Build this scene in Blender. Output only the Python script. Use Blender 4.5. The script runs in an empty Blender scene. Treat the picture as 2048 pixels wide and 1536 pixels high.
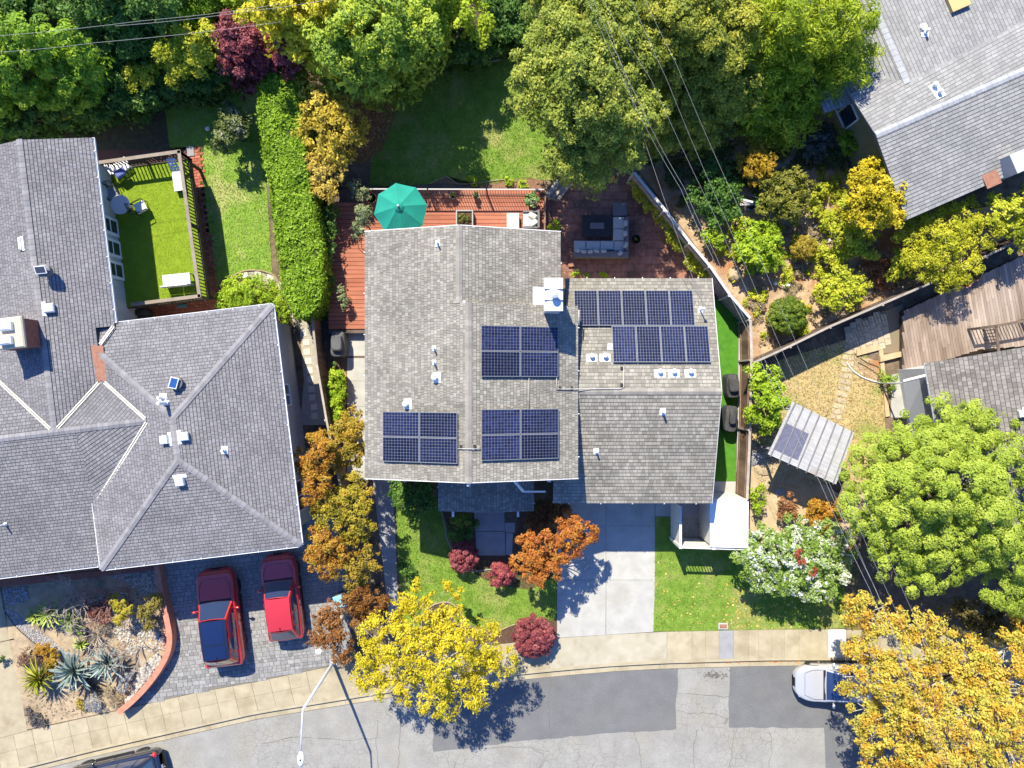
import bpy, math, random
import numpy as np
from mathutils import Vector, Matrix

# ------------------------------------------------------------------ camera, sky, sun, exposure
SC = bpy.context.scene
COL = SC.collection
S = 0.025            # metres on the ground per photograph pixel
H = 36.56            # height of the drone above the street
cam_d = bpy.data.cameras.new('drone_camera')
cam = bpy.data.objects.new('drone_camera', cam_d)
COL.objects.link(cam)
cam.location = (0, 0, H)
cam.rotation_euler = (0, 0, 0)
cam_d.sensor_fit = 'HORIZONTAL'
cam_d.angle = 2 * math.atan(1024 * S / H)
cam_d.clip_end = 2000
SC.camera = cam
SC.render.resolution_x, SC.render.resolution_y = 1024, 768

SUN_EL = math.radians(48)
SH = Vector((0.372, -0.928, 0)).normalized()          # the way shadows fall
wd = bpy.data.worlds.new('World')
SC.world = wd
wd.use_nodes = True
wn = wd.node_tree.nodes
sky = wn.new('ShaderNodeTexSky')
sky.sky_type = 'NISHITA'
sky.sun_disc = False
sky.sun_elevation = SUN_EL
sky.sun_rotation = math.atan2(-SH.x, -SH.y)
sky.air_density = 1.0
sky.dust_density = 0.3
sky.ozone_density = 2.5
hsv = wn.new('ShaderNodeHueSaturation'); hsv.inputs['Hue'].default_value = 0.515; hsv.inputs['Saturation'].default_value = 1.32      # deep clear autumn sky
wd.node_tree.links.new(sky.outputs[0], hsv.inputs['Color'])
wd.node_tree.links.new(hsv.outputs[0], wn['Background'].inputs[0])
wn['Background'].inputs[1].default_value = 0.145
sun_d = bpy.data.lights.new('sun', 'SUN')
sun_d.energy = 5.0
sun_d.angle = math.radians(0.5)
sun_d.color = (1.0, 0.925, 0.745)
sun = bpy.data.objects.new('sun', sun_d)
COL.objects.link(sun)
ldir = Vector((SH.x * math.cos(SUN_EL), SH.y * math.cos(SUN_EL), -math.sin(SUN_EL)))
sun.rotation_euler = ldir.to_track_quat('-Z', 'Y').to_euler()
sun.location = (-20, 40, 60)
SC.view_settings.view_transform = 'Standard'
SC.view_settings.look = 'None'
SC.view_settings.gamma = 1
SC.view_settings.use_curve_mapping = False
SC.view_settings.exposure = 1.0
SC.render.engine = 'CYCLES'
SC.cycles.max_bounces = 6
SC.cycles.diffuse_bounces = 3
SC.cycles.transparent_max_bounces = 8
SC.cycles.use_denoising = True

random.seed(7)
RNG = np.random.default_rng(11)
R = random.uniform

# ------------------------------------------------------------------ helpers: places
def W(px, py, h=0.0):
    """point at height h that the photograph shows at pixel px, py"""
    f = S * (H - h) / H
    return Vector(((px - 1024) * f, (768 - py) * f, h))
def PX(d, h=0.0):
    return d * S * (H - h) / H
def G(px, py, z=0.0):
    """ground position seen at pixel px, py, lifted to z"""
    v = W(px, py, 0); v.z = z
    return v

# ------------------------------------------------------------------ helpers: materials
def mat(name, c1, c2=None, scale=2.0, detail=8.0, rough=0.85, spec=0.3, bump=0.0, bscale=None,
        rnd=0.0, tint=0.0, metal=0.0, coat=0.0, c3=None, s3=0.35, t3=(0.48, 0.62), stretch=None, nrough=0.6, warp=0.0):
    m = bpy.data.materials.get(name)
    if m: return m
    m = bpy.data.materials.new(name); m.use_nodes = True
    nt = m.node_tree; N = nt.nodes; L = nt.links
    b = N['Principled BSDF']
    b.inputs['Roughness'].default_value = rough
    b.inputs['Specular IOR Level'].default_value = spec
    b.inputs['Metallic'].default_value = metal
    b.inputs['Coat Weight'].default_value = coat
    if coat: b.inputs['Coat Roughness'].default_value = 0.06
    geo = N.new('ShaderNodeNewGeometry')
    pos = geo.outputs['Position']
    if stretch:
        mp = N.new('ShaderNodeMapping'); mp.inputs['Scale'].default_value = stretch[:3]
        if len(stretch) > 3: mp.inputs['Rotation'].default_value = (0, 0, stretch[3])
        mp.vector_type = 'TEXTURE' if False else 'POINT'
        L.new(pos, mp.inputs[0]); pos = mp.outputs[0]
    def noise(sc, det, ro=nrough):
        n = N.new('ShaderNodeTexNoise'); n.inputs['Scale'].default_value = sc
        n.inputs['Detail'].default_value = det; n.inputs['Roughness'].default_value = ro
        n.inputs['Distortion'].default_value = warp
        L.new(pos, n.inputs['Vector']); return n.outputs['Fac']
    col = None
    if c2 is not None:
        r = N.new('ShaderNodeValToRGB')
        r.color_ramp.elements[0].position = 0.32; r.color_ramp.elements[1].position = 0.68
        r.color_ramp.elements[0].color = (*c1, 1); r.color_ramp.elements[1].color = (*c2, 1)
        L.new(noise(scale, detail), r.inputs[0]); col = r.outputs[0]
        if c3 is not None:
            mx = N.new('ShaderNodeMix'); mx.data_type = 'RGBA'
            mr = N.new('ShaderNodeMapRange'); mr.inputs[1].default_value = t3[0]; mr.inputs[2].default_value = t3[1]
            L.new(noise(s3, 5), mr.inputs[0]); L.new(mr.outputs[0], mx.inputs[0])
            L.new(col, mx.inputs[6]); mx.inputs[7].default_value = (*c3, 1); col = mx.outputs[2]
    if rnd or tint:
        hs = N.new('ShaderNodeHueSaturation')
        if col is not None: L.new(col, hs.inputs['Color'])
        else: hs.inputs['Color'].default_value = (*c1, 1)
        val = None
        if rnd:
            oi = N.new('ShaderNodeObjectInfo'); mr = N.new('ShaderNodeMapRange')
            mr.inputs[3].default_value = 1 - rnd; mr.inputs[4].default_value = 1 + rnd
            L.new(oi.outputs['Random'], mr.inputs[0]); val = mr.outputs[0]
        if tint:
            at = N.new('ShaderNodeAttribute'); at.attribute_name = 'tint'; mr = N.new('ShaderNodeMapRange')
            mr.inputs[3].default_value = 1 - tint; mr.inputs[4].default_value = 1 + tint
            L.new(at.outputs['Fac'], mr.inputs[0])
            if val is None: val = mr.outputs[0]
            else:
                mu = N.new('ShaderNodeMath'); mu.operation = 'MULTIPLY'
                L.new(val, mu.inputs[0]); L.new(mr.outputs[0], mu.inputs[1]); val = mu.outputs[0]
        L.new(val, hs.inputs['Value']); col = hs.outputs['Color']
    if col is not None: L.new(col, b.inputs['Base Color'])
    else: b.inputs['Base Color'].default_value = (*c1, 1)
    if bump:
        bp = N.new('ShaderNodeBump'); bp.inputs['Strength'].default_value = min(1, bump); bp.inputs['Distance'].default_value = 0.02 * max(1, bump)
        L.new(noise(bscale or scale * 4, 6), bp.inputs['Height']); L.new(bp.outputs[0], b.inputs['Normal'])
    return m

def leafmat(name, cols, trans=0.35, rough=0.55):
    """leaf colours picked leaf by leaf from a row of colours"""
    m = bpy.data.materials.get(name)
    if m: return m
    m = bpy.data.materials.new(name); m.use_nodes = True
    nt = m.node_tree; N = nt.nodes; L = nt.links
    b = N['Principled BSDF']; out = N['Material Output']
    at = N.new('ShaderNodeAttribute'); at.attribute_name = 'tint'
    r = N.new('ShaderNodeValToRGB')
    e = r.color_ramp.elements
    while len(e) < len(cols): e.new(0.5)
    for i, c in enumerate(cols):
        e[i].position = i / (len(cols) - 1); e[i].color = (*c, 1)
    L.new(at.outputs['Fac'], r.inputs[0])
    L.new(r.outputs[0], b.inputs['Base Color'])
    b.inputs['Roughness'].default_value = rough
    b.inputs['Specular IOR Level'].default_value = 0.25
    t = N.new('ShaderNodeBsdfTranslucent'); L.new(r.outputs[0], t.inputs[0])
    mx = N.new('ShaderNodeMixShader'); mx.inputs[0].default_value = trans
    L.new(b.outputs[0], mx.inputs[1]); L.new(t.outputs[0], mx.inputs[2]); L.new(mx.outputs[0], out.inputs[0])
    return m

def glassmat(name, c=(0.02, 0.03, 0.04), rough=0.04):
    return mat(name, c, rough=rough, spec=0.9, coat=1.0)

# ------------------------------------------------------------------ helpers: meshes
class MB:
    def __init__(s):
        s.v = []; s.f = []; s.t = []; s.smooth = False
    def add(s, vs, fs, tint=None):
        o = len(s.v)
        s.v += [tuple(p) for p in vs]
        t = random.random() if tint is None else tint
        for f in fs:
            s.f.append(tuple(o + i for i in f)); s.t.append(t)
        return s
    def box(s, x0, x1, y0, y1, z0, z1, tint=None):
        return s.add([(x0,y0,z0),(x1,y0,z0),(x1,y1,z0),(x0,y1,z0),(x0,y0,z1),(x1,y0,z1),(x1,y1,z1),(x0,y1,z1)],
              [(3,2,1,0),(4,5,6,7),(0,1,5,4),(1,2,6,5),(2,3,7,6),(3,0,4,7)], tint)
    def cbox(s, c, sx, sy, sz, rz=0.0, tint=None):
        """box standing on c (bottom centre), turned by rz"""
        ca, sa = math.cos(rz), math.sin(rz); P = []
        for z in (0, sz):
            for (x, y) in ((-sx/2,-sy/2),(sx/2,-sy/2),(sx/2,sy/2),(-sx/2,sy/2)):
                P.append((c[0]+x*ca-y*sa, c[1]+x*sa+y*ca, c[2]+z))
        return s.add(P, [(3,2,1,0),(4,5,6,7),(0,1,5,4),(1,2,6,5),(2,3,7,6),(3,0,4,7)], tint)
    def bbox(s, c, sx, sy, sz, rz=0.0, b=0.02, tint=None):
        """box with its top edges bevelled"""
        ca, sa = math.cos(rz), math.sin(rz); P = []
        for z, i in ((0, 0), (sz - b, 0), (sz, b)):
            for (x, y) in ((-1,-1),(1,-1),(1,1),(-1,1)):
                X, Y = x*(sx/2-i), y*(sy/2-i)
                P.append((c[0]+X*ca-Y*sa, c[1]+X*sa+Y*ca, c[2]+z))
        F = [(3,2,1,0),(8,9,10,11)]
        for k in (0, 4):
            for i in range(4):
                j = (i+1) % 4; F.append((k+i, k+j, k+4+j, k+4+i))
        return s.add(P, F, tint)
    def beam(s, p, q, w, h, up=(0,0,1), tint=None):
        p = Vector(p); q = Vector(q); d = (q-p).normalized(); u = Vector(up)
        if abs(d.dot(u)) > 0.98: u = Vector((1,0,0))
        sd = d.cross(u).normalized() * (w/2); u = sd.cross(d).normalized() * (h/2)
        P = [p-sd-u, p+sd-u, p+sd+u, p-sd+u, q-sd-u, q+sd-u, q+sd+u, q-sd+u]
        return s.add(P, [(0,1,2,3),(7,6,5,4),(0,4,5,1),(1,5,6,2),(2,6,7,3),(3,7,4,0)], tint)
    def prism(s, poly, z0, z1, tint=None):
        n = len(poly)
        a = sum(poly[i][0]*poly[(i+1)%n][1]-poly[(i+1)%n][0]*poly[i][1] for i in range(n))
        if a < 0: poly = poly[::-1]
        P = [(p[0],p[1],z0) for p in poly] + [(p[0],p[1],z1) for p in poly]
        F = [tuple(range(n-1,-1,-1)), tuple(range(n,2*n))] + [(i,(i+1)%n,n+(i+1)%n,n+i) for i in range(n)]
        return s.add(P, F, tint)
    def sheet(s, poly, z, tint=None):
        n = len(poly)
        a = sum(poly[i][0]*poly[(i+1)%n][1]-poly[(i+1)%n][0]*poly[i][1] for i in range(n))
        if a < 0: poly = poly[::-1]
        return s.add([(p[0],p[1],z) for p in poly], [tuple(range(n))], tint)
    def tube(s, pts, r, n=6, cap=True, tint=None):
        pts = [Vector(p) for p in pts]; m = len(pts)
        rs = r if isinstance(r, (list, tuple)) else [r]*m
        P = []; F = []; t = random.random() if tint is None else tint
        prev = None
        for i, p in enumerate(pts):
            d = (pts[min(i+1,m-1)] - pts[max(i-1,0)]).normalized()
            u = prev if prev is not None else (Vector((0,0,1)) if abs(d.z) < 0.9 else Vector((1,0,0)))
            a = d.cross(u)
            if a.length < 1e-5: a = d.orthogonal()
            a.normalize(); bb = a.cross(d).normalized(); prev = bb
            for k in range(n):
                an = 2*math.pi*k/n
                P.append(p + (a*math.cos(an) + bb*math.sin(an))*rs[i])
        for i in range(m-1):
            for k in range(n):
                k2 = (k+1) % n
                F.append((i*n+k, i*n+k2, (i+1)*n+k2, (i+1)*n+k))
        if cap:
            F.append(tuple(range(n-1,-1,-1))); F.append(tuple((m-1)*n+k for k in range(n)))
        return s.add(P, F, t)
    def lathe(s, c, prof, n=16, tint=None, sx=1, sy=1, rz=0):
        P = []; F = []; m = len(prof); ca, sa = math.cos(rz), math.sin(rz)
        for r, z in prof:
            for k in range(n):
                a = 2*math.pi*k/n; x = r*math.cos(a)*sx; y = r*math.sin(a)*sy
                P.append((c[0]+x*ca-y*sa, c[1]+x*sa+y*ca, c[2]+z))
        for i in range(m-1):
            for k in range(n):
                k2 = (k+1) % n
                F.append((i*n+k, i*n+k2, (i+1)*n+k2, (i+1)*n+k))
        F.append(tuple(range(n-1,-1,-1))); F.append(tuple((m-1)*n+k for k in range(n)))
        return s.add(P, F, tint)
    def blob(s, c, rx, ry, rz, n=10, m=6, jit=0.15, zmin=-1.0, tint=None):
        P = []; F = []
        for i in range(m+1):
            th = math.pi*i/m
            for k in range(n):
                a = 2*math.pi*k/n; q = 1 + R(-jit, jit)
                P.append((c[0]+rx*math.sin(th)*math.cos(a)*q, c[1]+ry*math.sin(th)*math.sin(a)*q, c[2]+max(zmin, math.cos(th))*rz*q))
        for i in range(m):
            for k in range(n):
                k2 = (k+1) % n
                F.append((i*n+k, (i+1)*n+k, (i+1)*n+k2, i*n+k2))
        return s.add(P, F, tint)
    def mesh(s, name, origin=(0,0,0)):
        me = bpy.data.meshes.new(name)
        ox, oy, oz = origin
        me.from_pydata([(x-ox,y-oy,z-oz) for x,y,z in s.v], [], s.f)
        a = me.attributes.new('tint', 'FLOAT', 'FACE')
        a.data.foreach_set('value', s.t)
        if s.smooth:
            me.polygons.foreach_set('use_smooth', [True]*len(me.polygons))
        me.update()
        return me

WL = {}
def tag(o, label=None, cat=None, group=None, kind=None):
    if label: o['label'] = label
    if cat: o['category'] = cat
    if group: o['group'] = group
    if kind: o['kind'] = kind
    return o
def thing(name, label, cat, loc, group=None):
    o = bpy.data.objects.new(name, None); COL.objects.link(o)
    o.location = loc; o.empty_display_size = 0.3
    WL[o] = Vector(loc)
    return tag(o, label, cat, group)
def part(name, mb, m, parent, kind=None, label=None, smooth=None):
    """mesh in world coordinates, hung on its parent"""
    if smooth is not None: mb.smooth = smooth
    org = WL[parent]
    o = bpy.data.objects.new(name, mb.mesh(name, org))
    if m is not None: o.data.materials.append(m)
    COL.objects.link(o); o.parent = parent; WL[o] = Vector(org)
    if kind: o['kind'] = kind
    if label: o['label'] = label
    return o
def single(name, mb, m, label, cat, loc=None, group=None, kind=None, smooth=None):
    """a thing that is one mesh"""
    if smooth is not None: mb.smooth = smooth
    if loc is None:
        a = np.array(mb.v); loc = ((a[:,0].min()+a[:,0].max())/2, (a[:,1].min()+a[:,1].max())/2, a[:,2].min())
    o = bpy.data.objects.new(name, mb.mesh(name, loc))
    o.data.materials.append(m); COL.objects.link(o); o.location = loc; WL[o] = Vector(loc)
    return tag(o, label, cat, group, kind)
def struct(name, mb, m, kind='structure', parent=None, smooth=None):
    if smooth is not None: mb.smooth = smooth
    o = bpy.data.objects.new(name, mb.mesh(name))
    o.data.materials.append(m); COL.objects.link(o); o['kind'] = kind; WL[o] = Vector((0,0,0))
    if parent: o.parent = parent
    return o
def inst(name, me, parent, mtx):
    """another piece that shares a mesh; mtx in the parent's frame"""
    o = bpy.data.objects.new(name, me); COL.objects.link(o)
    o.parent = parent; o.matrix_local = mtx
    WL[o] = WL[parent]
    return o
def locm(x, y, z, rz=0.0, sc=None):
    m = Matrix.Translation((x, y, z)) @ Matrix.Rotation(rz, 4, 'Z')
    if sc: m = m @ Matrix.Diagonal((*sc, 1))
    return m
def copy_tree(o, parent=None):
    c = o.copy(); COL.objects.link(c); c.parent = parent
    for ch in list(o.children): copy_tree(ch, c)
    return c

def gp(pts, z=None):
    return [(G(x, y).x, G(x, y).y) for x, y in pts]
def smoothline(pts, n=6):
    """Catmull-Rom through pixel or world points"""
    out = []; P = [pts[0]] + list(pts) + [pts[-1]]
    for i in range(1, len(P)-2):
        p0, p1, p2, p3 = P[i-1], P[i], P[i+1], P[i+2]
        for k in range(n):
            t = k/n
            out.append(tuple(0.5*((2*p1[j])+(-p0[j]+p2[j])*t+(2*p0[j]-5*p1[j]+4*p2[j]-p3[j])*t*t+(-p0[j]+3*p1[j]-3*p2[j]+p3[j])*t**3) for j in range(len(p1))))
    out.append(tuple(pts[-1])); return out
def inpoly(x, y, poly):
    c = False; n = len(poly); j = n-1
    for i in range(n):
        xi, yi = poly[i]; xj, yj = poly[j]
        if (yi > y) != (yj > y) and x < (xj-xi)*(y-yi)/(yj-yi)+xi: c = not c
        j = i
    return c
def inpoly_np(X, Y, poly):
    c = np.zeros(len(X), bool); n = len(poly); j = n-1
    for i in range(n):
        xi, yi = poly[i]; xj, yj = poly[j]
        if yi != yj:
            k = ((yi > Y) != (yj > Y)) & (X < (xj-xi)*(Y-yi)/(yj-yi)+xi)
            c ^= k
        j = i
    return c
def clip_poly(poly, conv):
    """clip a 2-D polygon to a convex counter-clockwise one"""
    out = poly
    n = len(conv)
    for i in range(n):
        a = conv[i]; b = conv[(i+1) % n]
        nx, ny = -(b[1]-a[1]), b[0]-a[0]
        inp = out; out = []
        if not inp: return []
        for k in range(len(inp)):
            p = inp[k]; q = inp[(k+1) % len(inp)]
            dp = (p[0]-a[0])*nx+(p[1]-a[1])*ny; dq = (q[0]-a[0])*nx+(q[1]-a[1])*ny
            if dp >= 0: out.append(p)
            if (dp >= 0) != (dq >= 0):
                t = dp/(dp-dq); out.append((p[0]+(q[0]-p[0])*t, p[1]+(q[1]-p[1])*t))
    return out

# ------------------------------------------------------------------ helpers: leaves
def quads_mesh(name, V, tint, smooth=False, tri=False):
    """V: (n,4,3) leaf corners"""
    k = 3 if tri else 4
    n = len(V)
    me = bpy.data.meshes.new(name)
    me.vertices.add(n*k); me.vertices.foreach_set('co', V.astype(np.float32).ravel())
    me.loops.add(n*k); me.loops.foreach_set('vertex_index', np.arange(n*k, dtype=np.int32))
    me.polygons.add(n)
    me.polygons.foreach_set('loop_start', np.arange(0, n*k, k, dtype=np.int32))
    me.polygons.foreach_set('loop_total', np.full(n, k, dtype=np.int32))
    a = me.attributes.new('tint', 'FLOAT', 'FACE'); a.data.foreach_set('value', tint.astype(np.float32))
    me.update(calc_edges=True)
    return me
def field(X, Y, f0, f1, n=14):
    """smooth random field, about -1 to 1"""
    o = np.zeros(len(X))
    for _ in range(n):
        k = RNG.uniform(f0,f1); a = RNG.uniform(0,6.283); o += np.sin(k*(X*np.cos(a)+Y*np.sin(a))+RNG.uniform(0,6.283))
    return o/math.sqrt(n)
def unit(a):
    return a / np.maximum(np.linalg.norm(a, axis=1, keepdims=True), 1e-9)
def leaves(C, nrm, size, aspect=0.55, up=0.8, jit=0.55):
    """diamond leaves at C, faces roughly towards nrm"""
    n = len(C)
    d = unit(nrm + RNG.normal(0, jit, (n,3)) + np.array([0,0,up]))
    a = unit(np.cross(d, RNG.normal(0,1,(n,3))))
    b = np.cross(d, a)
    L = (size * np.clip(RNG.lognormal(-0.04, 0.32, n), 0.45, 2.0))[:,None]
    w = L*aspect
    V = np.stack([C - a*L*0.5, C + b*w*0.5 - a*L*0.05, C + a*L*0.5 - d*L*0.12, C - b*w*0.5 - a*L*0.05], axis=1)
    return V
def crown_points(blobs, clump, dens, leaf, fill=0.25, zcut=-0.25, ball=False, gap=0.0):
    """leaf centres, normals and tints for a crown of world blobs (x,y,z,rx,ry,rz)"""
    CC = []; NN = []; TT = []
    for (x,y,z,rx,ry,rz) in blobs:
        area = math.pi*rx*ry
        nc = max(5, int((2.1 if ball else 2.6)*area/(math.pi*clump*clump)))
        u = unit(RNG.normal(0,1,(nc*3,3)))
        u = u[u[:,2] > zcut][:nc]
        rad = np.where(RNG.random(len(u)) < fill, RNG.uniform(0.35,0.8,len(u)), RNG.uniform(0.82,1.08,len(u)))
        c = u*rad[:,None]*np.array([rx,ry,rz]) + np.array([x,y,z])
        if gap:
            k = RNG.random(len(c)) > gap; c = c[k]; u = u[k]
        cr = clump*RNG.uniform(0.55,1.35,len(c)); ct = RNG.random(len(c))
        per = max(6, int(1.25*dens*math.pi*clump*clump/(leaf*leaf*0.5)))
        for i in range(len(c)):
            n = int(per*(cr[i]/clump)**2) + 2
            q = unit(RNG.normal(0,1,(n,3)))
            if ball:
                q[:,2] = np.abs(q[:,2])*1.0 - 0.25*RNG.random(n)
                rr = cr[i]*RNG.uniform(0.8,1.05,n)
            else:
                rr = cr[i]*RNG.random(n)**0.45
            P = c[i] + q*rr[:,None]*np.array([1,1,0.75])
            CC.append(P); NN.append(q*(1.0 if ball else 0.5) + u[i]*0.5)
            TT.append(np.clip(0.6*ct[i] + 0.4*RNG.random(n) + RNG.normal(0,0.05,n), 0, 1))
    return np.concatenate(CC), np.concatenate(NN), np.concatenate(TT)

BARK = mat('bark', (0.10,0.075,0.055), (0.19,0.15,0.12), scale=9, rough=0.95, bump=1, bscale=25)
BARK_PALE = mat('pale_bark', (0.34,0.30,0.26), (0.5,0.46,0.41), scale=7, rough=0.9, bump=0.6)
NLEAF = [0]
def tree(name, label, cat, blobs, lm, leaf=0.15, clump=0.4, dens=2.2, fill=0.25, ball=False, group=None, trunk=None, tr=0.12,
         bark=None, flat=0.75, aspect=0.55, up=0.75, zcut=-0.25, gap=0.0, jit=0.55, limbs=True, base=0.0, foliage='crown', maxlimbs=14, twig=0.3, skirt=None):
    """blobs in pixels: (px, py, r_px, height of blob centre[, flatness])"""
    B = []
    for b in blobs:
        c = W(b[0], b[1], b[3]); r = PX(b[2], b[3])
        fz = b[4] if len(b) > 4 else flat
        B.append((c.x, c.y, c.z, r, r, min(r*fz, max(0.12, c.z-base-0.02))))
    A = np.array(B)
    if trunk is None:
        w = A[:,3]**2; tx, ty = (A[:,0]*w).sum()/w.sum(), (A[:,1]*w).sum()/w.sum()
    else:
        g = G(*trunk); tx, ty = g.x, g.y
    t = thing(name, label, cat, (tx, ty, base), group)
    C, Nn, T = crown_points(B, clump, dens, leaf, fill, zcut, ball, gap)
    k = C[:,2] > base+0.03
    C, Nn, T = C[k], Nn[k], T[k]
    V = leaves(C, Nn, leaf, aspect, 0.40 if ball else up, 0.35 if ball else jit)
    for f in (skirt or ()):          # lower storeys of the crown, coarser; added to thicken the shade cast
        B2 = [(x,y,base+(z-base)*f,rx*0.95,ry*0.95,max(rz,0.25*(z-base)*0.6)) for (x,y,z,rx,ry,rz) in B]
        C2, N2, T2 = crown_points(B2, clump*1.4, dens*0.42, leaf*1.7, 0.5, -0.6)
        k = C2[:,2] > base+0.03
        V = np.concatenate([V, leaves(C2[k], N2[k], leaf*1.7, aspect, 0.5, 0.6)]); T = np.concatenate([T, T2[k]])
    V[:,:,2] = np.maximum(V[:,:,2], base+0.01)
    NLEAF[0] += len(V)
    V = V - np.array([tx,ty,base])
    me = quads_mesh(foliage, V, T)
    me.materials.append(lm)
    o = bpy.data.objects.new(foliage, me); COL.objects.link(o); o.parent = t; WL[o] = Vector((tx,ty,base))
    if limbs:
        mb = MB(); bk = bark or BARK
        zc = max(base+0.25, float(A[:,2].min() - 0.5*A[:,5].min()))
        zc = min(zc, base + 0.55*(float(A[:,2].max())-base))
        mb.tube([(tx,ty,base-0.05),(tx+R(-.05,.05),ty+R(-.05,.05),(base+zc)/2),(tx,ty,zc)], [tr*1.25,tr,tr*0.85], 8)
        part('trunk', mb, bk, t, smooth=True)
        lb = MB()
        for b in sorted(B, key=lambda q: -q[3])[:maxlimbs]:
            e = Vector((b[0],b[1],b[2]-b[5]*0.1)); s0 = Vector((tx,ty,zc*R(0.8,1)))
            mid = (s0+e)/2 + Vector((R(-.2,.2),R(-.2,.2),R(-.3,.0)))*b[3]*0.6
            lb.tube([s0, mid, e], [tr*0.5, tr*0.3, tr*0.1], 5)
            for q in range(4):
                a = R(0, 6.28); k0 = R(0.3,0.9); st_ = mid.lerp(e,k0)
                e2 = Vector((b[0]+math.cos(a)*b[3]*0.85, b[1]+math.sin(a)*b[4]*0.85, b[2]+b[5]*R(-0.1,twig)))
                lb.tube([st_, (st_+e2)/2+Vector((R(-.1,.1),R(-.1,.1),0.05)), e2], [tr*0.16, tr*0.11, tr*0.05], 4)
        part('limb', lb, bk, t, smooth=True, kind='stuff')
    return t
# ------------------------------------------------------------------ materials of the place
M_SOIL = mat('soil', (0.10,0.07,0.045), (0.21,0.155,0.10), scale=2.2, rough=1, bump=1.5, bscale=14, c3=(0.07,0.055,0.04), s3=0.5)
M_DRYSOIL = mat('dry_soil', (0.30,0.21,0.125), (0.47,0.36,0.23), scale=2.5, rough=1, bump=1.5, bscale=12, c3=(0.30,0.13,0.05), s3=0.45, t3=(0.5,0.66))
M_SANDSOIL = mat('sandy_soil', (0.27,0.21,0.14), (0.42,0.33,0.22), scale=3, rough=1, bump=1.5, bscale=16, c3=(0.16,0.12,0.085), s3=0.7, t3=(0.5,0.7))
M_CONC = mat('concrete', (0.32,0.315,0.295), (0.40,0.395,0.37), scale=1.6, rough=0.9, bump=0.3, bscale=40, rnd=0.04, c3=(0.30,0.285,0.25), s3=0.6, t3=(0.55,0.75))
M_WALK = mat('sidewalk_concrete', (0.30,0.258,0.175), (0.385,0.335,0.235), scale=1.8, rough=0.92, bump=0.4, bscale=35, rnd=0.06, c3=(0.25,0.205,0.13), s3=0.8, t3=(0.52,0.72))
M_WALK2 = mat('pale_walk_concrete', (0.33,0.30,0.225), (0.40,0.37,0.29), scale=1.6, rough=0.92, bump=0.3, bscale=35, rnd=0.05, c3=(0.28,0.24,0.165), s3=0.9, t3=(0.52,0.7))
M_GREY = mat('grey_concrete', (0.23,0.23,0.24), (0.29,0.29,0.30), scale=2, rough=0.9, bump=0.4, bscale=40, rnd=0.06)
M_WHITEC = mat('new_concrete', (0.47,0.47,0.45), (0.53,0.53,0.51), scale=2, rough=0.9, rnd=0.03)
M_JOINT = mat('joint_dirt', (0.08,0.065,0.045), (0.14,0.11,0.08), scale=6, rough=1)

def asphalt(name, c1, c2, cell, cw, amt, c3):
    m = mat(name, c1, c2, scale=1.1, rough=0.95, spec=0.15, bump=0.5, bscale=60, c3=c3, s3=0.5, t3=(0.5,0.75))
    nt = m.node_tree; N = nt.nodes; L = nt.links; b = N['Principled BSDF']
    old = b.inputs['Base Color'].links[0].from_socket
    geo = N.new('ShaderNodeNewGeometry')
    nz = N.new('ShaderNodeTexNoise'); nz.inputs['Scale'].default_value = 1.3; nz.inputs['Detail'].default_value = 4
    L.new(geo.outputs['Position'], nz.inputs['Vector'])
    va = N.new('ShaderNodeVectorMath'); va.operation = 'MULTIPLY_ADD'; va.inputs[1].default_value = (0.35,0.35,0)
    L.new(nz.outputs['Color'], va.inputs[0]); L.new(geo.outputs['Position'], va.inputs[2])
    v = N.new('ShaderNodeTexVoronoi'); v.feature = 'DISTANCE_TO_EDGE'; v.inputs['Scale'].default_value = 1/cell
    L.new(va.outputs[0], v.inputs['Vector'])
    mr = N.new('ShaderNodeMapRange'); mr.inputs[1].default_value = cw*0.2; mr.inputs[2].default_value = cw; mr.inputs[3].default_value = 1; mr.inputs[4].default_value = 0
    L.new(v.outputs['Distance'], mr.inputs[0])
    n2 = N.new('ShaderNodeTexNoise'); n2.inputs['Scale'].default_value = 0.22; L.new(geo.outputs['Position'], n2.inputs['Vector'])
    m2 = N.new('ShaderNodeMapRange'); m2.inputs[1].default_value = 0.40; m2.inputs[2].default_value = 0.58; m2.inputs[4].default_value = amt
    L.new(n2.outputs['Fac'], m2.inputs[0])
    mu = N.new('ShaderNodeMath'); mu.operation = 'MULTIPLY'; L.new(mr.outputs[0], mu.inputs[0]); L.new(m2.outputs[0], mu.inputs[1])
    gr = N.new('ShaderNodeTexNoise'); gr.inputs['Scale'].default_value = 18; gr.inputs['Detail'].default_value = 3; L.new(geo.outputs['Position'], gr.inputs['Vector'])
    gm = N.new('ShaderNodeMapRange'); gm.inputs[1].default_value = 0.3; gm.inputs[2].default_value = 0.7; gm.inputs[3].default_value = 0.86; gm.inputs[4].default_value = 1.12
    L.new(gr.outputs['Fac'], gm.inputs[0])
    hs = N.new('ShaderNodeHueSaturation'); L.new(old, hs.inputs['Color']); L.new(gm.outputs[0], hs.inputs['Value'])
    mx = N.new('ShaderNodeMix'); mx.data_type = 'RGBA'; L.new(mu.outputs[0], mx.inputs[0]); L.new(hs.outputs[0], mx.inputs[6]); mx.inputs[7].default_value = (0.10,0.09,0.075,1)
    L.new(mx.outputs[2], b.inputs['Base Color'])
    return m
M_ROAD = asphalt('old_asphalt', (0.225,0.22,0.205), (0.285,0.28,0.26), 0.36, 0.035, 0.55, (0.25,0.235,0.20))
M_PATCH = asphalt('asphalt_patch', (0.125,0.127,0.13), (0.155,0.157,0.16), 3.5, 0.004, 0.5, (0.145,0.143,0.14))

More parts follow.
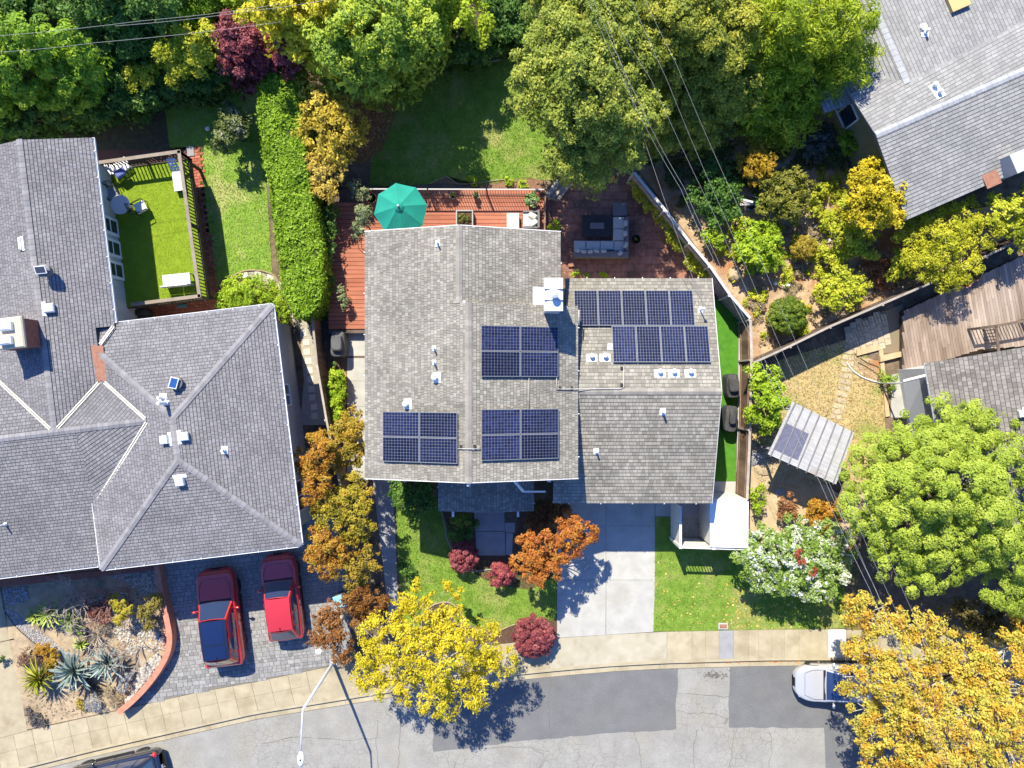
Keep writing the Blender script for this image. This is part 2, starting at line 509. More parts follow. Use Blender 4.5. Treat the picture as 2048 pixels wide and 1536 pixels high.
# ------------------------------------------------------------------ ground
gm_ = MB(); gm_.sheet([(-300,-300),(300,-300),(300,300),(-300,300)], -0.20)
struct('ground', gm_, M_SOIL)

UX = [(-700,1650),(-300,1545),(7,1475),(55,1461),(247,1419),(390,1386),(512,1364),(655,1334),(800,1310),(950,1292),(1114,1276),(1306,1264),(1536,1259),(2100,1257),(2900,1258)]
KX = [(-700,1730),(-300,1625),(33,1536),(187,1497),(300,1471),(512,1423),(709,1391),(870,1366),(1024,1346),(1091,1339),(1214,1328),(1324,1322),(1536,1316),(2100,1314),(2900,1315)]
def UY(x): return float(np.interp(x, [p[0] for p in UX], [p[1] for p in UX]))
def KY(x): return float(np.interp(x, [p[0] for p in KX], [p[1] for p in KX]))
xs = list(range(-700, 2901, 40))
# street: one sheet below the kerb
st = MB()
st.sheet(gp([(x, KY(x)-6) for x in xs] + [(2900,2300),(-700,2300)]), -0.12)
STREET = struct('street', st, M_ROAD)
def patch(pts, z=-0.116, m=M_PATCH):
    q = []
    for i in range(len(pts)):
        (x0,y0),(x1,y1) = pts[i],pts[(i+1)%len(pts)]; n = max(1,int(math.hypot(x1-x0,y1-y0)/14))
        q += [(x0+(x1-x0)*k/n+R(-1.3,1.3), y0+(y1-y0)*k/n+R(-1.3,1.3)) for k in range(n)]
    b = MB(); b.sheet(gp(q), z); return struct('asphalt_patch', b, m, parent=STREET)
patch([(870,1384),(960,1371),(1057,1359),(1214,1343),(1358,1337),(1356,1380),(1353,1400),(1355,1461),(1200,1470),(1024,1487),(900,1503),(865,1507)])
patch([(1461,1334),(1586,1332),(1900,1330),(2300,1331),(2300,1600),(1655,1600),(1651,1458),(1458,1457)])
# yard soil behind the pavement
ys = MB(); ys.prism(gp([(x, UY(x)+2) for x in xs] + [(2900,-700),(-700,-700)]), -0.19, -0.012)
struct('yard_soil', ys, M_SOIL)

# ------------------------------------------------------------------ pavement slabs, kerb and gutter
bed = MB(); bed.prism(gp([(x, UY(x)+1) for x in xs] + [(x, KY(x)-2) for x in xs[::-1]]), -0.18, -0.03)
PAVE = struct('pavement', bed, M_JOINT)
def quadslab(a, b, c, d, z0, z1, inset=0.008):
    q = [Vector((p[0], p[1], 0)) for p in (a, b, c, d)]; ce = sum(q, Vector())/4
    q = [p + (ce-p).normalized()*inset*1.4 for p in q]
    m = MB(); m.prism([(p.x, p.y) for p in q], z0, z1); return m
def mixp(x, lean, t):
    u = (x, UY(x)); k = (x+lean, KY(x+lean))
    return (u[0]+(k[0]-u[0])*t, u[1]+(k[1]-u[1])*t)
edges = [-120 + 36.6*i for i in range(22)]
for i in range(len(edges)-1):
    for t0, t1 in ((0, 0.46), (0.46, 0.985)):
        q = gp([mixp(edges[i],14,t0), mixp(edges[i+1],14,t0), mixp(edges[i+1],14,t1), mixp(edges[i],14,t1)])
        part('paving_slab', quadslab(*q, -0.05, R(-0.001,0.003), 0.006), M_WALK, PAVE)
ed2 = [edges[-1], 720, 790, 860, 930, 1000, 1050, 1093, 1214, 1334, 1384, 1411, 1438, 1467, 1497, 1517, 1544, 1569, 1598, 1656, 1692, 1760, 1830, 1900, 1970, 2040, 2110]
for i in range(len(ed2)-1):
    m = M_WALK
    if 1093 <= ed2[i] < 1334: m = M_WALK2
    if ed2[i] == 1438: m = M_GREY
    if ed2[i] == 1656: m = M_WHITEC
    l = 6 if ed2[i] < 1200 else 0
    q = gp([mixp(ed2[i],l,0), mixp(ed2[i+1],l,0), mixp(ed2[i+1],l,0.985), mixp(ed2[i],l,0.985)])
    part('paving_slab', quadslab(*q, -0.05, R(-0.001,0.003), 0.006), m, PAVE)
kb = MB()
for i in range(len(xs)-1):
    a, b = xs[i], xs[i+1]
    kb.prism(gp([(a,KY(a)-1),(b,KY(b)-1),(b,KY(b)+5),(a,KY(a)+5)]), -0.15, 0.006, 0.5)
struct('kerb', kb, M_WALK)
GUT = None
ge = [-120+90*i for i in range(26)]
gb_ = MB(); gb_.sheet(gp([(x, KY(x)+3) for x in xs]+[(x, KY(x)+18) for x in xs[::-1]]), -0.114)
GUT = struct('gutter', gb_, M_JOINT)
for i in range(len(ge)-1):
    a, b = ge[i], ge[i+1]
    q = gp([(a,KY(a)+6),(b,KY(b)+6),(b,KY(b)+17),(a,KY(a)+17)])
    part('gutter_slab', quadslab(*q, -0.125, -0.108+R(0,0.003), 0.004), M_WALK, GUT)

# ------------------------------------------------------------------ driveway of the middle house
db = MB(); db.sheet(gp([(1113,1000),(1352,1000),(1352,1034),(1311,1034),(1307,1263),(1113,1275)]), -0.008)
DRIVE = struct('driveway', db, M_JOINT)
ysr = [1000,1052,1160,None]
for (xa, xb, xa2, xb2) in ((1114,1212,1114,1211.5),(1212,1310,1211.5,1307)):
    for j in range(3):
        y0 = ysr[j]; y1 = ysr[j+1]
        ya, yb = (y1, y1) if y1 else (UY(xa)+0, UY(xb)+0)
        q = gp([(xa,y0),(xb,y0),(xb if y1 else xb2,yb),(xa,ya)])
        part('driveway_slab', quadslab(*q, -0.10, 0.004+R(0,0.003), 0.007), M_CONC, DRIVE)
part('driveway_slab', quadslab(*gp([(1310.5,1000),(1352,1000),(1352,1033),(1310.5,1033)]), -0.1, 0.005, 0.006), M_CONC, DRIVE)
# left edge slab of the neighbour's drive, bottom left corner
nb = MB(); nb.prism(gp([(-260,1080),(-5,1150),(2,1190),(55,1461),(7,1474),(-260,1538)]), -0.1, 0.003)
struct('neighbour_driveway', nb, M_WALK)
nj = MB(); nj.sheet(gp([(-60,1296),(28,1277),(28.5,1279),(-60,1298)]), 0.006); struct('driveway_joint', nj, M_JOINT)
# path on the left of the front lawn
fb = MB(); fb.sheet(gp([(744,955),(786,955),(802,1225),(776,1235)]), -0.008)
FP = struct('front_path', fb, M_JOINT)
py_ = [955,1010,1062,1115,1168,1230]
def xl(y): return 745+(y-955)*0.118
for j in range(5):
    q = gp([(xl(py_[j]),py_[j]),(xl(py_[j])+40-(py_[j]-955)*0.07,py_[j]),(xl(py_[j+1])+40-(py_[j+1]-955)*0.07,py_[j+1]),(xl(py_[j+1]),py_[j+1])])
    part('path_slab', quadslab(*q, -0.08, 0.006+R(0,0.004), 0.006), M_GREY, FP)
# entry walk and porch slab
eb = MB(); eb.sheet(gp([(943,1000),(1040,1000),(1024,1113),(952,1113)]), -0.006); EW = struct('entry_walk', eb, M_JOINT)
for q in ([(945,1000),(1008,1000),(1010,1062),(951,1062)], [(951,1063),(1010,1063),(1011,1111),(953,1111)], [(1010,1045),(1030,1045),(1030,1065),(1011,1065)], [(1012,1066),(1026,1066),(1024,1110),(1012,1110)]):
    part('walk_slab', quadslab(*gp(q), -0.08, 0.008+R(0,0.004), 0.006), M_GREY, EW)
# side slabs beside the covered grill
sb = MB(); sb.sheet(gp([(655,664),(750,664),(750,962),(655,962)]), -0.006); SS = struct('side_path', sb, M_JOINT)
yy = [666,714,762,813,862,912,960]
for j in range(6):
    part('path_slab', quadslab(*gp([(694,yy[j]+(2 if j==1 else 0)),(748,yy[j]+(2 if j==1 else 0)),(748,yy[j+1]-(2 if j==0 else 0)),(694,yy[j+1]-(2 if j==0 else 0))]), -0.08, 0.006+R(0,0.003), 0.006), M_CONC, SS)

# ------------------------------------------------------------------ lawns
M_GRASS = mat('lawn_green', (0.10,0.18,0.022), (0.19,0.29,0.045), scale=2.6, rough=0.95, spec=0.1, bump=1.5, bscale=30, c3=(0.29,0.28,0.10), s3=0.55, t3=(0.50,0.70))
M_GRASSDRY = mat('lawn_patchy', (0.14,0.26,0.03), (0.22,0.34,0.05), scale=2.0, rough=0.95, spec=0.1, bump=1.5, bscale=30, c3=(0.36,0.36,0.14), s3=0.45, t3=(0.50,0.64))
M_GRASSDEAD = mat('lawn_dry', (0.34,0.25,0.11), (0.46,0.36,0.18), scale=2.2, rough=0.95, spec=0.1, bump=1.8, bscale=9, c3=(0.24,0.26,0.07), s3=0.30, t3=(0.50,0.62), stretch=(1,1.6,1))
M_TURF = mat('artificial_turf', (0.145,0.22,0.014), (0.20,0.28,0.022), scale=3.0, rough=0.95, spec=0.1, bump=0.6, bscale=50)
M_TURF2 = mat('side_turf', (0.05,0.16,0.015), (0.08,0.22,0.025), scale=3.0, rough=0.95, spec=0.1, bump=0.6, bscale=50)
L_BLADE = leafmat('grass_blades', [(0.08,0.17,0.015),(0.15,0.27,0.03),(0.22,0.33,0.05),(0.34,0.34,0.12)], 0.4)
L_BLADEDRY = leafmat('dry_blades', [(0.22,0.19,0.07),(0.40,0.31,0.14),(0.50,0.40,0.21),(0.20,0.25,0.05)], 0.3)
L_BLADEMIX = leafmat('mixed_blades', [(0.12,0.24,0.02),(0.20,0.33,0.04),(0.28,0.36,0.08),(0.40,0.38,0.17)], 0.3)
def lawn(name, pts, m, z=0.0, blades=None, n=0, bl=None, label=None, size=0.07):
    b = MB(); P = gp(pts); b.prism(P, z-0.03, z); o = struct(name, b, m)
    if n:
        a = np.array(P); x0, y0 = a.min(0); x1, y1 = a.max(0)
        X = RNG.uniform(x0,x1,n*2); Y = RNG.uniform(y0,y1,n*2); k = inpoly_np(X,Y,P); X, Y = X[k][:n], Y[k][:n]; q = len(X)
        c = np.stack([X,Y,np.full(q,z+0.005)],1)
        an = RNG.uniform(0,6.283,q); d = np.stack([np.cos(an),np.sin(an),np.zeros(q)],1)
        e = np.stack([-np.sin(an),np.cos(an),np.zeros(q)],1)
        L_ = (size*RNG.uniform(0.6,1.5,q))[:,None]
        V = np.stack([c-d*L_*0.18, c+d*L_*0.18, c+e*L_*0.7+np.array([0,0,1])*L_*0.55],1)
        cl = np.sin(X*1.3)*np.cos(Y*1.7)*0.2
        me = quads_mesh('grass', V, np.clip(RNG.random(q)*0.8+cl+0.1,0,1), tri=True); me.materials.append(bl)
        g = bpy.data.objects.new('grass', me); COL.objects.link(g); tag(g, label, 'grass', kind='stuff')
    return o
lawn('lawn', [(789,960),(880,1000),(905,1100),(960,1120),(1030,1125),(1060,1000),(1113,1000),(1113,1242),(1030,1252),(985,1262),(900,1240),(830,1262),(803,1240)], M_GRASS, 0.0, 1, 14000, L_BLADE, 'short green grass of the front lawn beside the driveway')
lawn('lawn', [(1311,1034),(1480,1034),(1500,1090),(1720,1090),(1720,1256),(1306,1263)], M_GRASS, 0.0, 1, 11000, L_BLADE, 'short green grass between driveway and white flowering shrub')
lawn('lawn', [(755,135),(800,122),(900,118),(1000,110),(1110,110),(1110,360),(1040,362),(960,372),(880,366),(800,372),(740,372),(742,300),(770,240)], M_GRASS, 0.0, 1, 20000, L_BLADE, 'green back lawn in dappled shade under the oaks')
lawn('lawn', [(330,215),(420,190),(520,165),(545,560),(470,548),(440,560),(420,610),(395,300),(340,300)], M_GRASSDRY, 0.0, 1, 14000, L_BLADEMIX, 'patchy yellowing grass beside the tall clipped hedge')
lawn('lawn', [(1505,760),(1560,720),(1690,680),(1720,690),(1765,760),(1775,930),(1740,1010),(1700,960),(1520,990),(1505,880)], M_GRASSDEAD, 0.0, 1, 9000, L_BLADEDRY, 'dry straw coloured grass round the slatted pergola', 0.09)
lawn('turf_strip', [(1425,590),(1478,640),(1476,700),(1471,962),(1424,962)], M_TURF2, 0.0)
# soil beds
def bed_(name, pts, m, z=0.004):
    b = MB(); b.sheet(gp(pts), z); return struct(name, b, m)
M_MULCH = mat('mulch', (0.06,0.035,0.025), (0.13,0.075,0.05), scale=9, rough=1, bump=2, bscale=30)
bed_('entry_bed', [(876,985),(944,985),(952,1112),(1024,1112),(1040,1000),(1112,1000),(1112,1150),(1060,1180),(1010,1172),(970,1160),(935,1138),(905,1090)], M_MULCH, 0.006)
bed_('tree_bed', [(862,1250),(850,1225),(868,1208),(893,1205),(915,1222),(905,1245),(880,1258)], M_MULCH, 0.006)
bed_('corner_bed', [(975,1270),(1015,1256),(1060,1240),(1113,1238),(1113,1277),(1040,1284),(985,1290)], M_MULCH, 0.006)
M_RMULCH = mat('red_mulch', (0.16,0.085,0.055), (0.28,0.16,0.10), scale=8, rough=1, bump=2, bscale=26)
bed_('deck_bed', [(860,366),(895,352),(915,365),(960,378),(1088,378),(1088,362),(1060,355),(1010,362),(960,371)], M_RMULCH, 0.006)
bed_('garden_soil', [(1270,330),(1440,300),(1600,210),(1700,200),(1760,300),(1830,440),(2100,390),(2100,440),(1990,485),(1870,560),(1660,650),(1505,722),(1500,640),(1420,530)], M_DRYSOIL, 0.002)
bed_('side_soil', [(1500,880),(1560,905),(1680,990),(1740,960),(1720,1100),(1500,1100)], mat('pale_soil', (0.36,0.27,0.16), (0.47,0.37,0.24), scale=2, rough=1, bump=1, bscale=12), 0.003)
bed_('leaf_litter_ground', [(705,170),(760,180),(790,130),(790,230),(765,300),(720,330),(700,300)], mat('leaf_litter', (0.17,0.075,0.03), (0.34,0.17,0.07), scale=6, rough=1, bump=2, bscale=20), 0.005)
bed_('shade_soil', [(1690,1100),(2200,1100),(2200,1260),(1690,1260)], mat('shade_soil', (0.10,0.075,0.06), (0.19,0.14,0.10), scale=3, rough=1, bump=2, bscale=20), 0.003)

bed_('shade_toned_soil', [(-100,140),(420,120),(520,166),(420,192),(330,216),(340,300),(-100,300)], mat('shade_toned_soil',(0.045,0.045,0.025),(0.09,0.085,0.045),scale=4,rough=1,bump=1.5,bscale=20), 0.003)  # brown-black soil, with the tree shade also put into its dark colour
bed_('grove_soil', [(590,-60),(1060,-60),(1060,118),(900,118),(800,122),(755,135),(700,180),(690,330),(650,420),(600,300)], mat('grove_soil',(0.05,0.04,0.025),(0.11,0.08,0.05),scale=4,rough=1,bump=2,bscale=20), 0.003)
# stone border of the beds
def edging(name, pts, r, m, label, cat, z=0.03):
    L_ = smoothline(pts, 6); b = MB()
    b.tube([G(x,y,z) for x,y in L_], r, 5)
    return single(name, b, m, label, cat)
M_EDGE = mat('border_edge', (0.22,0.16,0.10), (0.33,0.25,0.16), scale=4, rough=0.9)
edging('lawn_edging', [(842,1262),(846,1235),(862,1212),(893,1204),(915,1215),(925,1235)], 0.05, M_EDGE, 'curved wooden edging round the yellow street tree', 'edging')
edging('lawn_edging', [(878,1010),(890,1050),(897,1085),(930,1138),(965,1140),(985,1138)], 0.025, M_GREY, 'thin grey edging between front lawn and entry bed', 'edging')
edging('lawn_edging', [(795,135),(840,125),(890,123),(950,128),(1000,120)], 0.04, M_GREY, 'thin dark edging along the shaded back of the lawn', 'edging')
edging('lawn_edging', [(860,368),(893,354),(915,368),(960,366),(1010,360),(1055,368)], 0.03, M_EDGE, 'wavy brown edging below the railing of the red deck', 'edging')
edging('lawn_edging', [(455,563),(480,545),(515,541),(548,552),(565,580)], 0.05, M_EDGE, 'pale curved edging round stepping stones by hedge', 'edging')
edging('lawn_edging', [(978,1270),(1010,1256),(1030,1248)], 0.04, M_EDGE, 'short wooden edging beside the largest red dome shrub', 'edging')
# garden paths
M_PATHGRAVEL = mat('path_gravel', (0.30,0.27,0.22), (0.40,0.37,0.31), scale=6, rough=1, bump=1, bscale=40)
STP = bed_('stone_path', [(470,556),(500,542),(540,545),(566,570),(588,610),(612,640),(628,660),(640,760),(652,850),(600,850),(608,760),(600,668),(575,620),(548,572),(500,562)], M_PATHGRAVEL, 0.004)
M_STONE = mat('step_stone', (0.46,0.44,0.38), (0.56,0.53,0.46), scale=4, rough=0.9, rnd=0.07)
for (x,y,a) in ((490,551,.2),(516,548,0),(541,554,-.3),(560,572,-.7),(578,600,-.7),(607,667,.05),(613,685,.05),(614,704,.05),(617,722,.05),(619,741,.05),(621,759,.05),(623,778,.05),(625,795,.05),(628,814,.05),(629,832,.05)):
    part('stepping_stone', MB().bbox(G(x,y,-0.02), 0.33, 0.31, 0.045, a, 0.01), M_STONE, STP)
# brick path of the left house
M_BRICK = mat('path_brick', (0.30,0.085,0.05), (0.42,0.15,0.09), scale=6, rough=0.9, rnd=0.22, bump=0.3)
bb = MB(); bb.sheet(gp([(370,294),(402,292),(412,410),(424,500),(436,612),(330,640),(210,650),(195,640),(195,300)]), 0.0); BP = struct('brick_path', bb, mat('brick_joint', (0.12,0.06,0.045)))
poly = gp([(378,296),(402,293),(410,400),(424,500),(436,612),(415,640),(300,652),(240,660),(236,615),(390,600),(396,560),(382,400)])
brick_me = None
ang = math.radians(6.6); ca, sa = math.cos(ang), math.sin(ang)
bmesh_ = MB().bbox((0,0,0), 0.29, 0.135, 0.03, 0, 0.008).mesh('brick'); bmesh_.materials.append(M_BRICK)
o0 = G(405,450); nbk = 0; cand = []
for i in range(-45, 45):
    for j in range(-16, 16):
        u = j*0.305 + (0.15 if i % 2 else 0); v = i*0.148
        x = o0.x + u*ca - v*sa; y = o0.y + u*sa + v*ca
        if inpoly(x, y, poly): cand.append((x, y))
cand.sort(key=lambda p: -p[0])
rest = MB()
for k, (x, y) in enumerate(cand):
    if k < 300: inst('brick', bmesh_, BP, locm(x, y, 0.0+R(0,0.004), ang))
    else: rest.bbox((x,y,0.0), 0.29, 0.135, 0.03, ang, 0.008)
if rest.v: struct('bricks', rest, M_BRICK, 'stuff', BP)

# ------------------------------------------------------------------ paver driveway of the left house
PD = struct('paver_driveway', MB().prism(gp([(318,1085),(602,1050),(606,1030),(668,1020),(700,1140),(700,1290),(655,1333),(512,1363),(390,1385),(249,1418),(310,1350),(345,1290)]), -0.05, -0.002), mat('paver_sand', (0.13,0.12,0.11), (0.2,0.19,0.17), scale=8, rough=1))
M_PAVER = mat('paver', (0.175,0.175,0.178), (0.25,0.247,0.238), scale=5, rough=0.9, rnd=0.20, tint=0.12, bump=0.3, bscale=40)
poly = gp([(322,1130),(602,1095),(612,1030),(662,1022),(700,1140),(700,1290),(655,1332),(512,1362),(390,1384),(262,1414),(318,1345),(348,1285)])
pmesh = []
for (sx, sy) in ((0.34,0.225),(0.225,0.225),(0.225,0.15)):
    q = MB().bbox((0,0,0), sx-0.016, sy-0.016, 0.03, 0, 0.008).mesh('paver'); q.materials.append(M_PAVER); pmesh.append((sx, sy, q))
cand = []; v = 0.0; o0 = G(248,1418)
while v < 11:
    u = R(-0.3, 0); k = random.choice((0.225,0.225,0.15))
    while u < 12.5:
        sx = random.choice((0.34,0.225,0.34)) if k > 0.2 else 0.225
        x = o0.x + (u+sx/2)*ca - (v+k/2)*sa; y = o0.y + (u+sx/2)*sa + (v+k/2)*ca
        if inpoly(x, y, poly): cand.append((x, y, sx, k))
        u += sx
    v += k
cand.sort(key=lambda p: -(1 if p[1] < W(0,1225).y else 0)*1000 + R(0,1))
rest = MB()
for n_, (x, y, sx, k) in enumerate(cand):
    if n_ < 300:
        me = [q for q in pmesh if q[0] == sx and q[1] == k][0][2]
        inst('paver', me, PD, locm(x, y, R(-0.004,0.004)-0.012, ang))
    else: rest.bbox((x,y,-0.012+R(-0.003,0.003)), sx-0.016, k-0.016, 0.03, ang, 0.008)
struct('pavers', rest, M_PAVER, 'stuff', PD)

# brick patio behind the house
M_PATIO = mat('patio_paver', (0.22,0.10,0.07), (0.33,0.17,0.125), scale=4, rough=0.9, rnd=0.12, bump=0.4, bscale=30, c3=(0.13,0.075,0.06), s3=0.6)
PT = struct('patio', MB().sheet(gp([(1088,395),(1110,395),(1130,360),(1270,350),(1420,548),(1430,600),(1088,600)]), -0.002), mat('patio_joint', (0.08,0.055,0.045)))
poly = gp([(1088,395),(1110,395),(1130,360),(1262,352),(1412,550),(1425,590),(1088,590)])
pm_ = MB().bbox((0,0,0), 0.585, 0.385, 0.03, 0, 0.008).mesh('patio_paver'); pm_.materials.append(M_PATIO)
o0 = G(1088,600)
for j in range(18):
    for i in range(-1, 16):
        x = o0.x + i*0.6 + (0.3 if j % 2 else 0); y = o0.y + j*0.4
        if inpoly(x, y, poly): inst('patio_paver', pm_, PT, locm(x, y, -0.012+R(0,0.003)))
# fallen leaves
def litter(pts, n, cols, label, size=0.09, z=0.02):
    P = gp(pts); a = np.array(P); x0,y0 = a.min(0); x1,y1 = a.max(0)
    X = RNG.uniform(x0,x1,n*3); Y = RNG.uniform(y0,y1,n*3); k = inpoly_np(X,Y,P); X,Y = X[k][:n],Y[k][:n]
    C = np.stack([X,Y,np.full(len(X),z)],1)
    V = leaves(C, np.tile([0,0,1.0],(len(X),1)), size, 0.7, 1.0, 0.35)
    me = quads_mesh('fallen_leaves', V, RNG.random(len(X))); me.materials.append(leafmat('litter_'+label[:24], cols, 0.1))
    o = bpy.data.objects.new('fallen_leaves', me); COL.objects.link(o); tag(o, label, 'leaves', kind='stuff')
YC = [(0.55,0.38,0.06),(0.60,0.45,0.14),(0.45,0.22,0.04),(0.62,0.50,0.25)]
litter([(1312,1120),(1490,1110),(1500,1255),(1312,1258)], 110, YC, 'yellow leaves strewn over the lawn right of driveway')
litter([(1450,1190),(1690,1150),(1690,1256),(1440,1258)], 330, YC, 'yellow leaves drifted under the white flowering shrub')
litter([(1360,1321),(1480,1318),(1700,1316),(1700,1324),(1480,1327),(1360,1330)], 260, [(0.45,0.19,0.05),(0.55,0.27,0.08),(0.35,0.14,0.04)], 'orange leaves caught in the gutter right of driveway', 0.1, -0.09)
litter([(620,1400),(720,1382),(720,1388),(620,1408)], 60, [(0.45,0.19,0.05),(0.55,0.27,0.08),(0.35,0.14,0.04)], 'orange leaves in gutter beside street lamp', 0.1, -0.09)
litter([(1430,560),(1700,430),(1850,540),(1660,640),(1510,715)], 500, [(0.38,0.13,0.05),(0.45,0.25,0.10),(0.55,0.42,0.22),(0.25,0.10,0.05)], 'red and tan leaf litter in the hillside garden', 0.12)
litter([(705,150),(800,150),(790,240),(740,330),(700,300)], 400, [(0.40,0.17,0.06),(0.55,0.30,0.13),(0.25,0.10,0.04)], 'orange leaf litter under the trees behind lawn', 0.12)
litter([(870,1385),(1010,1365),(1010,1285),(700,1320),(700,1385)], 150, YC, 'yellow leaves on pavement under the yellow tree', 0.09, 0.01)
litter([(1100,370),(1260,360),(1400,540),(1130,550)], 200, [(0.30,0.16,0.08),(0.40,0.26,0.14)], 'brown leaves scattered over the patio', 0.08, 0.025)

# cracks and stains on the road
M_STAIN = mat('oil_stain', (0.07,0.065,0.06), (0.16,0.155,0.145), scale=9, rough=0.8)
sb_ = MB()
for _ in range(90):
    a = R(0,6.28); d = abs(random.gauss(0,1)); c = (1432+d*26*math.cos(a)+6*math.cos(a), 1352+d*9*math.sin(a)); r_ = R(0.7,2.6)*(1.2 if d < 0.6 else 0.6)
    sb_.sheet(gp([(c[0]+r_*R(.5,1.2)*math.cos(q*0.785)*1.3, c[1]+r_*R(.5,1.2)*math.sin(q*0.785)) for q in range(8)]), -0.1145+_*0.00002)
struct('oil_stain', sb_, M_STAIN, 'stuff', STREET)
def crack(pts, w_=0.9):
    L_ = smoothline(pts, 5); L_ = [(x+R(-2,2), y+R(-2,2)) for x,y in L_]; b = MB()
    for i in range(len(L_)-1):
        (x0,y0),(x1,y1) = L_[i],L_[i+1]; d = math.hypot(x1-x0,y1-y0)+1e-6; nx,ny = -(y1-y0)/d*w_*R(.5,1)/2,(x1-x0)/d*w_*R(.5,1)/2
        b.sheet(gp([(x0+nx,y0+ny),(x1+nx,y1+ny),(x1-nx,y1-ny),(x0-nx,y0-ny)]), -0.1135)
    struct('road_crack', b, M_JOINT, parent=STREET)
for c in ([(1356,1424),(1390,1429),(1420,1428),(1460,1440)],[(1270,1466),(1280,1500),(1285,1540)],[(1469,1460),(1467,1500),(1460,1540)],[(755,1440),(752,1480),(757,1540)],[(797,1405),(800,1450),(798,1500),(796,1540)],[(520,1490),(600,1476),(690,1482),(760,1478)],[(1395,1462),(1388,1500),(1390,1540)],[(1356,1390),(1410,1392),(1458,1396)],[(1100,1360),(1098,1420),(1104,1480)],[(950,1500),(1030,1497),(1100,1505)],[(1540,1462),(1545,1500),(1538,1540)]): crack(c)
# ------------------------------------------------------------------ roofs
M_TAR = mat('roof_base_dark', (0.055,0.055,0.058), (0.085,0.083,0.08), scale=5, rough=0.95)
M_TARM = mat('roof_base_tan', (0.105,0.097,0.085), (0.145,0.135,0.12), scale=5, rough=0.95)
M_TARR = mat('roof_base_pale', (0.11,0.112,0.115), (0.15,0.15,0.152), scale=5, rough=0.95)
M_SHL = mat('shingle_slate_grey', (0.168,0.163,0.172), (0.213,0.207,0.218), scale=0.9, rough=0.95, spec=0.2, tint=0.15, c3=(0.145,0.141,0.148), s3=0.3, t3=(0.5,0.8), bump=0.5, bscale=45)
M_SHM = mat('shingle_weathered_tan', (0.212,0.198,0.168), (0.275,0.258,0.222), scale=0.7, rough=0.95, spec=0.2, tint=0.25, bump=0.5, bscale=45, c3=(0.165,0.157,0.14), s3=0.45, t3=(0.5,0.75))
M_SHR = mat('shingle_pale_grey', (0.235,0.232,0.225), (0.295,0.29,0.28), scale=0.9, rough=0.95, spec=0.2, tint=0.13, bump=0.5, bscale=45)
M_SHQ = mat('shingle_taupe', (0.17,0.155,0.14), (0.235,0.215,0.195), scale=0.9, rough=0.95, spec=0.2, tint=0.26, bump=0.5, bscale=45)
M_CAPL = mat('cap_slate_grey', (0.178,0.173,0.182), (0.222,0.216,0.226), scale=3, rough=0.95, rnd=0.14)
M_CAPM = mat('cap_tan', (0.215,0.20,0.175), (0.27,0.25,0.22), scale=3, rough=0.95, rnd=0.14)
M_CAPR = mat('cap_pale_grey', (0.29,0.30,0.31), (0.35,0.36,0.37), scale=3, rough=0.95, rnd=0.08)
M_WHITE = mat('white_paint', (0.66,0.66,0.65), (0.74,0.74,0.73), scale=3, rough=0.6)
M_GALV = mat('galvanised', (0.48,0.50,0.53), (0.58,0.60,0.63), scale=3, rough=0.45, metal=0.3)
M_STUCCO = mat('stucco_beige', (0.38,0.33,0.26), (0.46,0.40,0.32), scale=3, rough=0.95, bump=0.4, bscale=50)
M_STUCCOL = mat('stucco_grey', (0.40,0.40,0.40), (0.47,0.47,0.46), scale=3, rough=0.95, bump=0.4, bscale=50)
M_STUCCOG = mat('stucco_olive', (0.17,0.16,0.075), (0.22,0.20,0.10), scale=3, rough=0.95, bump=0.4, bscale=50)
M_GLASS = glassmat('window_glass', (0.025,0.035,0.05))
M_CREAM = mat('valley_metal_cream', (0.55,0.53,0.44), (0.63,0.61,0.51), scale=4, rough=0.6)
M_RUST = mat('rusty_metal', (0.22,0.10,0.065), (0.32,0.16,0.11), scale=6, rough=0.85)
M_PIPE = mat('grey_conduit', (0.38,0.37,0.35), rough=0.5)

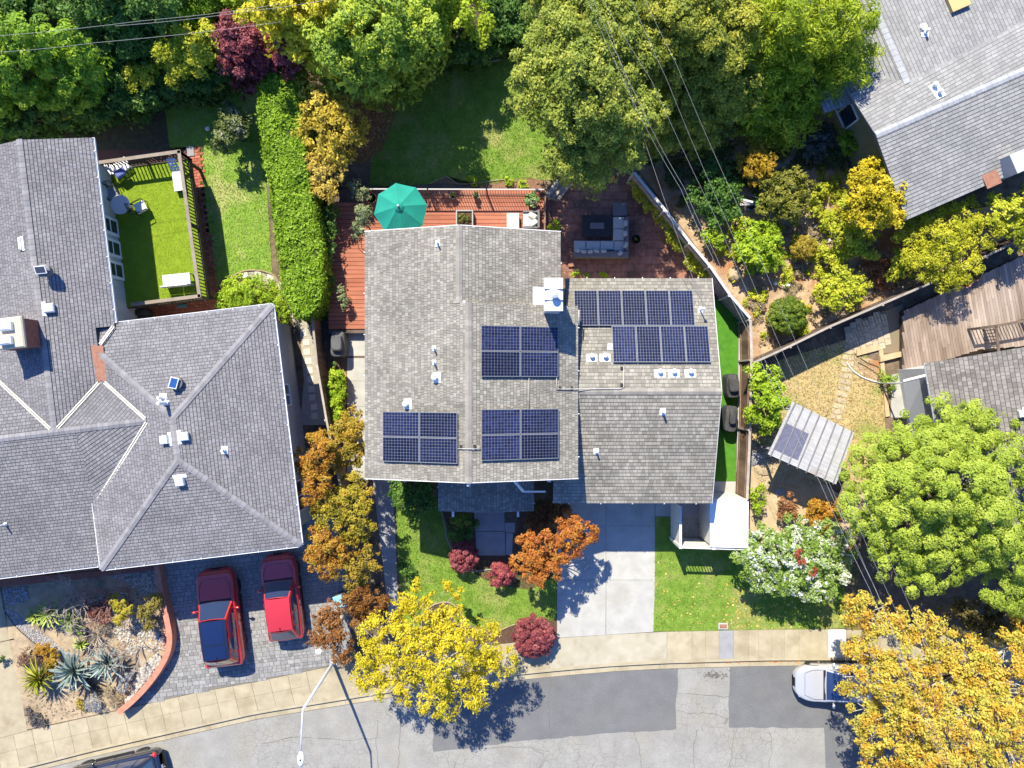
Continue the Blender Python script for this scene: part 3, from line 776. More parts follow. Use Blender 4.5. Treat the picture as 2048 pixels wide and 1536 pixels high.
def frame(poly):
    p = [Vector(q) for q in poly]
    u = (p[1]-p[0]).normalized(); n = u.cross(p[-1]-p[0]).normalized()
    if n.z < 0: n = -n
    v = n.cross(u).normalized()
    return p[0], u, v, n
def onplane(px, py, poly, off=0.0):
    """where the ray through a pixel meets a roof plane"""
    o, u, v, n = frame(poly)
    c = Vector((0,0,H)); d = W(px, py, 0) - c
    t = (o - c).dot(n)/d.dot(n)
    return c + d*t + n*off
def roof_slab(mb, poly, th=0.14):
    n = len(poly); P = [Vector(q) for q in poly]
    nz = (P[1]-P[0]).cross(P[2]-P[0]).z
    if nz < 0: P = P[::-1]
    Q = P + [q - Vector((0,0,th)) for q in P]
    mb.add(Q, [tuple(range(n)), tuple(range(2*n-1, n-1, -1))] + [(i, n+i, n+(i+1)%n, (i+1)%n) for i in range(n)], 0.5)
def shingle(mb, poly, ex=0.15, tw=(0.22,0.34), gapv=0.022, gapu=0.014, t=0.020):
    o, u, v, n = frame(poly)
    uv = [((Vector(q)-o).dot(u), (Vector(q)-o).dot(v)) for q in poly]
    a = sum(uv[i][0]*uv[(i+1)%len(uv)][1]-uv[(i+1)%len(uv)][0]*uv[i][1] for i in range(len(uv)))
    if a < 0: uv = uv[::-1]
    u0 = min(q[0] for q in uv); u1 = max(q[0] for q in uv); v1 = max(q[1] for q in uv)
    r = 0; vv = 0.0
    while vv < v1:
        x = u0 - R(0, tw[1])
        while x < u1:
            w = R(*tw)
            rect = [(x,vv),(x+w-gapu,vv),(x+w-gapu,vv+ex-gapv),(x,vv+ex-gapv)]
            c = clip_poly(rect, uv)
            if len(c) >= 3:
                P = [o + u*p[0] + v*p[1] + n*(t + (0.006-t)*(p[1]-vv)/ex) for p in c]
                F = [tuple(range(len(c)))]
                low = [i for i, p in enumerate(c) if abs(p[1]-vv) < 1e-6]
                if len(low) == 2:
                    i, j = low if low[1] == low[0]+1 else (low[1], low[0])
                    P += [o + u*c[i][0] + v*c[i][1], o + u*c[j][0] + v*c[j][1]]
                    m = len(c); F.append((j, i, m, m+1))
                mb.add(P, F, random.random())
            x += w
        vv += ex
def make_roof(house, faces, mbase, mshing, ex=0.15, tw=(0.22,0.34), th=0.14, **k):
    b = MB(); s = MB()
    for f in faces:
        roof_slab(b, f, th)
        shingle(s, f, ex, tw, **k)
    ro = part('roof', b, mbase, house)
    part('shingles', s, mshing, ro, kind='stuff')
    return ro
def cap_mesh(name, L_, w, drop, m):
    b = MB(); t = 0.018
    b.add([(0,-w,-drop+t),(0,0,t*1.6),(0,w,-drop+t),(L_,-w,-drop+t*0.3),(L_,0,t),(L_,w,-drop+t*0.3),
           (0,-w,-drop-0.01),(0,w,-drop-0.01)], [(0,3,4,1),(1,4,5,2),(6,0,1,2,7)], 0.5)
    me = b.mesh(name); me.materials.append(m); return me
def caps(p, q, roof, m, drop, L_=0.24, w=0.13, lift=0.02, name='ridge_cap'):
    p = Vector(p); q = Vector(q); d = q-p; n = max(1, int(d.length/(L_*0.88))); d.normalize()
    side = Vector((0,0,1)).cross(d).normalized(); up = d.cross(side).normalized()
    me = cap_mesh(name, L_, w, drop, m)
    base = WL[roof]
    for i in range(n):
        o = p + d*(i*(q-p).length/n) + up*lift - base
        M = Matrix(((d.x,side.x,up.x,o.x),(d.y,side.y,up.y,o.y),(d.z,side.z,up.z,o.z),(0,0,0,1)))
        inst(name, me, roof, M)
def gutter(p, q, roof_or_house, every=0.95, m=None, w=0.085):
    p = Vector(p); q = Vector(q); d = (q-p).normalized(); s = Vector((-d.y,d.x,0)).normalized()
    m = m or M_WHITE
    b = MB(); z = Vector((0,0,-0.07))
    b.beam(p+z, q+z, 0.02, 0.10); b.beam(p+s*w+z, q+s*w+z, 0.02, 0.10); b.beam(p+s*w*0.5+z-Vector((0,0,0.045)), q+s*w*0.5+z-Vector((0,0,0.045)), w, 0.012)
    b.beam(p+z, p+s*w+z, 0.02, 0.10); b.beam(q+z, q+s*w+z, 0.02, 0.10)
    g = part('gutter', b, m, roof_or_house)
    L_ = (q-p).length; n = max(1, int(L_/every))
    for i in range(n):
        c = p + d*((i+0.5)*L_/n)
        part('gutter_bracket', MB().beam(c-s*0.06+Vector((0,0,-0.005)), c+s*(w+0.015)+Vector((0,0,-0.005)), 0.035, 0.02), m, g)
    return g
def surf(c, n, x=None):
    n = Vector(n).normalized(); x = Vector(x) if x else Vector((1,0,0)); x = (x - n*x.dot(n)).normalized(); y = n.cross(x)
    return Matrix(((x.x,y.x,n.x,c[0]),(x.y,y.y,n.y,c[1]),(x.z,y.z,n.z,c[2]),(0,0,0,1)))
def tx(mb, M):
    mb.v = [tuple(M @ Vector(p)) for p in mb.v]; return mb
UPZ = Vector((0,0,1))
def vent_pipe(px, py, poly, roof, r=0.045, h=0.38, fl=0.16, off=0.03, flx=None):
    c = onplane(px, py, poly, off); n = frame(poly)[3]
    b = MB(); b.box(-fl*0.8, fl*0.8, -fl, fl, -0.012, 0.008); tx(b, surf(c, n, flx))
    b.tube([c-UPZ*0.05, c+UPZ*h], r, 10); b.tube([c, c+UPZ*0.12], r*1.5, 10)
    return part('vent_pipe', b, M_WHITE, roof, smooth=False)
def mushroom(px, py, poly, roof, r=0.13, flx=None, fs=(0.22,0.16)):
    c = onplane(px, py, poly, 0.03); n = frame(poly)[3]; u = frame(poly)[1]; v = frame(poly)[2]
    b = MB(); b.box(-fs[0], fs[0], -0.10, fs[1]*1.6, -0.012, 0.008); tx(b, surf(c+v*0.02, n, u))
    b.lathe(c, [(r*0.62,-0.05),(r*0.62,0.16),(r*1.0,0.15),(r*1.02,0.20),(r*0.85,0.26),(r*0.45,0.295),(0.01,0.305)], 14)
    return part('roof_vent', b, M_WHITE, roof)
def boxvent(px, py, poly, roof, sx=0.36, sy=0.36, h=0.22, flx=None, wing=0.12):
    c = onplane(px, py, poly, 0.03); n = frame(poly)[3]; u = frame(poly)[1]
    b = MB(); M = surf(c, n, u)
    q = MB(); q.box(-sx/2-wing, sx/2+wing, sy*0.5-0.06, sy*0.5+0.10, -0.01, 0.012); q.bbox((0,0,0), sx, sy, h, 0, 0.04)
    tx(q, M); return part('box_vent', q, M_WHITE, roof)
def solar_vent(px, py, poly, roof, rz, pcol, tilt=0.5):
    c = onplane(px, py, poly, 0.02)
    b = MB(); b.lathe(c, [(0.24,-0.05),(0.24,0.10),(0.20,0.14),(0.20,0.22),(0.30,0.23),(0.30,0.28),(0.05,0.34)], 14)
    o = part('solar_vent', b, mat('vent_grey', (0.12,0.12,0.13), rough=0.5), roof)
    M = Matrix.Translation(c+UPZ*0.46) @ Matrix.Rotation(rz,4,'Z') @ Matrix.Rotation(tilt,4,'X')
    q = MB(); q.box(-0.24,0.24,-0.17,0.17,-0.02,0.01); q.box(-0.03,0.03,-0.03,0.03,-0.2,-0.02); tx(q, M)
    part('vent_panel_frame', q, M_WHITE, roof)
    q = MB(); q.box(-0.20,0.20,-0.13,0.13,0.012,0.018)
    for x in (-0.07,0.07): q.box(x-0.006,x+0.006,-0.13,0.13,0.018,0.021)
    tx(q, M); part('vent_panel', q, pcol, roof)
def window(house, p, q, z0, z1, nrm, panes=2, fm=None):
    """framed window on a wall from p to q"""
    p = Vector((p[0],p[1],0)); q = Vector((q[0],q[1],0)); n = Vector((nrm[0],nrm[1],0)).normalized(); d = (q-p).normalized()
    fm = fm or M_WHITE; f = MB(); L_ = (q-p).length; t = n*0.03
    f.beam(p+t+UPZ*z0, q+t+UPZ*z0, 0.08, 0.08, up=n); f.beam(p+t+UPZ*z1, q+t+UPZ*z1, 0.08, 0.08, up=n)
    for i in range(panes+1):
        c = p + d*(L_*i/panes) + t; f.beam(c+UPZ*(z0+0.04), c+UPZ*(z1-0.04), 0.07, 0.078, up=n)
    w = part('window', f, fm, house)
    for i in range(panes):
        a = p + d*(L_*i/panes+0.035); b_ = p + d*(L_*(i+1)/panes-0.035)
        g = MB(); o = n*0.015
        g.add([a+o+UPZ*(z0+.04), b_+o+UPZ*(z0+.04), b_+o+UPZ*(z1-.04), a+o+UPZ*(z1-.04)], [(0,1,2,3)])
        part('pane', g, M_GLASS, w)
    return w

# ================================================================== middle house
XL, XR1, XR2 = -6.305, -2.18, -1.79
HE = 5.2; HR1 = 6.44; HR2 = 6.55
YT, YS, YB = 6.54, 3.34, -4.05
XE1 = 2.08; HE1 = 5.16; XE2 = 2.83; HE2 = 5.165
house = thing('house', 'middle house with weathered tan shingle roof and five solar arrays', 'house', (0,0,0))
A1 = [(XL,YT,HE),(XL,YS,HE),(XR1,YS,HR1),(XR1,YT,HR1)]
A1r = [(XE1,YS,HE1),(XE1,YT,HE1),(XR1,YT,HR1),(XR1,YS,HR1)]
A2 = [(XL,YS,HE),(XL,YB,HE),(XR2,YB,HR2),(XR2,YS,HR2)]
A2r = [(XE2,YB,HE2),(XE2,YS,HE2),(XR2,YS,HR2),(XR2,YB,HR2)]
roof_m = make_roof(house, [A1,A1r,A2,A2r], M_TARM, M_SHM, ex=0.145, tw=(0.08,0.19), gapv=0.016, gapu=0.012)
caps((XR1,YT,HR1),(XR1,YS+0.02,HR1), roof_m, M_CAPM, 0.035, 0.27, 0.14)
caps((XR2,YS,HR2),(XR2,YB,HR2), roof_m, M_CAPM, 0.035, 0.27, 0.14)
part('ridge_end_flashing', MB().blob((XR2-0.18,YS+0.02,HR1+0.06),0.07,0.07,0.05,8,4,0.1), M_WHITE, roof_m)
# walls, gable ends
w = MB()
def gable_wall(b, x0, x1, y0, y1, z, xr, zr):
    b.box(x0, x1, y0, y1, -0.1, z)
    for y in (y0, y1):
        s = -1 if y == y0 else 1
    b.add([(x0,y0,z),(x1,y0,z),(xr,y0,zr),(x0,y1,z),(x1,y1,z),(xr,y1,zr)], [(0,1,2),(5,4,3),(0,2,5,3),(1,4,5,2)])
gable_wall(w, XL+0.55, XE2-0.45, YB+0.45, YS, 5.15, XR2, 6.36)
gable_wall(w, XL+0.551, XE1-0.45, YS-0.01, YT-0.4, 5.15, XR1, 6.25)
part('wall', w, M_STUCCO, house)
gutter((XL,YT,HE),(XL,YB,HE), house, 1.6); gutter((XE1,YS+0.5,HE1),(XE1,YT,HE1), house, 1.6, w=0.085)
gutter((XE2,YB,HE2),(XE2,YS,HE2), house, 1.6)
fs = MB(); 
for (a, b_) in (((XL,YB-0.01,HE-0.08),(XR2,YB-0.01,HR2-0.08)),((XR2,YB-0.01,HR2-0.08),(XE2,YB-0.01,HE2-0.08)),((XL,YT+0.01,HE-0.08),(XR1,YT+0.01,HR1-0.08)),((XR1,YT+0.01,HR1-0.08),(XE1,YT+0.01,HE1-0.08))):
    part('fascia', MB().beam(a, b_, 0.03, 0.18), M_WHITE, house)
for (x) in (XR2, 1.6, -4.6):
    part('rafter_end', MB().box(x-0.07,x+0.07,YB-0.16,YB+0.3, (HR2 if x==XR2 else HE+0.1)-0.28,(HR2 if x==XR2 else HE+0.1)-0.12), M_WHITE, house)
# garage wing
BX0, BX1, BYT, BYR, BYB, BHE, BHR = 1.85, 9.015, 4.755, -0.32, -5.364, 3.6, 5.1
B_up = [(BX1,BYT,BHE),(2.4,BYT,BHE),(2.4,BYR,BHR),(BX1,BYR,BHR)]
B_dn = [(BX0,BYB,BHE),(BX1,BYB,BHE),(BX1,BYR,BHR),(BX0,BYR,BHR)]
roof_g = make_roof(house, [B_up,B_dn], M_TARM, M_SHM, ex=0.165, tw=(0.10,0.22), gapv=0.03, gapu=0.012)
caps((2.9,BYR,BHR),(BX1,BYR,BHR), roof_g, M_CAPM, 0.035, 0.27, 0.14)
w = MB(); w.box(2.3, BX1-0.35, BYB+0.45, BYT-0.45, -0.1, 3.6)
w.add([(BX1-0.35,BYB+0.45,3.6),(BX1-0.35,BYT-0.45,3.6),(BX1-0.35,BYR,4.95),(2.9,BYB+0.45,3.6),(2.9,BYT-0.45,3.6),(2.9,BYR,4.95)], [(0,1,2),(5,4,3),(0,2,5,3),(1,4,5,2)])
part('wall', w, M_STUCCO, house)
gutter((BX1,BYT,BHE),(2.75,BYT,BHE), house, 1.2); gutter((BX0,BYB,BHE),(BX1,BYB,BHE), house, 1.3)
for (y_) in (BYB, BYT): part('fascia', MB().beam((BX1+0.012,y_,BHE-0.09),(BX1+0.012,BYR,BHR-0.09),0.025,0.17), M_WHITE, house)
# garage door: four panels
gd = part('garage_door', MB().box(2.9,7.7,BYB+0.40,BYB+0.46,0,2.25), M_WHITE, house)
for k in range(4):
    for j in range(4):
        part('door_panel', MB().box(3.0+j*1.18,4.05+j*1.18,BYB+0.37,BYB+0.402,0.08+k*0.55,0.52+k*0.55), M_WHITE, gd)
# entry roof in the shade, low gable
EH, ER = 2.9, 3.35
ex0 = W(877,1022,EH).x; ex1 = W(1067,1022,EH).x; ey = W(877,1022,EH).y; exm = (ex0+ex1)/2
C1 = [(ex0,YB+0.4,EH),(ex0,ey,EH),(exm,ey,ER),(exm,YB+0.4,ER)]
C2 = [(ex1,ey,EH),(ex1,YB+0.4,EH),(exm,YB+0.4,ER),(exm,ey,ER)]
roof_e = make_roof(house, [C1,C2], M_TARM, M_SHM, ex=0.145, tw=(0.08,0.19), gapv=0.016, gapu=0.012)
gutter((ex0,YB+0.4,EH),(ex0,ey,EH), house, 3); gutter((ex1,ey,EH),(ex1,ey+0.7,EH), house, 3)
for px in (906, 1036):
    c = W(px,1029,2.7); part('beam_end', MB().box(c.x-0.05,c.x+0.05,c.y-0.1,c.y+0.35,2.6,2.78), M_WHITE, house)
    part('porch_post', MB().box(c.x-0.06,c.x+0.06,c.y+0.2,c.y+0.32,0,2.6), M_WHITE, house)
dp = MB(); a = W(1024,958,4.3); b1 = W(1046,983,3.9); c1 = W(1091,983,3.85)
dp.tube([a,b1],0.045,6); dp.tube([a+Vector((0.08,0,0)),b1+Vector((0.08,0,0))],0.02,5); dp.tube([b1,c1],0.04,6)
part('downpipe', dp, M_WHITE, house)
front = part('front_door', MB().box(exm-0.5,exm+0.5,YB+0.38,YB+0.455,0,2.1), mat('door_brown',(0.16,0.07,0.04)), house)
part('handle', MB().blob((exm+0.38,YB+0.36,1.0),0.03,0.03,0.03,8,4,0), M_GALV, front)
window(house, (-5.2,YB+0.45), (-3.6,YB+0.45), 1.0, 2.2, (0,-1)); window(house, (0.6,YB+0.45), (2.0,YB+0.45), 3.9, 4.8, (0,-1))
window(house, (-5.2,YB+0.45), (-3.4,YB+0.45), 3.7, 4.8, (0,-1)); window(house, (-5,YT-0.4), (-2.6,YT-0.4), 0.9, 2.9, (0,1), 3); window(house, (-1.6,YT-0.4), (0.8,YT-0.4), 0.9, 2.9, (0,1), 3)
window(house, (BX1-0.35,-3), (BX1-0.35,-1.6), 1.1, 2.2, (1,0)); window(house, (XL+0.55,2), (XL+0.55,0.4), 1.1, 2.3, (-1,0))
# chimney with sheet metal cap
cx0, cx1 = W(1088,0,7.3).x, W(1126,0,7.3).x; cy0, cy1 = W(0,622,7.3).y, W(0,556,7.3).y
part('chimney', MB().box(cx0+0.06,cx1-0.06,cy0+0.06,cy1-0.06,4.2,7.28), M_GALV, house)
cp = MB(); xm = (cx0+cx1)/2; ym = (cy0+cy1)/2
cp.box(cx0,cx1,cy0,cy1,7.24,7.31)
cp.add([(cx0,cy0,7.31),(cx1,cy0,7.31),(cx1,cy1,7.31),(cx0,cy1,7.31),(xm-0.1,ym-0.12,7.40),(xm+0.1,ym-0.12,7.40),(xm+0.1,ym+0.12,7.40),(xm-0.1,ym+0.12,7.40)], [(0,1,5,4),(1,2,6,5),(2,3,7,6),(3,0,4,7),(4,5,6,7)])
cap = part('chimney_cap', cp, mat('cap_metal', (0.60,0.63,0.66), (0.68,0.70,0.72), scale=2, rough=0.4, metal=0.2), house)
for y in (ym-0.22, ym+0.22): part('cap_seam', MB().box(cx0+0.01,cx1-0.01,y-0.012,y+0.012,7.33,7.415), M_PIPE, cap)
part('flue', MB().lathe((xm+0.02,ym-0.03,7.38), [(0.11,0),(0.11,0.28),(0.16,0.28),(0.16,0.33),(0.05,0.38)], 16), M_GALV, cap)
part('chimney_flashing', tx(MB().box(-0.55,0.1,-0.75,0.55,0,0.015), surf((cx0+0.12,ym,6.44-0.3*(cx0+0.12+2.18)+0.03), (0.3,0,1))), M_GALV, house)
# vents
vent_pipe(876,487,A1,roof_m,0.035,0.35,0.13); vent_pipe(869,697,A2,roof_m,0.035,0.35,0.11); vent_pipe(869,725,A2,roof_m,0.035,0.40,0.11)
mushroom(870,755,A2,roof_m,0.13); mushroom(812,808,A2,roof_m,0.13)
for x,y in ((1183,712),(1210,712),(1319,743),(1347,743),(1380,743)): mushroom(x,y,B_up,roof_g,0.115,fs=(0.24,0.16))
vent_pipe(1325,823,B_dn,roof_g,0.05,0.40,0.16); vent_pipe(1192,902,B_dn,roof_g,0.04,0.34,0.14)
boxvent(1221,692,B_up,roof_g,0.25,0.2,0.06,wing=0.02)
# conduits
def conduit(pts, r=0.016, label=None):
    b = MB(); b.tube(pts, r, 6); return part('conduit', b, M_PIPE, house, smooth=True)
conduit([onplane(1057,750,A2r,0.07), onplane(1057,822,A2r,0.07)])
e1 = onplane(1112,752,A2r,0.08); e2 = onplane(1112,778,A2r,0.08)
conduit([e1, e2, onplane(1150,778,A2r,0.10), onplane(1180,779,B_up,0.12), onplane(1240,779,B_up,0.08), onplane(1247,775,B_up,0.08), onplane(1247,733,B_up,0.08)], 0.02)
conduit([onplane(915,897,A2,0.08), (XR2,onplane(937,897,A2).y,HR2+0.12), onplane(962,897,A2r,0.08)], 0.018)
for (x,y,p) in ((922,893,A2),(949,893,A2r),(1119,776,A2r),(1143,776,A2r),(1243,737,B_up),(1243,770,B_up)):
    c = onplane(x,y,p,0.03); part('conduit_foot', MB().cbox(c-UPZ*0.03,0.10,0.13,0.09), mat('black_rubber',(0.03,0.03,0.03)), house)
conduit([onplane(1157,620,A2r,0.05), onplane(1157,650,A2r,0.05)], 0.03)
# service mast
c = onplane(1400,621,B_up); MAST = c + UPZ*0.75
b = MB(); b.tube([c-UPZ*0.1, MAST], 0.03, 8); b.lathe(MAST-UPZ*0.05, [(0.03,0),(0.07,0.04),(0.07,0.1),(0.02,0.13)], 10); b.box(c.x-0.12,c.x+0.12,c.y-0.12,c.y+0.12,c.z-0.02,c.z+0.05)
part('service_mast', b, M_GALV, house)

# ------------------------------------------------------------------ solar arrays
M_CELL = mat('solar_cell', (0.008,0.010,0.030), (0.012,0.016,0.050), scale=1.2, rough=0.14, spec=0.5, tint=0.35, rnd=0.5)
M_BACK = mat('panel_backsheet', (0.17,0.18,0.20), rough=0.5)
PW, PH_ = 1.68, 1.046
pb = MB(); pb.box(-PW/2,PW/2,-PH_/2,PH_/2,0,0.03); panel_me = pb.mesh('solar_panel'); panel_me.materials.append(M_BACK)
pc = MB(); cw, ch = (PW-0.05)/12, (PH_-0.05)/8
for i in range(12):
    for j in range(8):
        x = -PW/2+0.025+i*cw; y = -PH_/2+0.025+j*ch; g = 0.0045; k = 0.012
        x0,x1,y0,y1 = x+g,x+cw-g,y+g,y+ch-g
        pc.add([(x0+k,y0,.034),(x1-k,y0,.034),(x1,y0+k,.034),(x1,y1-k,.034),(x1-k,y1,.034),(x0+k,y1,.034),(x0,y1-k,.034),(x0,y0+k,.034)], [tuple(range(8))])
cell_me = pc.mesh('solar_cells'); cell_me.materials.append(M_CELL)
rail_m = mat('rail_metal', (0.32,0.32,0.33), rough=0.5, metal=0.5)
def array(label, px, py, poly, cols, rows, portrait, up):
    """array whose centre the photograph shows at px, py; rows run across the slope"""
    o, u, v, n = frame(poly)
    c = onplane(px, py, poly, 0.12)
    t = thing('solar_array', label, 'solar panels', c, 'solar arrays on the middle house')
    x = Vector((1,0,0)); x = (x - n*x.dot(n)).normalized(); y = n.cross(x)
    w_, h_ = (PH_,PW) if portrait else (PW,PH_)
    for i in range(cols):
        for j in range(rows):
            p = x*((i-(cols-1)/2)*(w_+0.018)) + y*((j-(rows-1)/2)*(h_+0.018))
            M = Matrix(((x.x,y.x,n.x,p.x),(x.y,y.y,n.y,p.y),(x.z,y.z,n.z,p.z),(0,0,0,1)))
            if portrait: M = M @ Matrix.Rotation(math.pi/2,4,'Z')
            pn = inst('solar_panel', panel_me, t, M)
            ce = inst('solar_cells', cell_me, pn, Matrix.Identity(4)); ce['kind'] = 'stuff'
    for j in range(rows):
        for s in (-0.25,0.25):
            a = c + y*((j-(rows-1)/2+s)*h_) - x*(cols*w_/2+0.02) - n*0.03; b_ = c + y*((j-(rows-1)/2+s)*h_) + x*(cols*w_/2+0.02) - n*0.03
            part('mounting_rail', MB().beam(a, b_, 0.04, 0.045), rail_m, t)
array('solar array left of the roof ridge, near the front eave', 841.5, 874, A2, 2, 2, False, 0)
array('solar array right of the ridge with chimney shadow across its corner', 1038.5, 703, A2r, 2, 2, False, 0)
array('solar array right of the ridge, front one joined by conduit over ridge', 1039, 868, A2r, 2, 2, False, 0)
array('solar array of five upright panels by the rear gutter of garage wing', 1267, 618, B_up, 5, 1, True, 0)
array('solar array of four upright panels nearest the garage wing ridge', 1320.5, 690, B_up, 4, 1, True, 0)

# ================================================================== left house
LO = Vector((-9.309,-7.103,0)); LE = Vector((0.9928,0.1196,0)).normalized(); LN = Vector((-LE.y,LE.x,0))
def LW(u, v, z): return LO + LE*u + LN*v + UPZ*z
lh = thing('house', 'left house with slate grey hipped shingle roof and cream valleys', 'house', LW(-8,6,0))
E0, ER_, ET = 4.3, 4.3+0.25*4.43, 10.66
u0, um = -8.87, -4.43
r1 = (um, 4.43); r2 = (um, ET-4.43)
LF = [[LW(u0,0,E0),LW(0,0,E0),LW(um,4.43,ER_)],
      [LW(0,0,E0),LW(0,ET,E0),LW(um,ET-4.43,ER_),LW(um,4.43,ER_)],
      [LW(0,ET,E0),LW(u0,ET,E0),LW(um,ET-4.43,ER_)],
      [LW(u0,ET,E0),LW(u0,0,E0),LW(um,4.43,ER_),LW(um,ET-4.43,ER_)]]
MH = 5.10; MV = 6.24
LM_s = [LW(-27,0.05,3.55),LW(-8.80,0.05,3.55),LW(-8.80,MV,MH),LW(-27,MV,MH)]
LM_s2 = [LW(-8.80,3.0,3.55+.25*2.95),LW(-8.6,3.1,3.55+.25*3.05),LW(-5.65,MV,MH),LW(-8.80,MV,MH)]
LM_n = [LW(-7.68,8.27,MH-.25*2.03),LW(-9.71,MV,MH),LW(-5.65,MV,MH)]
LM_w = [LW(-12.47,9.0,MH-.25*2.76),LW(-27,9.0,MH-.25*2.76),LW(-27,MV,MH),LW(-9.71,MV,MH)]
NE_ = 5.1-.25*2.76
LN_e = [LW(-6.95,ET-0.1,NE_),LW(-6.95,18.9,NE_),LW(-9.71,18.9,MH),LW(-9.71,ET-0.1,MH)]
LN_e2 = [LW(-7.69,8.25,MH-.25*2.02),LW(-7.69,ET-0.1,MH-.25*2.02),LW(-9.71,ET-0.1,MH),LW(-9.71,MV,MH)]
LN_e3 = [LW(-6.95,ET-0.1,NE_),LW(-7.69,ET-0.1,MH-.25*2.02),LW(-7.69,ET-0.84,MH-.25*2.02)]
LN_w = [LW(-12.47,18.9,NE_),LW(-12.47,9.0,NE_),LW(-9.71,MV,MH),LW(-9.71,18.9,MH)]
roof_l = make_roof(lh, LF+[LM_s,LM_s2,LM_n,LM_w,LN_e,LN_e2,LN_w], M_TAR, M_SHL, ex=0.15, tw=(0.13,0.24), gapv=0.026, gapu=0.014)
for a, b_ in (((u0,0,E0),(um,4.43,ER_)),((0,0,E0),(um,4.43,ER_)),((0,ET,E0),(um,ET-4.43,ER_)),((-7.7,ET-1.17,E0+.2925),(um,ET-4.43,ER_))):
    caps(LW(*a), LW(*b_), roof_l, M_CAPL, 0.022, 0.27, 0.14, 0.03)
caps(LW(um,4.43,ER_), LW(um,ET-4.43,ER_), roof_l, M_CAPL, 0.03, 0.27, 0.14); caps(LW(-5.7,MV,MH), LW(-20,MV,MH), roof_l, M_CAPL, 0.03, 0.27, 0.14); caps(LW(-9.71,MV,MH), LW(-9.71,18.9,MH), roof_l, M_CAPL, 0.03, 0.27, 0.14)
for a, b_ in (((u0,0,E0),(0,0,E0)),((0,0,E0),(0,ET,E0)),((0,ET,E0),(-6.95,ET,E0)),((u0,3.0,E0),(u0,0,E0)),((-6.95,ET+0.05,NE_),(-6.95,18.9,NE_)),((-26,0.05,3.55),(-8.85,0.05,3.55))):
    g = gutter(LW(*b_), LW(*a), lh, 1.15)
def valley(pts, lift=0.05):
    P = [LW(*p)+UPZ*lift for p in pts]; b = MB(); d = (P[1]-P[0]).normalized(); s = d.cross(UPZ).normalized()
    for k in (-0.045,0.045): b.beam(P[0]+s*k, P[1]+s*k, 0.05, 0.016)
    part('valley_flashing', b, M_CREAM, roof_l)
valley([(-5.75,MV+0.1,MH-0.02),(-7.55,8.14,MH-.25*1.9)]); valley([(-9.55,6.4,MH-.04),(-7.8,8.15,MH-.25*1.9)]); valley([(-5.7,MV-0.05,MH-0.015),(-8.6,3.1,4.31)])
valley([(-9.87,6.4,MH-.04),(-12.4,8.93,MH-.25*2.69)]); valley([(-7.55,ET-0.85,4.3+.25*1.2),(-6.98,ET-0.1,4.41)])
cr = MB(); cr.add([LW(-7.95,8.1,4.66),LW(-7.42,8.1,4.66),LW(-7.42,9.75,4.67),LW(-7.95,9.85,4.67),LW(-7.69,8.25,4.645),LW(-7.69,9.75,4.655)], [(0,4,5,3),(4,1,2,5)])
part('cricket_flashing', cr, M_RUST, roof_l)
# walls
def lbox(b, ua, ub, va, vb, z0, z1):
    b.prism([(p.x,p.y) for p in (LW(ua,va,0),LW(ub,va,0),LW(ub,vb,0),LW(ua,vb,0))], z0, z1)
w = MB(); lbox(w, u0+0.4,-0.55,0.5,ET-0.5,-0.1,4.25); part('wall', w, M_STUCCOL, lh)
w = MB(); lbox(w, -27,-8.5,0.9,MV+2,-0.1,3.6); lbox(w, -12,-7.8,MV+1,18.5,-0.1,4.32); part('wall', w, M_STUCCOL, lh)
p = LW(-0.55,7.2,0); q = LW(-0.55,6.2,0); window(lh, p, q, 1.6, 2.6, LE); p = LW(-0.55,2.6,0); q = LW(-0.55,1.2,0); window(lh, p, q, 1.3, 2.6, LE)
for k in range(3):
    p = LW(-7.8,16.0-k*1.05,0); q = LW(-7.8,15.15-k*1.05,0)
    d = part('glass_door', MB().beam(p+LE*0.03+UPZ*2.62, q+LE*0.03+UPZ*2.62, 2.2, 0.07, up=LE), M_WHITE, lh)
    for zz in (1.75,2.35,2.95):
        part('pane', MB().beam(p+LE*0.08+(q-p)*0.17+UPZ*(zz+0.2), p+LE*0.08+(q-p)*0.83+UPZ*(zz+0.2), 0.48, 0.02, up=LE), M_GLASS, d)
    part('handle', MB().blob(p+LE*0.10+(q-p)*0.9+UPZ*2.5,0.03,0.03,0.03,6,4,0), M_GALV, d)
gd = MB(); gd.beam(LW(-7.6,0.44,1.2),LW(-1.6,0.44,1.2),0.05,2.3); gd_o = part('garage_door', gd, M_WHITE, lh)
# vents and chimney
LE_e, LE_n, LE_w, LE_s = LF[1], LF[2], LF[3], LF[0]
BLUEP = mat('vent_panel_blue', (0.03,0.10,0.30), rough=0.15, spec=0.8); DARKP = mat('vent_panel_dark', (0.05,0.06,0.09), rough=0.2)
solar_vent(357,766,LE_n,roof_l,1.3,BLUEP,0.35); solar_vent(95,543,LN_w,roof_l,0.1,DARKP,0.4)
boxvent(333,879,LE_w,roof_l); boxvent(369,873,LE_e,roof_l); boxvent(362,961,LE_s,roof_l); boxvent(100,617,LN_e,roof_l,0.38,0.40); boxvent(43,488,LN_w,roof_l,0.55,0.12,0.12,wing=0.04)
vent_pipe(326,796,LE_n,roof_l,0.06,0.45,0.2); vent_pipe(334,806,LE_n,roof_l,0.07,0.8,0.12); vent_pipe(449,900,LE_e,roof_l,0.05,0.35,0.17); vent_pipe(12,1048,LM_s,roof_l,0.04,0.4,0.08)
ch = MB(); c = W(10,667,6.3); ch.cbox((c.x,c.y,3.8),1.35,1.15,2.35,0.115)
cho = part('chimney', ch, mat('chimney_brick', (0.16,0.06,0.045), (0.25,0.10,0.07), scale=6, rough=0.95, bump=0.5), lh)
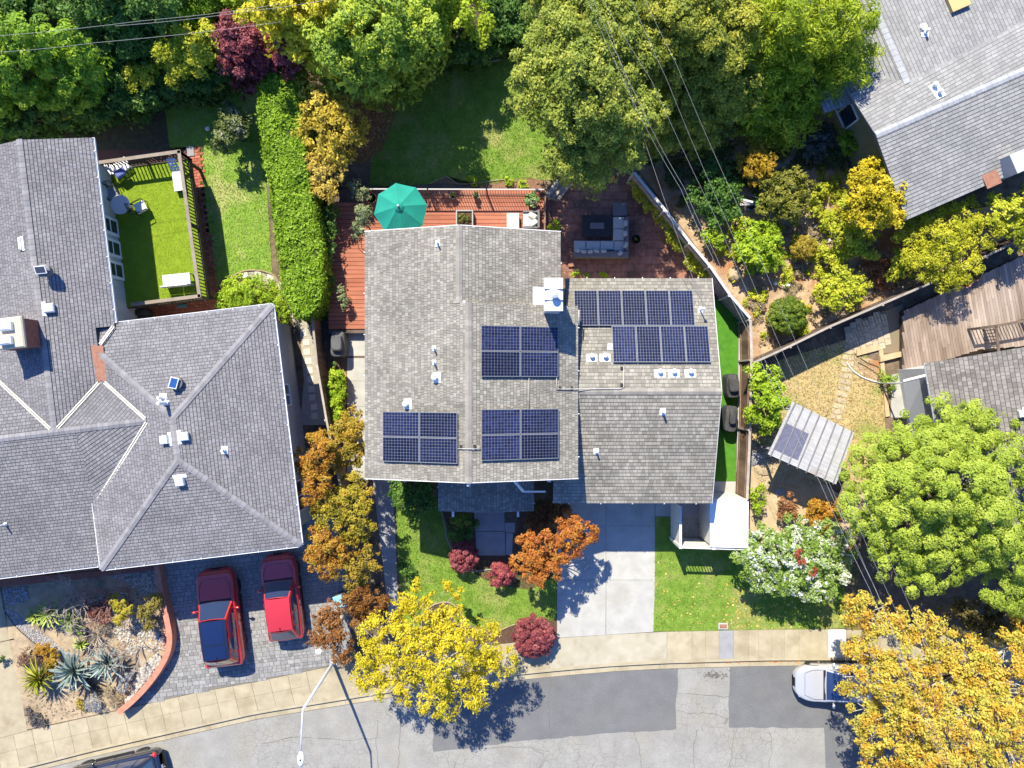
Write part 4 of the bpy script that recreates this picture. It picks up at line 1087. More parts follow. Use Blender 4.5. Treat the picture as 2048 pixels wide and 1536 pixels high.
part('chimney_crown', MB().bbox((c.x,c.y,6.15),1.5,1.3,0.16,0.115,0.05), mat('crown_mortar', (0.42,0.37,0.27), (0.5,0.45,0.35), scale=4, rough=0.95), cho)
for dy in (-0.3,0.28): part('flue_cap', MB().bbox((c.x+0.1,c.y+dy,6.31),0.52,0.34,0.22,0.115,0.06), M_WHITE, cho)

# ================================================================== top right house
QO = W(1812,440,3.2); QO.z = 0; QE = Vector((0.916,0.40,0)).normalized(); QN = Vector((-QE.y,QE.x,0))
def QW(u, v, z): return QO + QE*u + QN*v + UPZ*z
rh = thing('house', 'top right house with pale grey shingle roof and olive walls', 'house', QW(6,5,0))
sl = 0.225; qh = 3.2+sl*4
R_s = [QW(0,0,3.2),QW(16,0,3.2),QW(16,4,qh),QW(-0.25,4,qh)]
R_n = [QW(16,7.5,qh-sl*3.5),QW(-0.3,6.2,qh-sl*2.2),QW(-0.25,4,qh),QW(16,4,qh)]
tv = 5.6; th_ = qh-sl*1.6
T_w = [QW(-1.9,17,th_-sl*4.1),QW(-0.35,6.3,th_-sl*2.55),QW(2.2,tv,th_),QW(2.2,17,th_)]
T_w = [QW(-1.3,17,th_-sl*3.5),QW(-1.3,6.0,th_-sl*3.5),QW(2.2,tv,th_),QW(2.2,17,th_)]
T_e = [QW(2.2,5.2,th_),QW(2.2,17,th_),QW(16,17,th_-0.3),QW(16,4.6,th_-0.3)]
T_e = [QW(16,5.0,th_-0.25),QW(16,17,th_-0.25),QW(2.2,17,th_),QW(2.2,5.3,th_)]
roof_r = make_roof(rh, [R_s,R_n,T_w,T_e], M_TARR, M_SHR, ex=0.17, tw=(0.22,0.36), gapv=0.03, gapu=0.008)
caps(QW(-0.25,4,qh), QW(15,4,qh), roof_r, M_CAPR, 0.03, 0.30, 0.15); caps(QW(2.2,tv,th_), QW(2.2,14,th_), roof_r, M_CAPR, 0.02, 0.30, 0.15)
gutter(QW(0,0,3.2), QW(16,0,3.2), rh, 40)
w = MB(); w.prism([(p.x,p.y) for p in (QW(0.35,0.5,0),QW(16,0.5,0),QW(16,15,0),QW(0.35,15,0))], -0.1, 3.05)
a = [QW(0.35,0.5,3.05),QW(0.35,4,qh-0.16),QW(0.35,7,qh-0.8),QW(0.35,7,3.0)]
w.add(a+[p+QE*0.3 for p in a], [(3,2,1,0),(4,5,6,7)]); part('wall', w, M_STUCCOG, rh)
window(rh, QW(0.35,5.2,0), QW(0.35,7.0,0), 1.0, 2.4, -QE); window(rh, QW(0.35,1.0,0), QW(0.35,2.6,0), 0.9, 2.3, -QE)
vent_pipe(1849,66,T_e,roof_r,0.06,0.35,0.2); vent_pipe(1845,56,T_e,roof_r,0.1,0.10,0.14); mushroom(1866,172,R_n,roof_r,0.12); mushroom(1876,186,R_n,roof_r,0.10)
c = onplane(1912,4,T_e,0.1); part('skylight', MB().cbox(c-UPZ*0.05,0.9,0.8,0.16,0.41), mat('skylight_tan', (0.50,0.36,0.16), rough=0.5), roof_r)
c = onplane(1990,352,R_s,0.0); rz = math.atan2(QE.y,QE.x)
part('rust_flashing', MB().cbox(onplane(1981,357,R_s,0.03),0.72,0.75,0.04,rz), M_RUST, roof_r)
part('chimney', MB().cbox(onplane(2020,340,R_s,-0.8),0.72,0.9,1.6,rz), mat('grey_metal', (0.35,0.36,0.37), (0.42,0.43,0.44), scale=3, rough=0.5), rh)
part('rust_flashing', MB().cbox(onplane(2058,327,R_s,0.03),0.8,0.6,0.05,rz), M_RUST, roof_r)

# ================================================================== lower right house
qa = math.radians(10); KE = Vector((math.cos(qa),math.sin(qa),0)); KN = Vector((-KE.y,KE.x,0)); KO = W(1850,727,3.4); KO.z = 0
def KW(u, v, z): return KO + KE*u + KN*v + UPZ*z
kh = thing('house', 'right edge house with taupe shingle roof behind the bright green tree', 'house', KW(4,-4,0))
Kf = [KW(0,0,3.4),KW(0,-9,3.4),KW(9,-9,4.9),KW(9,0,4.9)]
roof_k = make_roof(kh, [Kf], M_TAR, M_SHQ, ex=0.20, tw=(0.13,0.26), gapv=0.02, gapu=0.012)
gutter(KW(0,0,3.4), KW(0,-9,3.4), kh, 1.5)
w = MB(); w.prism([(p.x,p.y) for p in (KW(0.5,-0.3,0),KW(9,-0.3,0),KW(9,-9,0),KW(0.5,-9,0))], -0.1, 3.35); part('wall', w, M_STUCCOL, kh)
boxvent(2041,827,Kf,roof_k,0.3,0.3,0.25)
aw = MB(); a = [KW(-0.55,-0.7,2.3),KW(0.45,-0.6,2.5),KW(0.45,-4.5,2.5),KW(-0.55,-4.6,2.3)]
for i in range(24):
    t0 = i/24; t1 = (i+0.55)/24
    aw.add([a[0].lerp(a[1],t0),a[0].lerp(a[1],t1),a[3].lerp(a[2],t1),a[3].lerp(a[2],t0)], [(0,1,2,3)])
    aw.add([a[0].lerp(a[1],t1)-UPZ*.03,a[0].lerp(a[1],t0+1/24)-UPZ*.03,a[3].lerp(a[2],t0+1/24)-UPZ*.03,a[3].lerp(a[2],t1)-UPZ*.03], [(0,1,2,3)])
part('awning', aw, mat('awning_grey', (0.20,0.21,0.23), rough=0.5, metal=0.3), kh)
part('awning_trim', MB().beam(a[0]+UPZ*0.02, a[1]+UPZ*0.02, 0.10, 0.06), M_WHITE, kh)
for p in (a[0], a[3]): part('awning_post', MB().tube([(p.x+.1,p.y-.1,0),(p.x+.1,p.y-.1,p.z)],0.04,6), M_GALV, kh)
# ------------------------------------------------------------------ fences
M_FBROWN = mat('fence_brown', (0.12,0.075,0.05), (0.22,0.145,0.10), scale=3, rough=0.95, rnd=0.25, bump=0.5, bscale=30, stretch=(1,1,0.15))
M_FGREY = mat('fence_grey', (0.26,0.225,0.19), (0.38,0.34,0.29), scale=3, rough=0.95, rnd=0.15, bump=0.5, bscale=30)
M_FDARK = mat('fence_dark', (0.07,0.05,0.04), (0.13,0.095,0.075), scale=3, rough=0.95, rnd=0.2, bump=0.5)
def fence(label, tops, h, bw, m, mcap, capw=0.10, z0=0.0, posts=2.2, rails=True):
    P = [W(x, y, z0+h) for x, y in tops]
    t = thing('fence', label, 'fence', (P[0].x,P[0].y,z0))
    for i in range(len(P)-1):
        a, b = P[i], P[i+1]; d = Vector((b.x-a.x,b.y-a.y,0)); L_ = d.length; d.normalize(); s = Vector((-d.y,d.x,0)); an = math.atan2(d.y,d.x)
        n = max(1, int(L_/bw))
        for k in range(n):
            c = a + d*((k+0.5)*L_/n)
            part('fence_board', MB().cbox((c.x,c.y,z0-0.02), L_/n-0.004, 0.022, h-0.03+R(-.015,.01), an), m, t)
        for zz in (0.35, h-0.3):
            part('fence_rail', MB().beam((a.x-s.x*.04,a.y-s.y*.04,z0+zz),(b.x-s.x*.04,b.y-s.y*.04,z0+zz),0.045,0.09), m, t)
        part('cap_rail', MB().beam((a.x,a.y,z0+h),(b.x,b.y,z0+h),capw,0.035), mcap, t)
        for k in range(max(1,int(L_/posts))):
            c = a + d*(k*L_/max(1,int(L_/posts))); part('fence_post', MB().cbox((c.x-s.x*.06,c.y-s.y*.06,z0-0.05),0.09,0.09,h+0.06,an), mcap, t)
    return t
fence('brown board fence between the two houses, left of the covered grill', [(612,540),(626,650),(634,730),(653,840),(670,925),(690,1010)], 1.8, 0.15, M_FBROWN, M_FGREY)
fence('weathered grey fence running diagonally behind the patio sofa', [(1268,345),(1330,420),(1380,485),(1420,532),(1460,590),(1501,637)], 1.75, 0.15, M_FGREY, mat('weathered_cap',(0.40,0.38,0.36),(0.52,0.50,0.47),scale=5,rough=0.95), 0.13)
fence('brown board fence beside the two covered grills and turf strip', [(1501,640),(1503,720),(1500,860),(1494,1000)], 1.8, 0.30, M_FBROWN, M_FGREY, 0.13)
fence('dark fence along the lower edge of the hillside garden', [(1504,727),(1580,692),(1660,653),(1870,562),(2075,462)], 1.8, 0.16, M_FDARK, M_FGREY, 0.10)
kc = MB(); kc.prism(gp([(1477,640),(1486,640),(1482,965),(1472,965)]), -0.02, 0.10); single('concrete_kerb', kc, M_CONC, 'narrow concrete kerb between turf strip and brown fence', 'kerb')
part_ = struct('side_slab', MB().prism(gp([(1420,963),(1472,963),(1470,1000),(1420,1000)]), -0.03, 0.006), M_CONC)

# ------------------------------------------------------------------ red deck
M_RED = mat('deck_red', (0.29,0.095,0.055), (0.37,0.14,0.085), scale=2.5, rough=0.8, rnd=0.10, stretch=(0.25,1,1), bump=0.3, bscale=20, c3=(0.38,0.17,0.11), s3=0.7, t3=(0.56,0.74))
DZ = 0.5
deck = thing('deck', 'red board deck wrapped round the back of the middle house', 'deck', W(800,420,DZ))
y1 = W(0,380,DZ).y; y0 = W(0,666,DZ).y; xa = W(657,0,DZ).x; xb = W(733,0,DZ).x; xe = W(1092,0,DZ).x; xi = XL+0.56; yk = YT-0.42
part('deck_frame', MB().box(xa,xi+0.1,y0,y1-0.01,DZ-0.22,DZ-0.06), M_FDARK, deck); part('deck_frame', MB().box(xi+0.1,xe,yk,y1-0.01,DZ-0.22,DZ-0.06), M_FDARK, deck)
bw = 0.208; y = y1; k = 0
while y - bw > y0:
    segs = []
    if y > yk:
        cuts = [xa if y < W(0,400,DZ).y else xb-0.3] + ([R(-5,-3), R(-1.5,0.6)] if k % 2 else [R(-3,-1)]) + [xe]
        segs = list(zip(cuts[:-1], cuts[1:]))
    else: segs = [(xa, xi)]
    for (p, q) in segs:
        part('deck_board', MB().box(p+0.004,q-0.004,y-bw+0.02,y,DZ-0.06,DZ+R(-.002,.003)), M_RED, deck)
    y -= bw; k += 1
M_METAL = mat('railing_metal', (0.10,0.085,0.075), rough=0.5, metal=0.4)
rl = thing('railing', 'thin metal railing along the back edge of the red deck', 'railing', W(800,378,DZ))
rt = [W(737,378,DZ+1.0), W(1091,379,DZ+1.0), W(1089,462,DZ+1.0)]
balm = MB().box(-0.011,0.011,-0.011,0.011,0,0.92).mesh('baluster'); balm.materials.append(M_METAL)
for i in range(2):
    a, b = rt[i], rt[i+1]
    part('top_rail', MB().beam(a, b, 0.06, 0.04), mat('rail_grey',(0.40,0.39,0.37),rough=0.6) if i == 0 else M_FBROWN, rl)
    part('bottom_rail', MB().beam(a-UPZ*0.93, b-UPZ*0.93, 0.035, 0.03), M_METAL, rl)
    n = int((b-a).length/0.125)
    for k in range(1, n):
        c = a.lerp(b, k/n) - WL[rl]; inst('baluster', balm, rl, Matrix.Translation((c.x,c.y,c.z-0.93)))
    for k in range(4 if i == 0 else 2):
        c = a.lerp(b, k/(3 if i == 0 else 1)); part('railing_post', MB().cbox((c.x,c.y,DZ-0.2),0.07,0.07,1.22), M_FBROWN, rl)
# deck stairs to the patio
sp = thing('stairs', 'pale timber steps from red deck down to the patio', 'stairs', G(1105,388))
for k in range(3):
    a = W(1094+k*10,392+k*3,0.4-k*0.12); b = W(1118+k*10,362+k*3,0.4-k*0.12)
    part('tread', MB().beam(a, b, 0.26, 0.05), M_FGREY, sp)
part('stringer', MB().beam(W(1093,395,0.4), W(1122,402,0.02), 0.05, 0.2), M_FGREY, sp); part('stringer', MB().beam(W(1117,364,0.4), W(1145,372,0.02), 0.05, 0.2), M_FGREY, sp)

# ------------------------------------------------------------------ teal parasol
M_TEAL = mat('teal_canvas', (0.008,0.20,0.15), (0.012,0.245,0.185), scale=2, rough=0.8, stretch=(1,1,1))
zc = DZ+2.45; c = W(799,416,zc+0.3); um = thing('parasol', 'teal octagonal parasol shading the corner of the red deck', 'parasol', (c.x,c.y,DZ))
r = PX(54,zc); rot = 0.18
for k in range(8):
    a0 = rot+k*math.pi/4; a1 = a0+math.pi/4
    pts = []; b = MB()
    for t in np.linspace(0.12,1,6):
        for s_ in np.linspace(0,1,5):
            e0 = Vector((math.cos(a0),math.sin(a0),0)); e1 = Vector((math.cos(a1),math.sin(a1),0))
            p = e0.lerp(e1, s_)*r*t; sag = 0.05*math.sin(math.pi*s_)*t
            pts.append((c.x+p.x, c.y+p.y, zc+0.62*(1-t**1.15)-sag))
    F = [(i*5+j,i*5+j+1,(i+1)*5+j+1,(i+1)*5+j) for i in range(5) for j in range(4)]
    b.add(pts, F, 0.5); part('canopy_panel', b, M_TEAL, um, smooth=True)
    part('rib', MB().tube([(c.x,c.y,zc+0.60),(c.x+math.cos(a0)*r*0.5,c.y+math.sin(a0)*r*0.5,zc+0.33),(c.x+math.cos(a0)*r,c.y+math.sin(a0)*r,zc-0.015)],0.012,5), M_METAL, um)
part('canopy_vent', MB().lathe((c.x,c.y,zc+0.56),[(r*0.19,0),(r*0.12,0.07),(0.03,0.13)],8), M_TEAL, um)
part('pole', MB().tube([(c.x,c.y,DZ+0.05),(c.x,c.y,zc+0.66)],0.025,8), M_METAL, um)
part('finial', MB().blob((c.x,c.y,zc+0.75),0.05,0.05,0.07,10,6,0), M_WHITE, um)
part('base', MB().lathe((c.x,c.y,DZ),[(0.28,0),(0.28,0.05),(0.06,0.10)],16), M_METAL, um)

# ------------------------------------------------------------------ furniture on the red deck
M_CUSH = mat('cream_cushion', (0.60,0.57,0.50), (0.68,0.65,0.58), scale=3, rough=0.9, bump=0.2)
M_WICK = mat('grey_wicker', (0.10,0.10,0.105), (0.17,0.17,0.175), scale=25, rough=0.8)
def pillow(c, sx, sy, h, rz):
    b = MB(); n = 8; P = []; F = []
    for i in range(n+1):
        for j in range(n+1):
            u = i/n*2-1; v = j/n*2-1
            q = 1-0.10*(u*u*v*v); z = h*((1-u**4)*(1-v**4))**0.5
            x = u*sx/2*q; y = v*sy/2*q
            P.append((c[0]+x*math.cos(rz)-y*math.sin(rz), c[1]+x*math.sin(rz)+y*math.cos(rz), c[2]+z))
    F = [(i*(n+1)+j,(i+1)*(n+1)+j,(i+1)*(n+1)+j+1,i*(n+1)+j+1) for i in range(n) for j in range(n)]
    b.add(P,F,0.5); b.smooth = True; return b
c = W(1026,442,DZ+0.4); ot = thing('ottoman', 'white square ottoman on the red deck beside a chair', 'ottoman', (c.x,c.y,DZ))
part('base', MB().cbox((c.x,c.y,DZ+.02),0.56,0.74,0.26), M_WICK, ot); part('cushion', MB().bbox((c.x,c.y,DZ+.28),0.60,0.78,0.14,0,0.04), M_CUSH, ot)
c = W(1062,440,DZ+0.4); ac = thing('armchair', 'grey wicker armchair with two cream pillows on the red deck', 'chair', (c.x,c.y,DZ))
part('frame', MB().cbox((c.x,c.y,DZ+.04),0.80,0.86,0.30), M_WICK, ac); part('backrest', MB().cbox((c.x+0.36,c.y,DZ+.34),0.10,0.86,0.40), M_WICK, ac)
for s_ in (-1,1): part('armrest', MB().cbox((c.x-0.04,c.y+s_*0.39,DZ+.34),0.70,0.08,0.22), M_WICK, ac)
part('seat_cushion', MB().bbox((c.x-0.08,c.y,DZ+.34),0.60,0.68,0.13,0,0.04), M_CUSH, ac)
for (dx,dy,rz) in ((0.08,0.17,-0.5),(0.12,-0.18,0.6)): part('pillow', pillow((c.x+dx,c.y+dy,DZ+.48),0.46,0.30,0.17,rz), M_CUSH, ac)
L_GRN = leafmat('leaf_mid_green', [(0.06,0.13,0.015),(0.12,0.22,0.02),(0.20,0.32,0.04)])
L_OLIVEG = leafmat('leaf_grey_green', [(0.16,0.20,0.08),(0.26,0.31,0.14),(0.36,0.40,0.20)])
M_TERRA = mat('terracotta', (0.36,0.15,0.08), (0.45,0.21,0.12), scale=4, rough=0.9)
M_STONEP = mat('grey_pot', (0.26,0.26,0.25), (0.33,0.33,0.32), scale=5, rough=0.9)
def potted(label, px, py, z, r, h, pm, plants, lm, leaf=0.09, group=None, square=False, cat='potted plant', name='potted_plant', clump=0.10, rz=0.0):
    """a pot with its plant; plants: (dx, dy, r, height of centre) in metres"""
    c = W(px,py,z+h); t = thing(name, label, cat, (c.x,c.y,z), group)
    b = MB()
    if square:
        for (x,y,sx,sy) in ((0,r-.03,2*r,.06),(0,-r+.03,2*r,.06),(r-.03,0,.06,2*r-.12),(-r+.03,0,.06,2*r-.12)):
            b.cbox((c.x+x*math.cos(rz)-y*math.sin(rz),c.y+x*math.sin(rz)+y*math.cos(rz),z),sx,sy,h,rz)
        s_ = MB().cbox((c.x,c.y,z+.02),2*r-.13,2*r-.13,h-.1,rz)
    else:
        b.lathe((c.x,c.y,z),[(r*0.68,0),(r*0.95,h*0.86),(r*1.06,h*0.86),(r*1.06,h),(r*0.88,h),(r*0.86,h-.05)],14); s_ = MB().lathe((c.x,c.y,z+h-.08),[(r*0.85,0),(r*0.85,0.03)],12)
    part('pot', b, pm, t); part('soil', s_, M_MULCH, t)
    C,N_,T = crown_points([(c.x+dx,c.y+dy,z+hh,rr,rr,rr*0.85) for dx,dy,rr,hh in plants], clump, 2.2, leaf, 0.3, -0.4)
    me = quads_mesh('foliage', leaves(C,N_,leaf)-np.array([c.x,c.y,z]), T); me.materials.append(lm); NLEAF[0] += len(C)
    o = bpy.data.objects.new('foliage', me); COL.objects.link(o); o.parent = t; WL[o] = WL[t]
    return t
L_OLD = leafmat('leaf_olive_dark', [(0.07,0.08,0.015),(0.13,0.14,0.03),(0.22,0.20,0.05)])
potted('left one of two small potted plants by the deck railing', 905,391,DZ,0.16,0.32,M_STONEP,[(0,0,0.13,0.42)],L_OLD)
potted('right one of two small potted plants by the deck railing', 952,391,DZ,0.16,0.32,M_STONEP,[(0,0,0.13,0.42)],L_OLD)
potted('square grey planter with low green plant at roof edge on red deck', 929,437,DZ,0.42,0.42,M_STONEP,[(-.1,0,0.18,0.42),(.12,0,0.17,0.42)],L_OLD,square=True,name='planter',cat='planter')
potted('leafy potted plant with pale leaves in the corner of the red deck', 1063,402,DZ,0.22,0.35,M_TERRA,[(0,0,0.3,0.65),(.12,.12,0.22,0.75),(-.15,-.05,0.2,0.6)],leafmat('leaf_variegated',[(0.10,0.2,0.03),(0.2,0.34,0.08),(0.55,0.55,0.42)]),0.13)
potted('terracotta pot with bare soil near the teal parasol', 742,396,DZ,0.26,0.34,M_TERRA,[(0,0,0.12,0.36)],L_OLD)
tree('shrub', 'grey green shrub in a tall stand at the corner of the roof', 'shrub', [(716,430,15,2.1),(728,420,14,2.2),(722,450,15,1.9),(735,440,12,2.0),(718,465,9,1.7)], L_OLIVEG, 0.11, 0.16, 2.2, base=DZ, tr=0.03, ball=True)
tree('climber', 'loose grey green climber at the back left corner of deck', 'shrub', [(708,372,13,1.6),(722,385,14,1.5),(712,392,10,1.4),(735,392,8,1.3)], L_OLIVEG, 0.09, 0.13, 1.6, base=DZ, tr=0.025)
tree('shrub', 'small pale green shrub leaning over the red side deck', 'shrub', [(681,590,9,1.3),(683,603,10,1.2),(679,580,7,1.2),(687,612,6,1.1)], L_OLIVEG, 0.10, 0.13, 2.0, base=DZ, tr=0.02)
# plant stand (shadow ladder)
ps = thing('plant_stand', 'dark metal plant stand leaning beside the left eave', 'stand', W(718,480,DZ))
for (x) in (714,721): part('stand_leg', MB().tube([W(x,470,DZ+1.1),W(x+3,497,DZ)],0.015,5), M_METAL, ps)
for q in (0.3,0.6): part('stand_rung', MB().tube([W(714,470,DZ+1.1).lerp(W(717,497,DZ),q),W(721,470,DZ+1.1).lerp(W(724,497,DZ),q)],0.012,5), M_METAL, ps)

# ------------------------------------------------------------------ covered grills
M_COVER = mat('cover_grey', (0.075,0.078,0.085), (0.105,0.108,0.115), scale=2, rough=0.75, bump=0.4, bscale=6)
M_COVERD = mat('cover_dark', (0.042,0.042,0.044), (0.062,0.062,0.064), scale=2, rough=0.7, bump=0.6, bscale=6)
def covered_grill(label, px, py, sx, sy, h, m, rz=0.0, hump=(0.55,0.6), tagm=None, z=0.0):
    c = W(px, py, z+h*0.8); t = thing('covered_grill', label, 'grill', (c.x,c.y,z))
    rings = [(1.0,1.0,0.02,0,0),(1.0,1.0,h*0.5,0,0),(0.97,0.98,h*0.70,0,0),(0.90,0.94,h*0.74,0,0),(hump[0],hump[1],h*0.80,0,0.03),(hump[0]*0.93,hump[1]*0.95,h*0.97,0,0.03),(hump[0]*0.75,hump[1]*0.8,h,0,0.03)]
    P = []; F = []; n = 24
    for (fx,fy,zz,dx,dy) in rings:
        for k in range(n):
            a = 2*math.pi*k/n; e = 0.42
            x = math.copysign(abs(math.cos(a))**e, math.cos(a))*sx/2*fx + dx; y = math.copysign(abs(math.sin(a))**e, math.sin(a))*sy/2*fy + dy
            q = 1+R(-.02,.02); x *= q; y *= q
            P.append((c.x+x*math.cos(rz)-y*math.sin(rz), c.y+x*math.sin(rz)+y*math.cos(rz), z+zz+R(-.012,.012)))
    for i in range(len(rings)-1):
        for k in range(n):
            k2 = (k+1)%n; F.append((i*n+k,i*n+k2,(i+1)*n+k2,(i+1)*n+k))
    F.append(tuple((len(rings)-1)*n+k for k in range(n)))
    b = MB(); b.add(P,F,0.5); part('cover', b, m, t)
    part('hem', MB().lathe((c.x,c.y,z+0.01),[(0.50,0),(0.515,0.02),(0.50,0.04)],n,sx=sx,sy=sy,rz=rz), m, t)
    if tagm: part('cover_tag', MB().cbox((c.x+sx*0.22,c.y+0.02,z+h*0.9),0.05,0.20,0.05,rz), M_WHITE, t)
    return t
covered_grill('grey covered grill beside the red side deck', 674,688,0.72,1.25,1.15,M_COVER,0.0,(0.75,0.62),True)
covered_grill('dark covered grill on the turf strip, the upper of two', 1467,772,0.62,1.20,1.05,M_COVERD,0.05,(0.8,0.55))
covered_grill('dark covered grill on the turf strip, lower one with peaked cover', 1464,838,0.62,1.30,1.10,M_COVERD,-0.08,(0.5,0.45))
potted('small white pot right below the grey covered grill', 668,728,0,0.10,0.3,M_WHITE,[(0,0,0.05,0.3)],L_GRN,cat='pot',name='pot')

# ------------------------------------------------------------------ patio sofa and table
M_SOFA = mat('sofa_fabric', (0.36,0.36,0.345), (0.43,0.43,0.41), scale=4, rough=0.95, bump=0.2)
sz = 0.42
so = thing('sectional_sofa', 'pale grey L shaped sectional sofa in patio shade', 'sofa', G(1225,490))
def seg(name, x0, y0, x1, y1, z0, z1, m, bev=0.05):
    a = W(x0,y0,z1); b = W(x1,y1,z1); return part(name, MB().bbox(((a.x+b.x)/2,(a.y+b.y)/2,z0),abs(b.x-a.x)-.015,abs(b.y-a.y)-.015,z1-z0,0,bev), m, so)
for (x0,x1) in ((1148,1172),(1172,1201),(1201,1228)): seg('seat_cushion', x0,481,x1,500,0.22,sz,M_SOFA)
for (y0,y1) in ((433,457),(457,481)): seg('seat_cushion', 1226,y0,1250,y1,0.22,sz,M_SOFA)
seg('seat_cushion', 1228,481,1250,502,0.22,sz,M_SOFA)
seg('base', 1147,481,1256,514,0.03,0.22,M_WICK,0.02); seg('base', 1226,433,1256,480,0.03,0.22,M_WICK,0.02)
seg('backrest', 1146,502,1258,515,0.22,0.66,M_WICK,0.03); seg('backrest', 1251,433,1258,501,0.22,0.66,M_WICK,0.03)
for (x,y,rz) in ((1155,502,.2),(1167,504,-.1),(1180,504,.1),(1193,503,-.15),(1207,503,.12),(1240,507,.7),(1252,490,1.2),(1251,467,1.6),(1252,447,1.5)):
    c = W(x,y,0.55); part('back_cushion', pillow((c.x,c.y,0.44),0.36,0.24,0.26,rz), M_SOFA, so)
c = W(1194,452,0.4); ft = thing('fire_table', 'square black fire table in front of the patio sofa', 'table', (c.x,c.y,0))
M_BLK = mat('black_metal', (0.018,0.018,0.020), (0.03,0.03,0.032), scale=4, rough=0.6)
part('body', MB().cbox((c.x,c.y,0.02),1.25,0.90,0.36), M_BLK, ft); part('table_top', MB().bbox((c.x,c.y,0.38),1.45,1.08,0.06,0,0.015), M_BLK, ft); part('burner', MB().bbox((c.x,c.y,0.445),0.7,0.3,0.03,0,0.01), M_WICK, ft)
c = W(1240,418,0.4); dc = thing('ottoman', 'black square ottoman at the upper end of the patio sofa', 'ottoman', (c.x,c.y,0)); part('base', MB().cbox((c.x,c.y,0.02),0.66,0.62,0.24), M_BLK, dc); part('cushion', MB().bbox((c.x,c.y,0.26),0.70,0.66,0.13,0,0.03), M_WICK, dc)
potted('round dark pot on the patio right of the sofa', 1272,478,0,0.22,0.45,M_BLK,[(0,0,0.1,0.42)],L_OLD,name='pot',cat='pot')
bx = MB(); bx.bbox(G(1143,531,0.0),0.34,0.16,0.14,0.1,0.01); single('patio_block', bx, M_RUST, 'single reddish brick block on the patio near the house', 'block')

# ------------------------------------------------------------------ left turf deck
M_TRIM = mat('deck_rail_taupe', (0.20,0.165,0.13), (0.27,0.225,0.18), scale=3, rough=0.85)
M_BALD = mat('baluster_dark', (0.05,0.035,0.028), (0.08,0.06,0.045), scale=3, rough=0.85)
TZ = 1.5; RT = 2.5
rc = [W(192,326,RT), W(358,303,RT), W(399,592,RT), W(262,609,RT)]
td = thing('deck', 'raised deck with bright artificial turf behind the left house', 'deck', W(300,460,TZ))
dpoly = [LW(-7.3,18.3,0), rc[1], rc[2], LW(-7.3,11.0,0)]
q0 = Vector((rc[0].x,rc[0].y,0)); q3 = Vector((rc[3].x-1.2,rc[3].y-0.14,0))
dpoly = [(q0.x,q0.y),(rc[1].x,rc[1].y),(rc[2].x,rc[2].y),(q3.x,q3.y)]
ce = Vector((sum(p[0] for p in dpoly)/4, sum(p[1] for p in dpoly)/4))
part('deck_floor', MB().prism(dpoly, TZ-0.2, TZ-0.02), M_BALD, td)
ins = [((p[0]-ce.x)*0.985+ce.x,(p[1]-ce.y)*0.985+ce.y) for p in dpoly]
part('turf', MB().prism(ins, TZ-0.02, TZ+0.012), M_TURF, td)
X_ = np.array(ins); n = 9000; gx = RNG.uniform(X_[:,0].min(),X_[:,0].max(),n); gy = RNG.uniform(X_[:,1].min(),X_[:,1].max(),n); kk = inpoly_np(gx,gy,ins); gx,gy = gx[kk],gy[kk]
cc = np.stack([gx,gy,np.full(len(gx),TZ+0.012)],1); an = RNG.uniform(0,6.28,len(gx)); d1 = np.stack([np.cos(an),np.sin(an),0*an],1); d2 = np.stack([-np.sin(an),np.cos(an),0*an],1)
gme = quads_mesh('turf_blades', np.stack([cc-d1*.012,cc+d1*.012,cc+d2*.04+np.array([0,0,.03])],1)-np.array(WL[td]), RNG.random(len(gx)), tri=True); gme.materials.append(leafmat('turf_blades',[(0.14,0.22,0.014),(0.20,0.29,0.02),(0.26,0.34,0.04)],0.3))
g = bpy.data.objects.new('turf_blades', gme); COL.objects.link(g); g.parent = td; g['kind'] = 'stuff'
b2 = MB().box(-0.022,0.022,-0.022,0.022,0,RT-TZ-0.1).mesh('baluster'); b2.materials.append(M_BALD)
rl2 = thing('railing', 'taupe wooden railing round the turf deck of left house', 'railing', (rc[1].x,rc[1].y,TZ))
for i in range(3):
    a, b = rc[i], rc[i+1]; L_ = (b-a).length
    part('cap_rail', MB().beam(a+(a-b).normalized()*0.05, b+(b-a).normalized()*(0.06 if i<2 else 0), 0.16, 0.045), M_TRIM, rl2)
    part('bottom_rail', MB().beam(a-UPZ*(RT-TZ-0.1), b-UPZ*(RT-TZ-0.1), 0.04, 0.06), M_BALD, rl2)
    n = int(L_/0.165)
    for k in range(1, n):
        c = a.lerp(b,k/n)-WL[rl2]; inst('baluster', b2, rl2, Matrix.Translation((c.x,c.y,c.z-(RT-TZ-0.08))))
    for k in range(3):
        c = a.lerp(b,k/2) if i == 1 else a.lerp(b, 0.02+k*0.49) ; part('railing_post', MB().cbox((c.x,c.y,TZ-0.3),0.09,0.09,RT-TZ+0.27), M_BALD, rl2)
    part('deck_skirt', MB().beam(Vector((a.x,a.y,TZ-0.2)), Vector((b.x,b.y,TZ-0.2)), 0.04, 0.28), M_BALD, td)
for p in dpoly: part('deck_post', MB().cbox((p[0]+(ce.x-p[0])*.04,p[1]+(ce.y-p[1])*.04,-0.05),0.12,0.12,TZ-0.1), M_BALD, td)
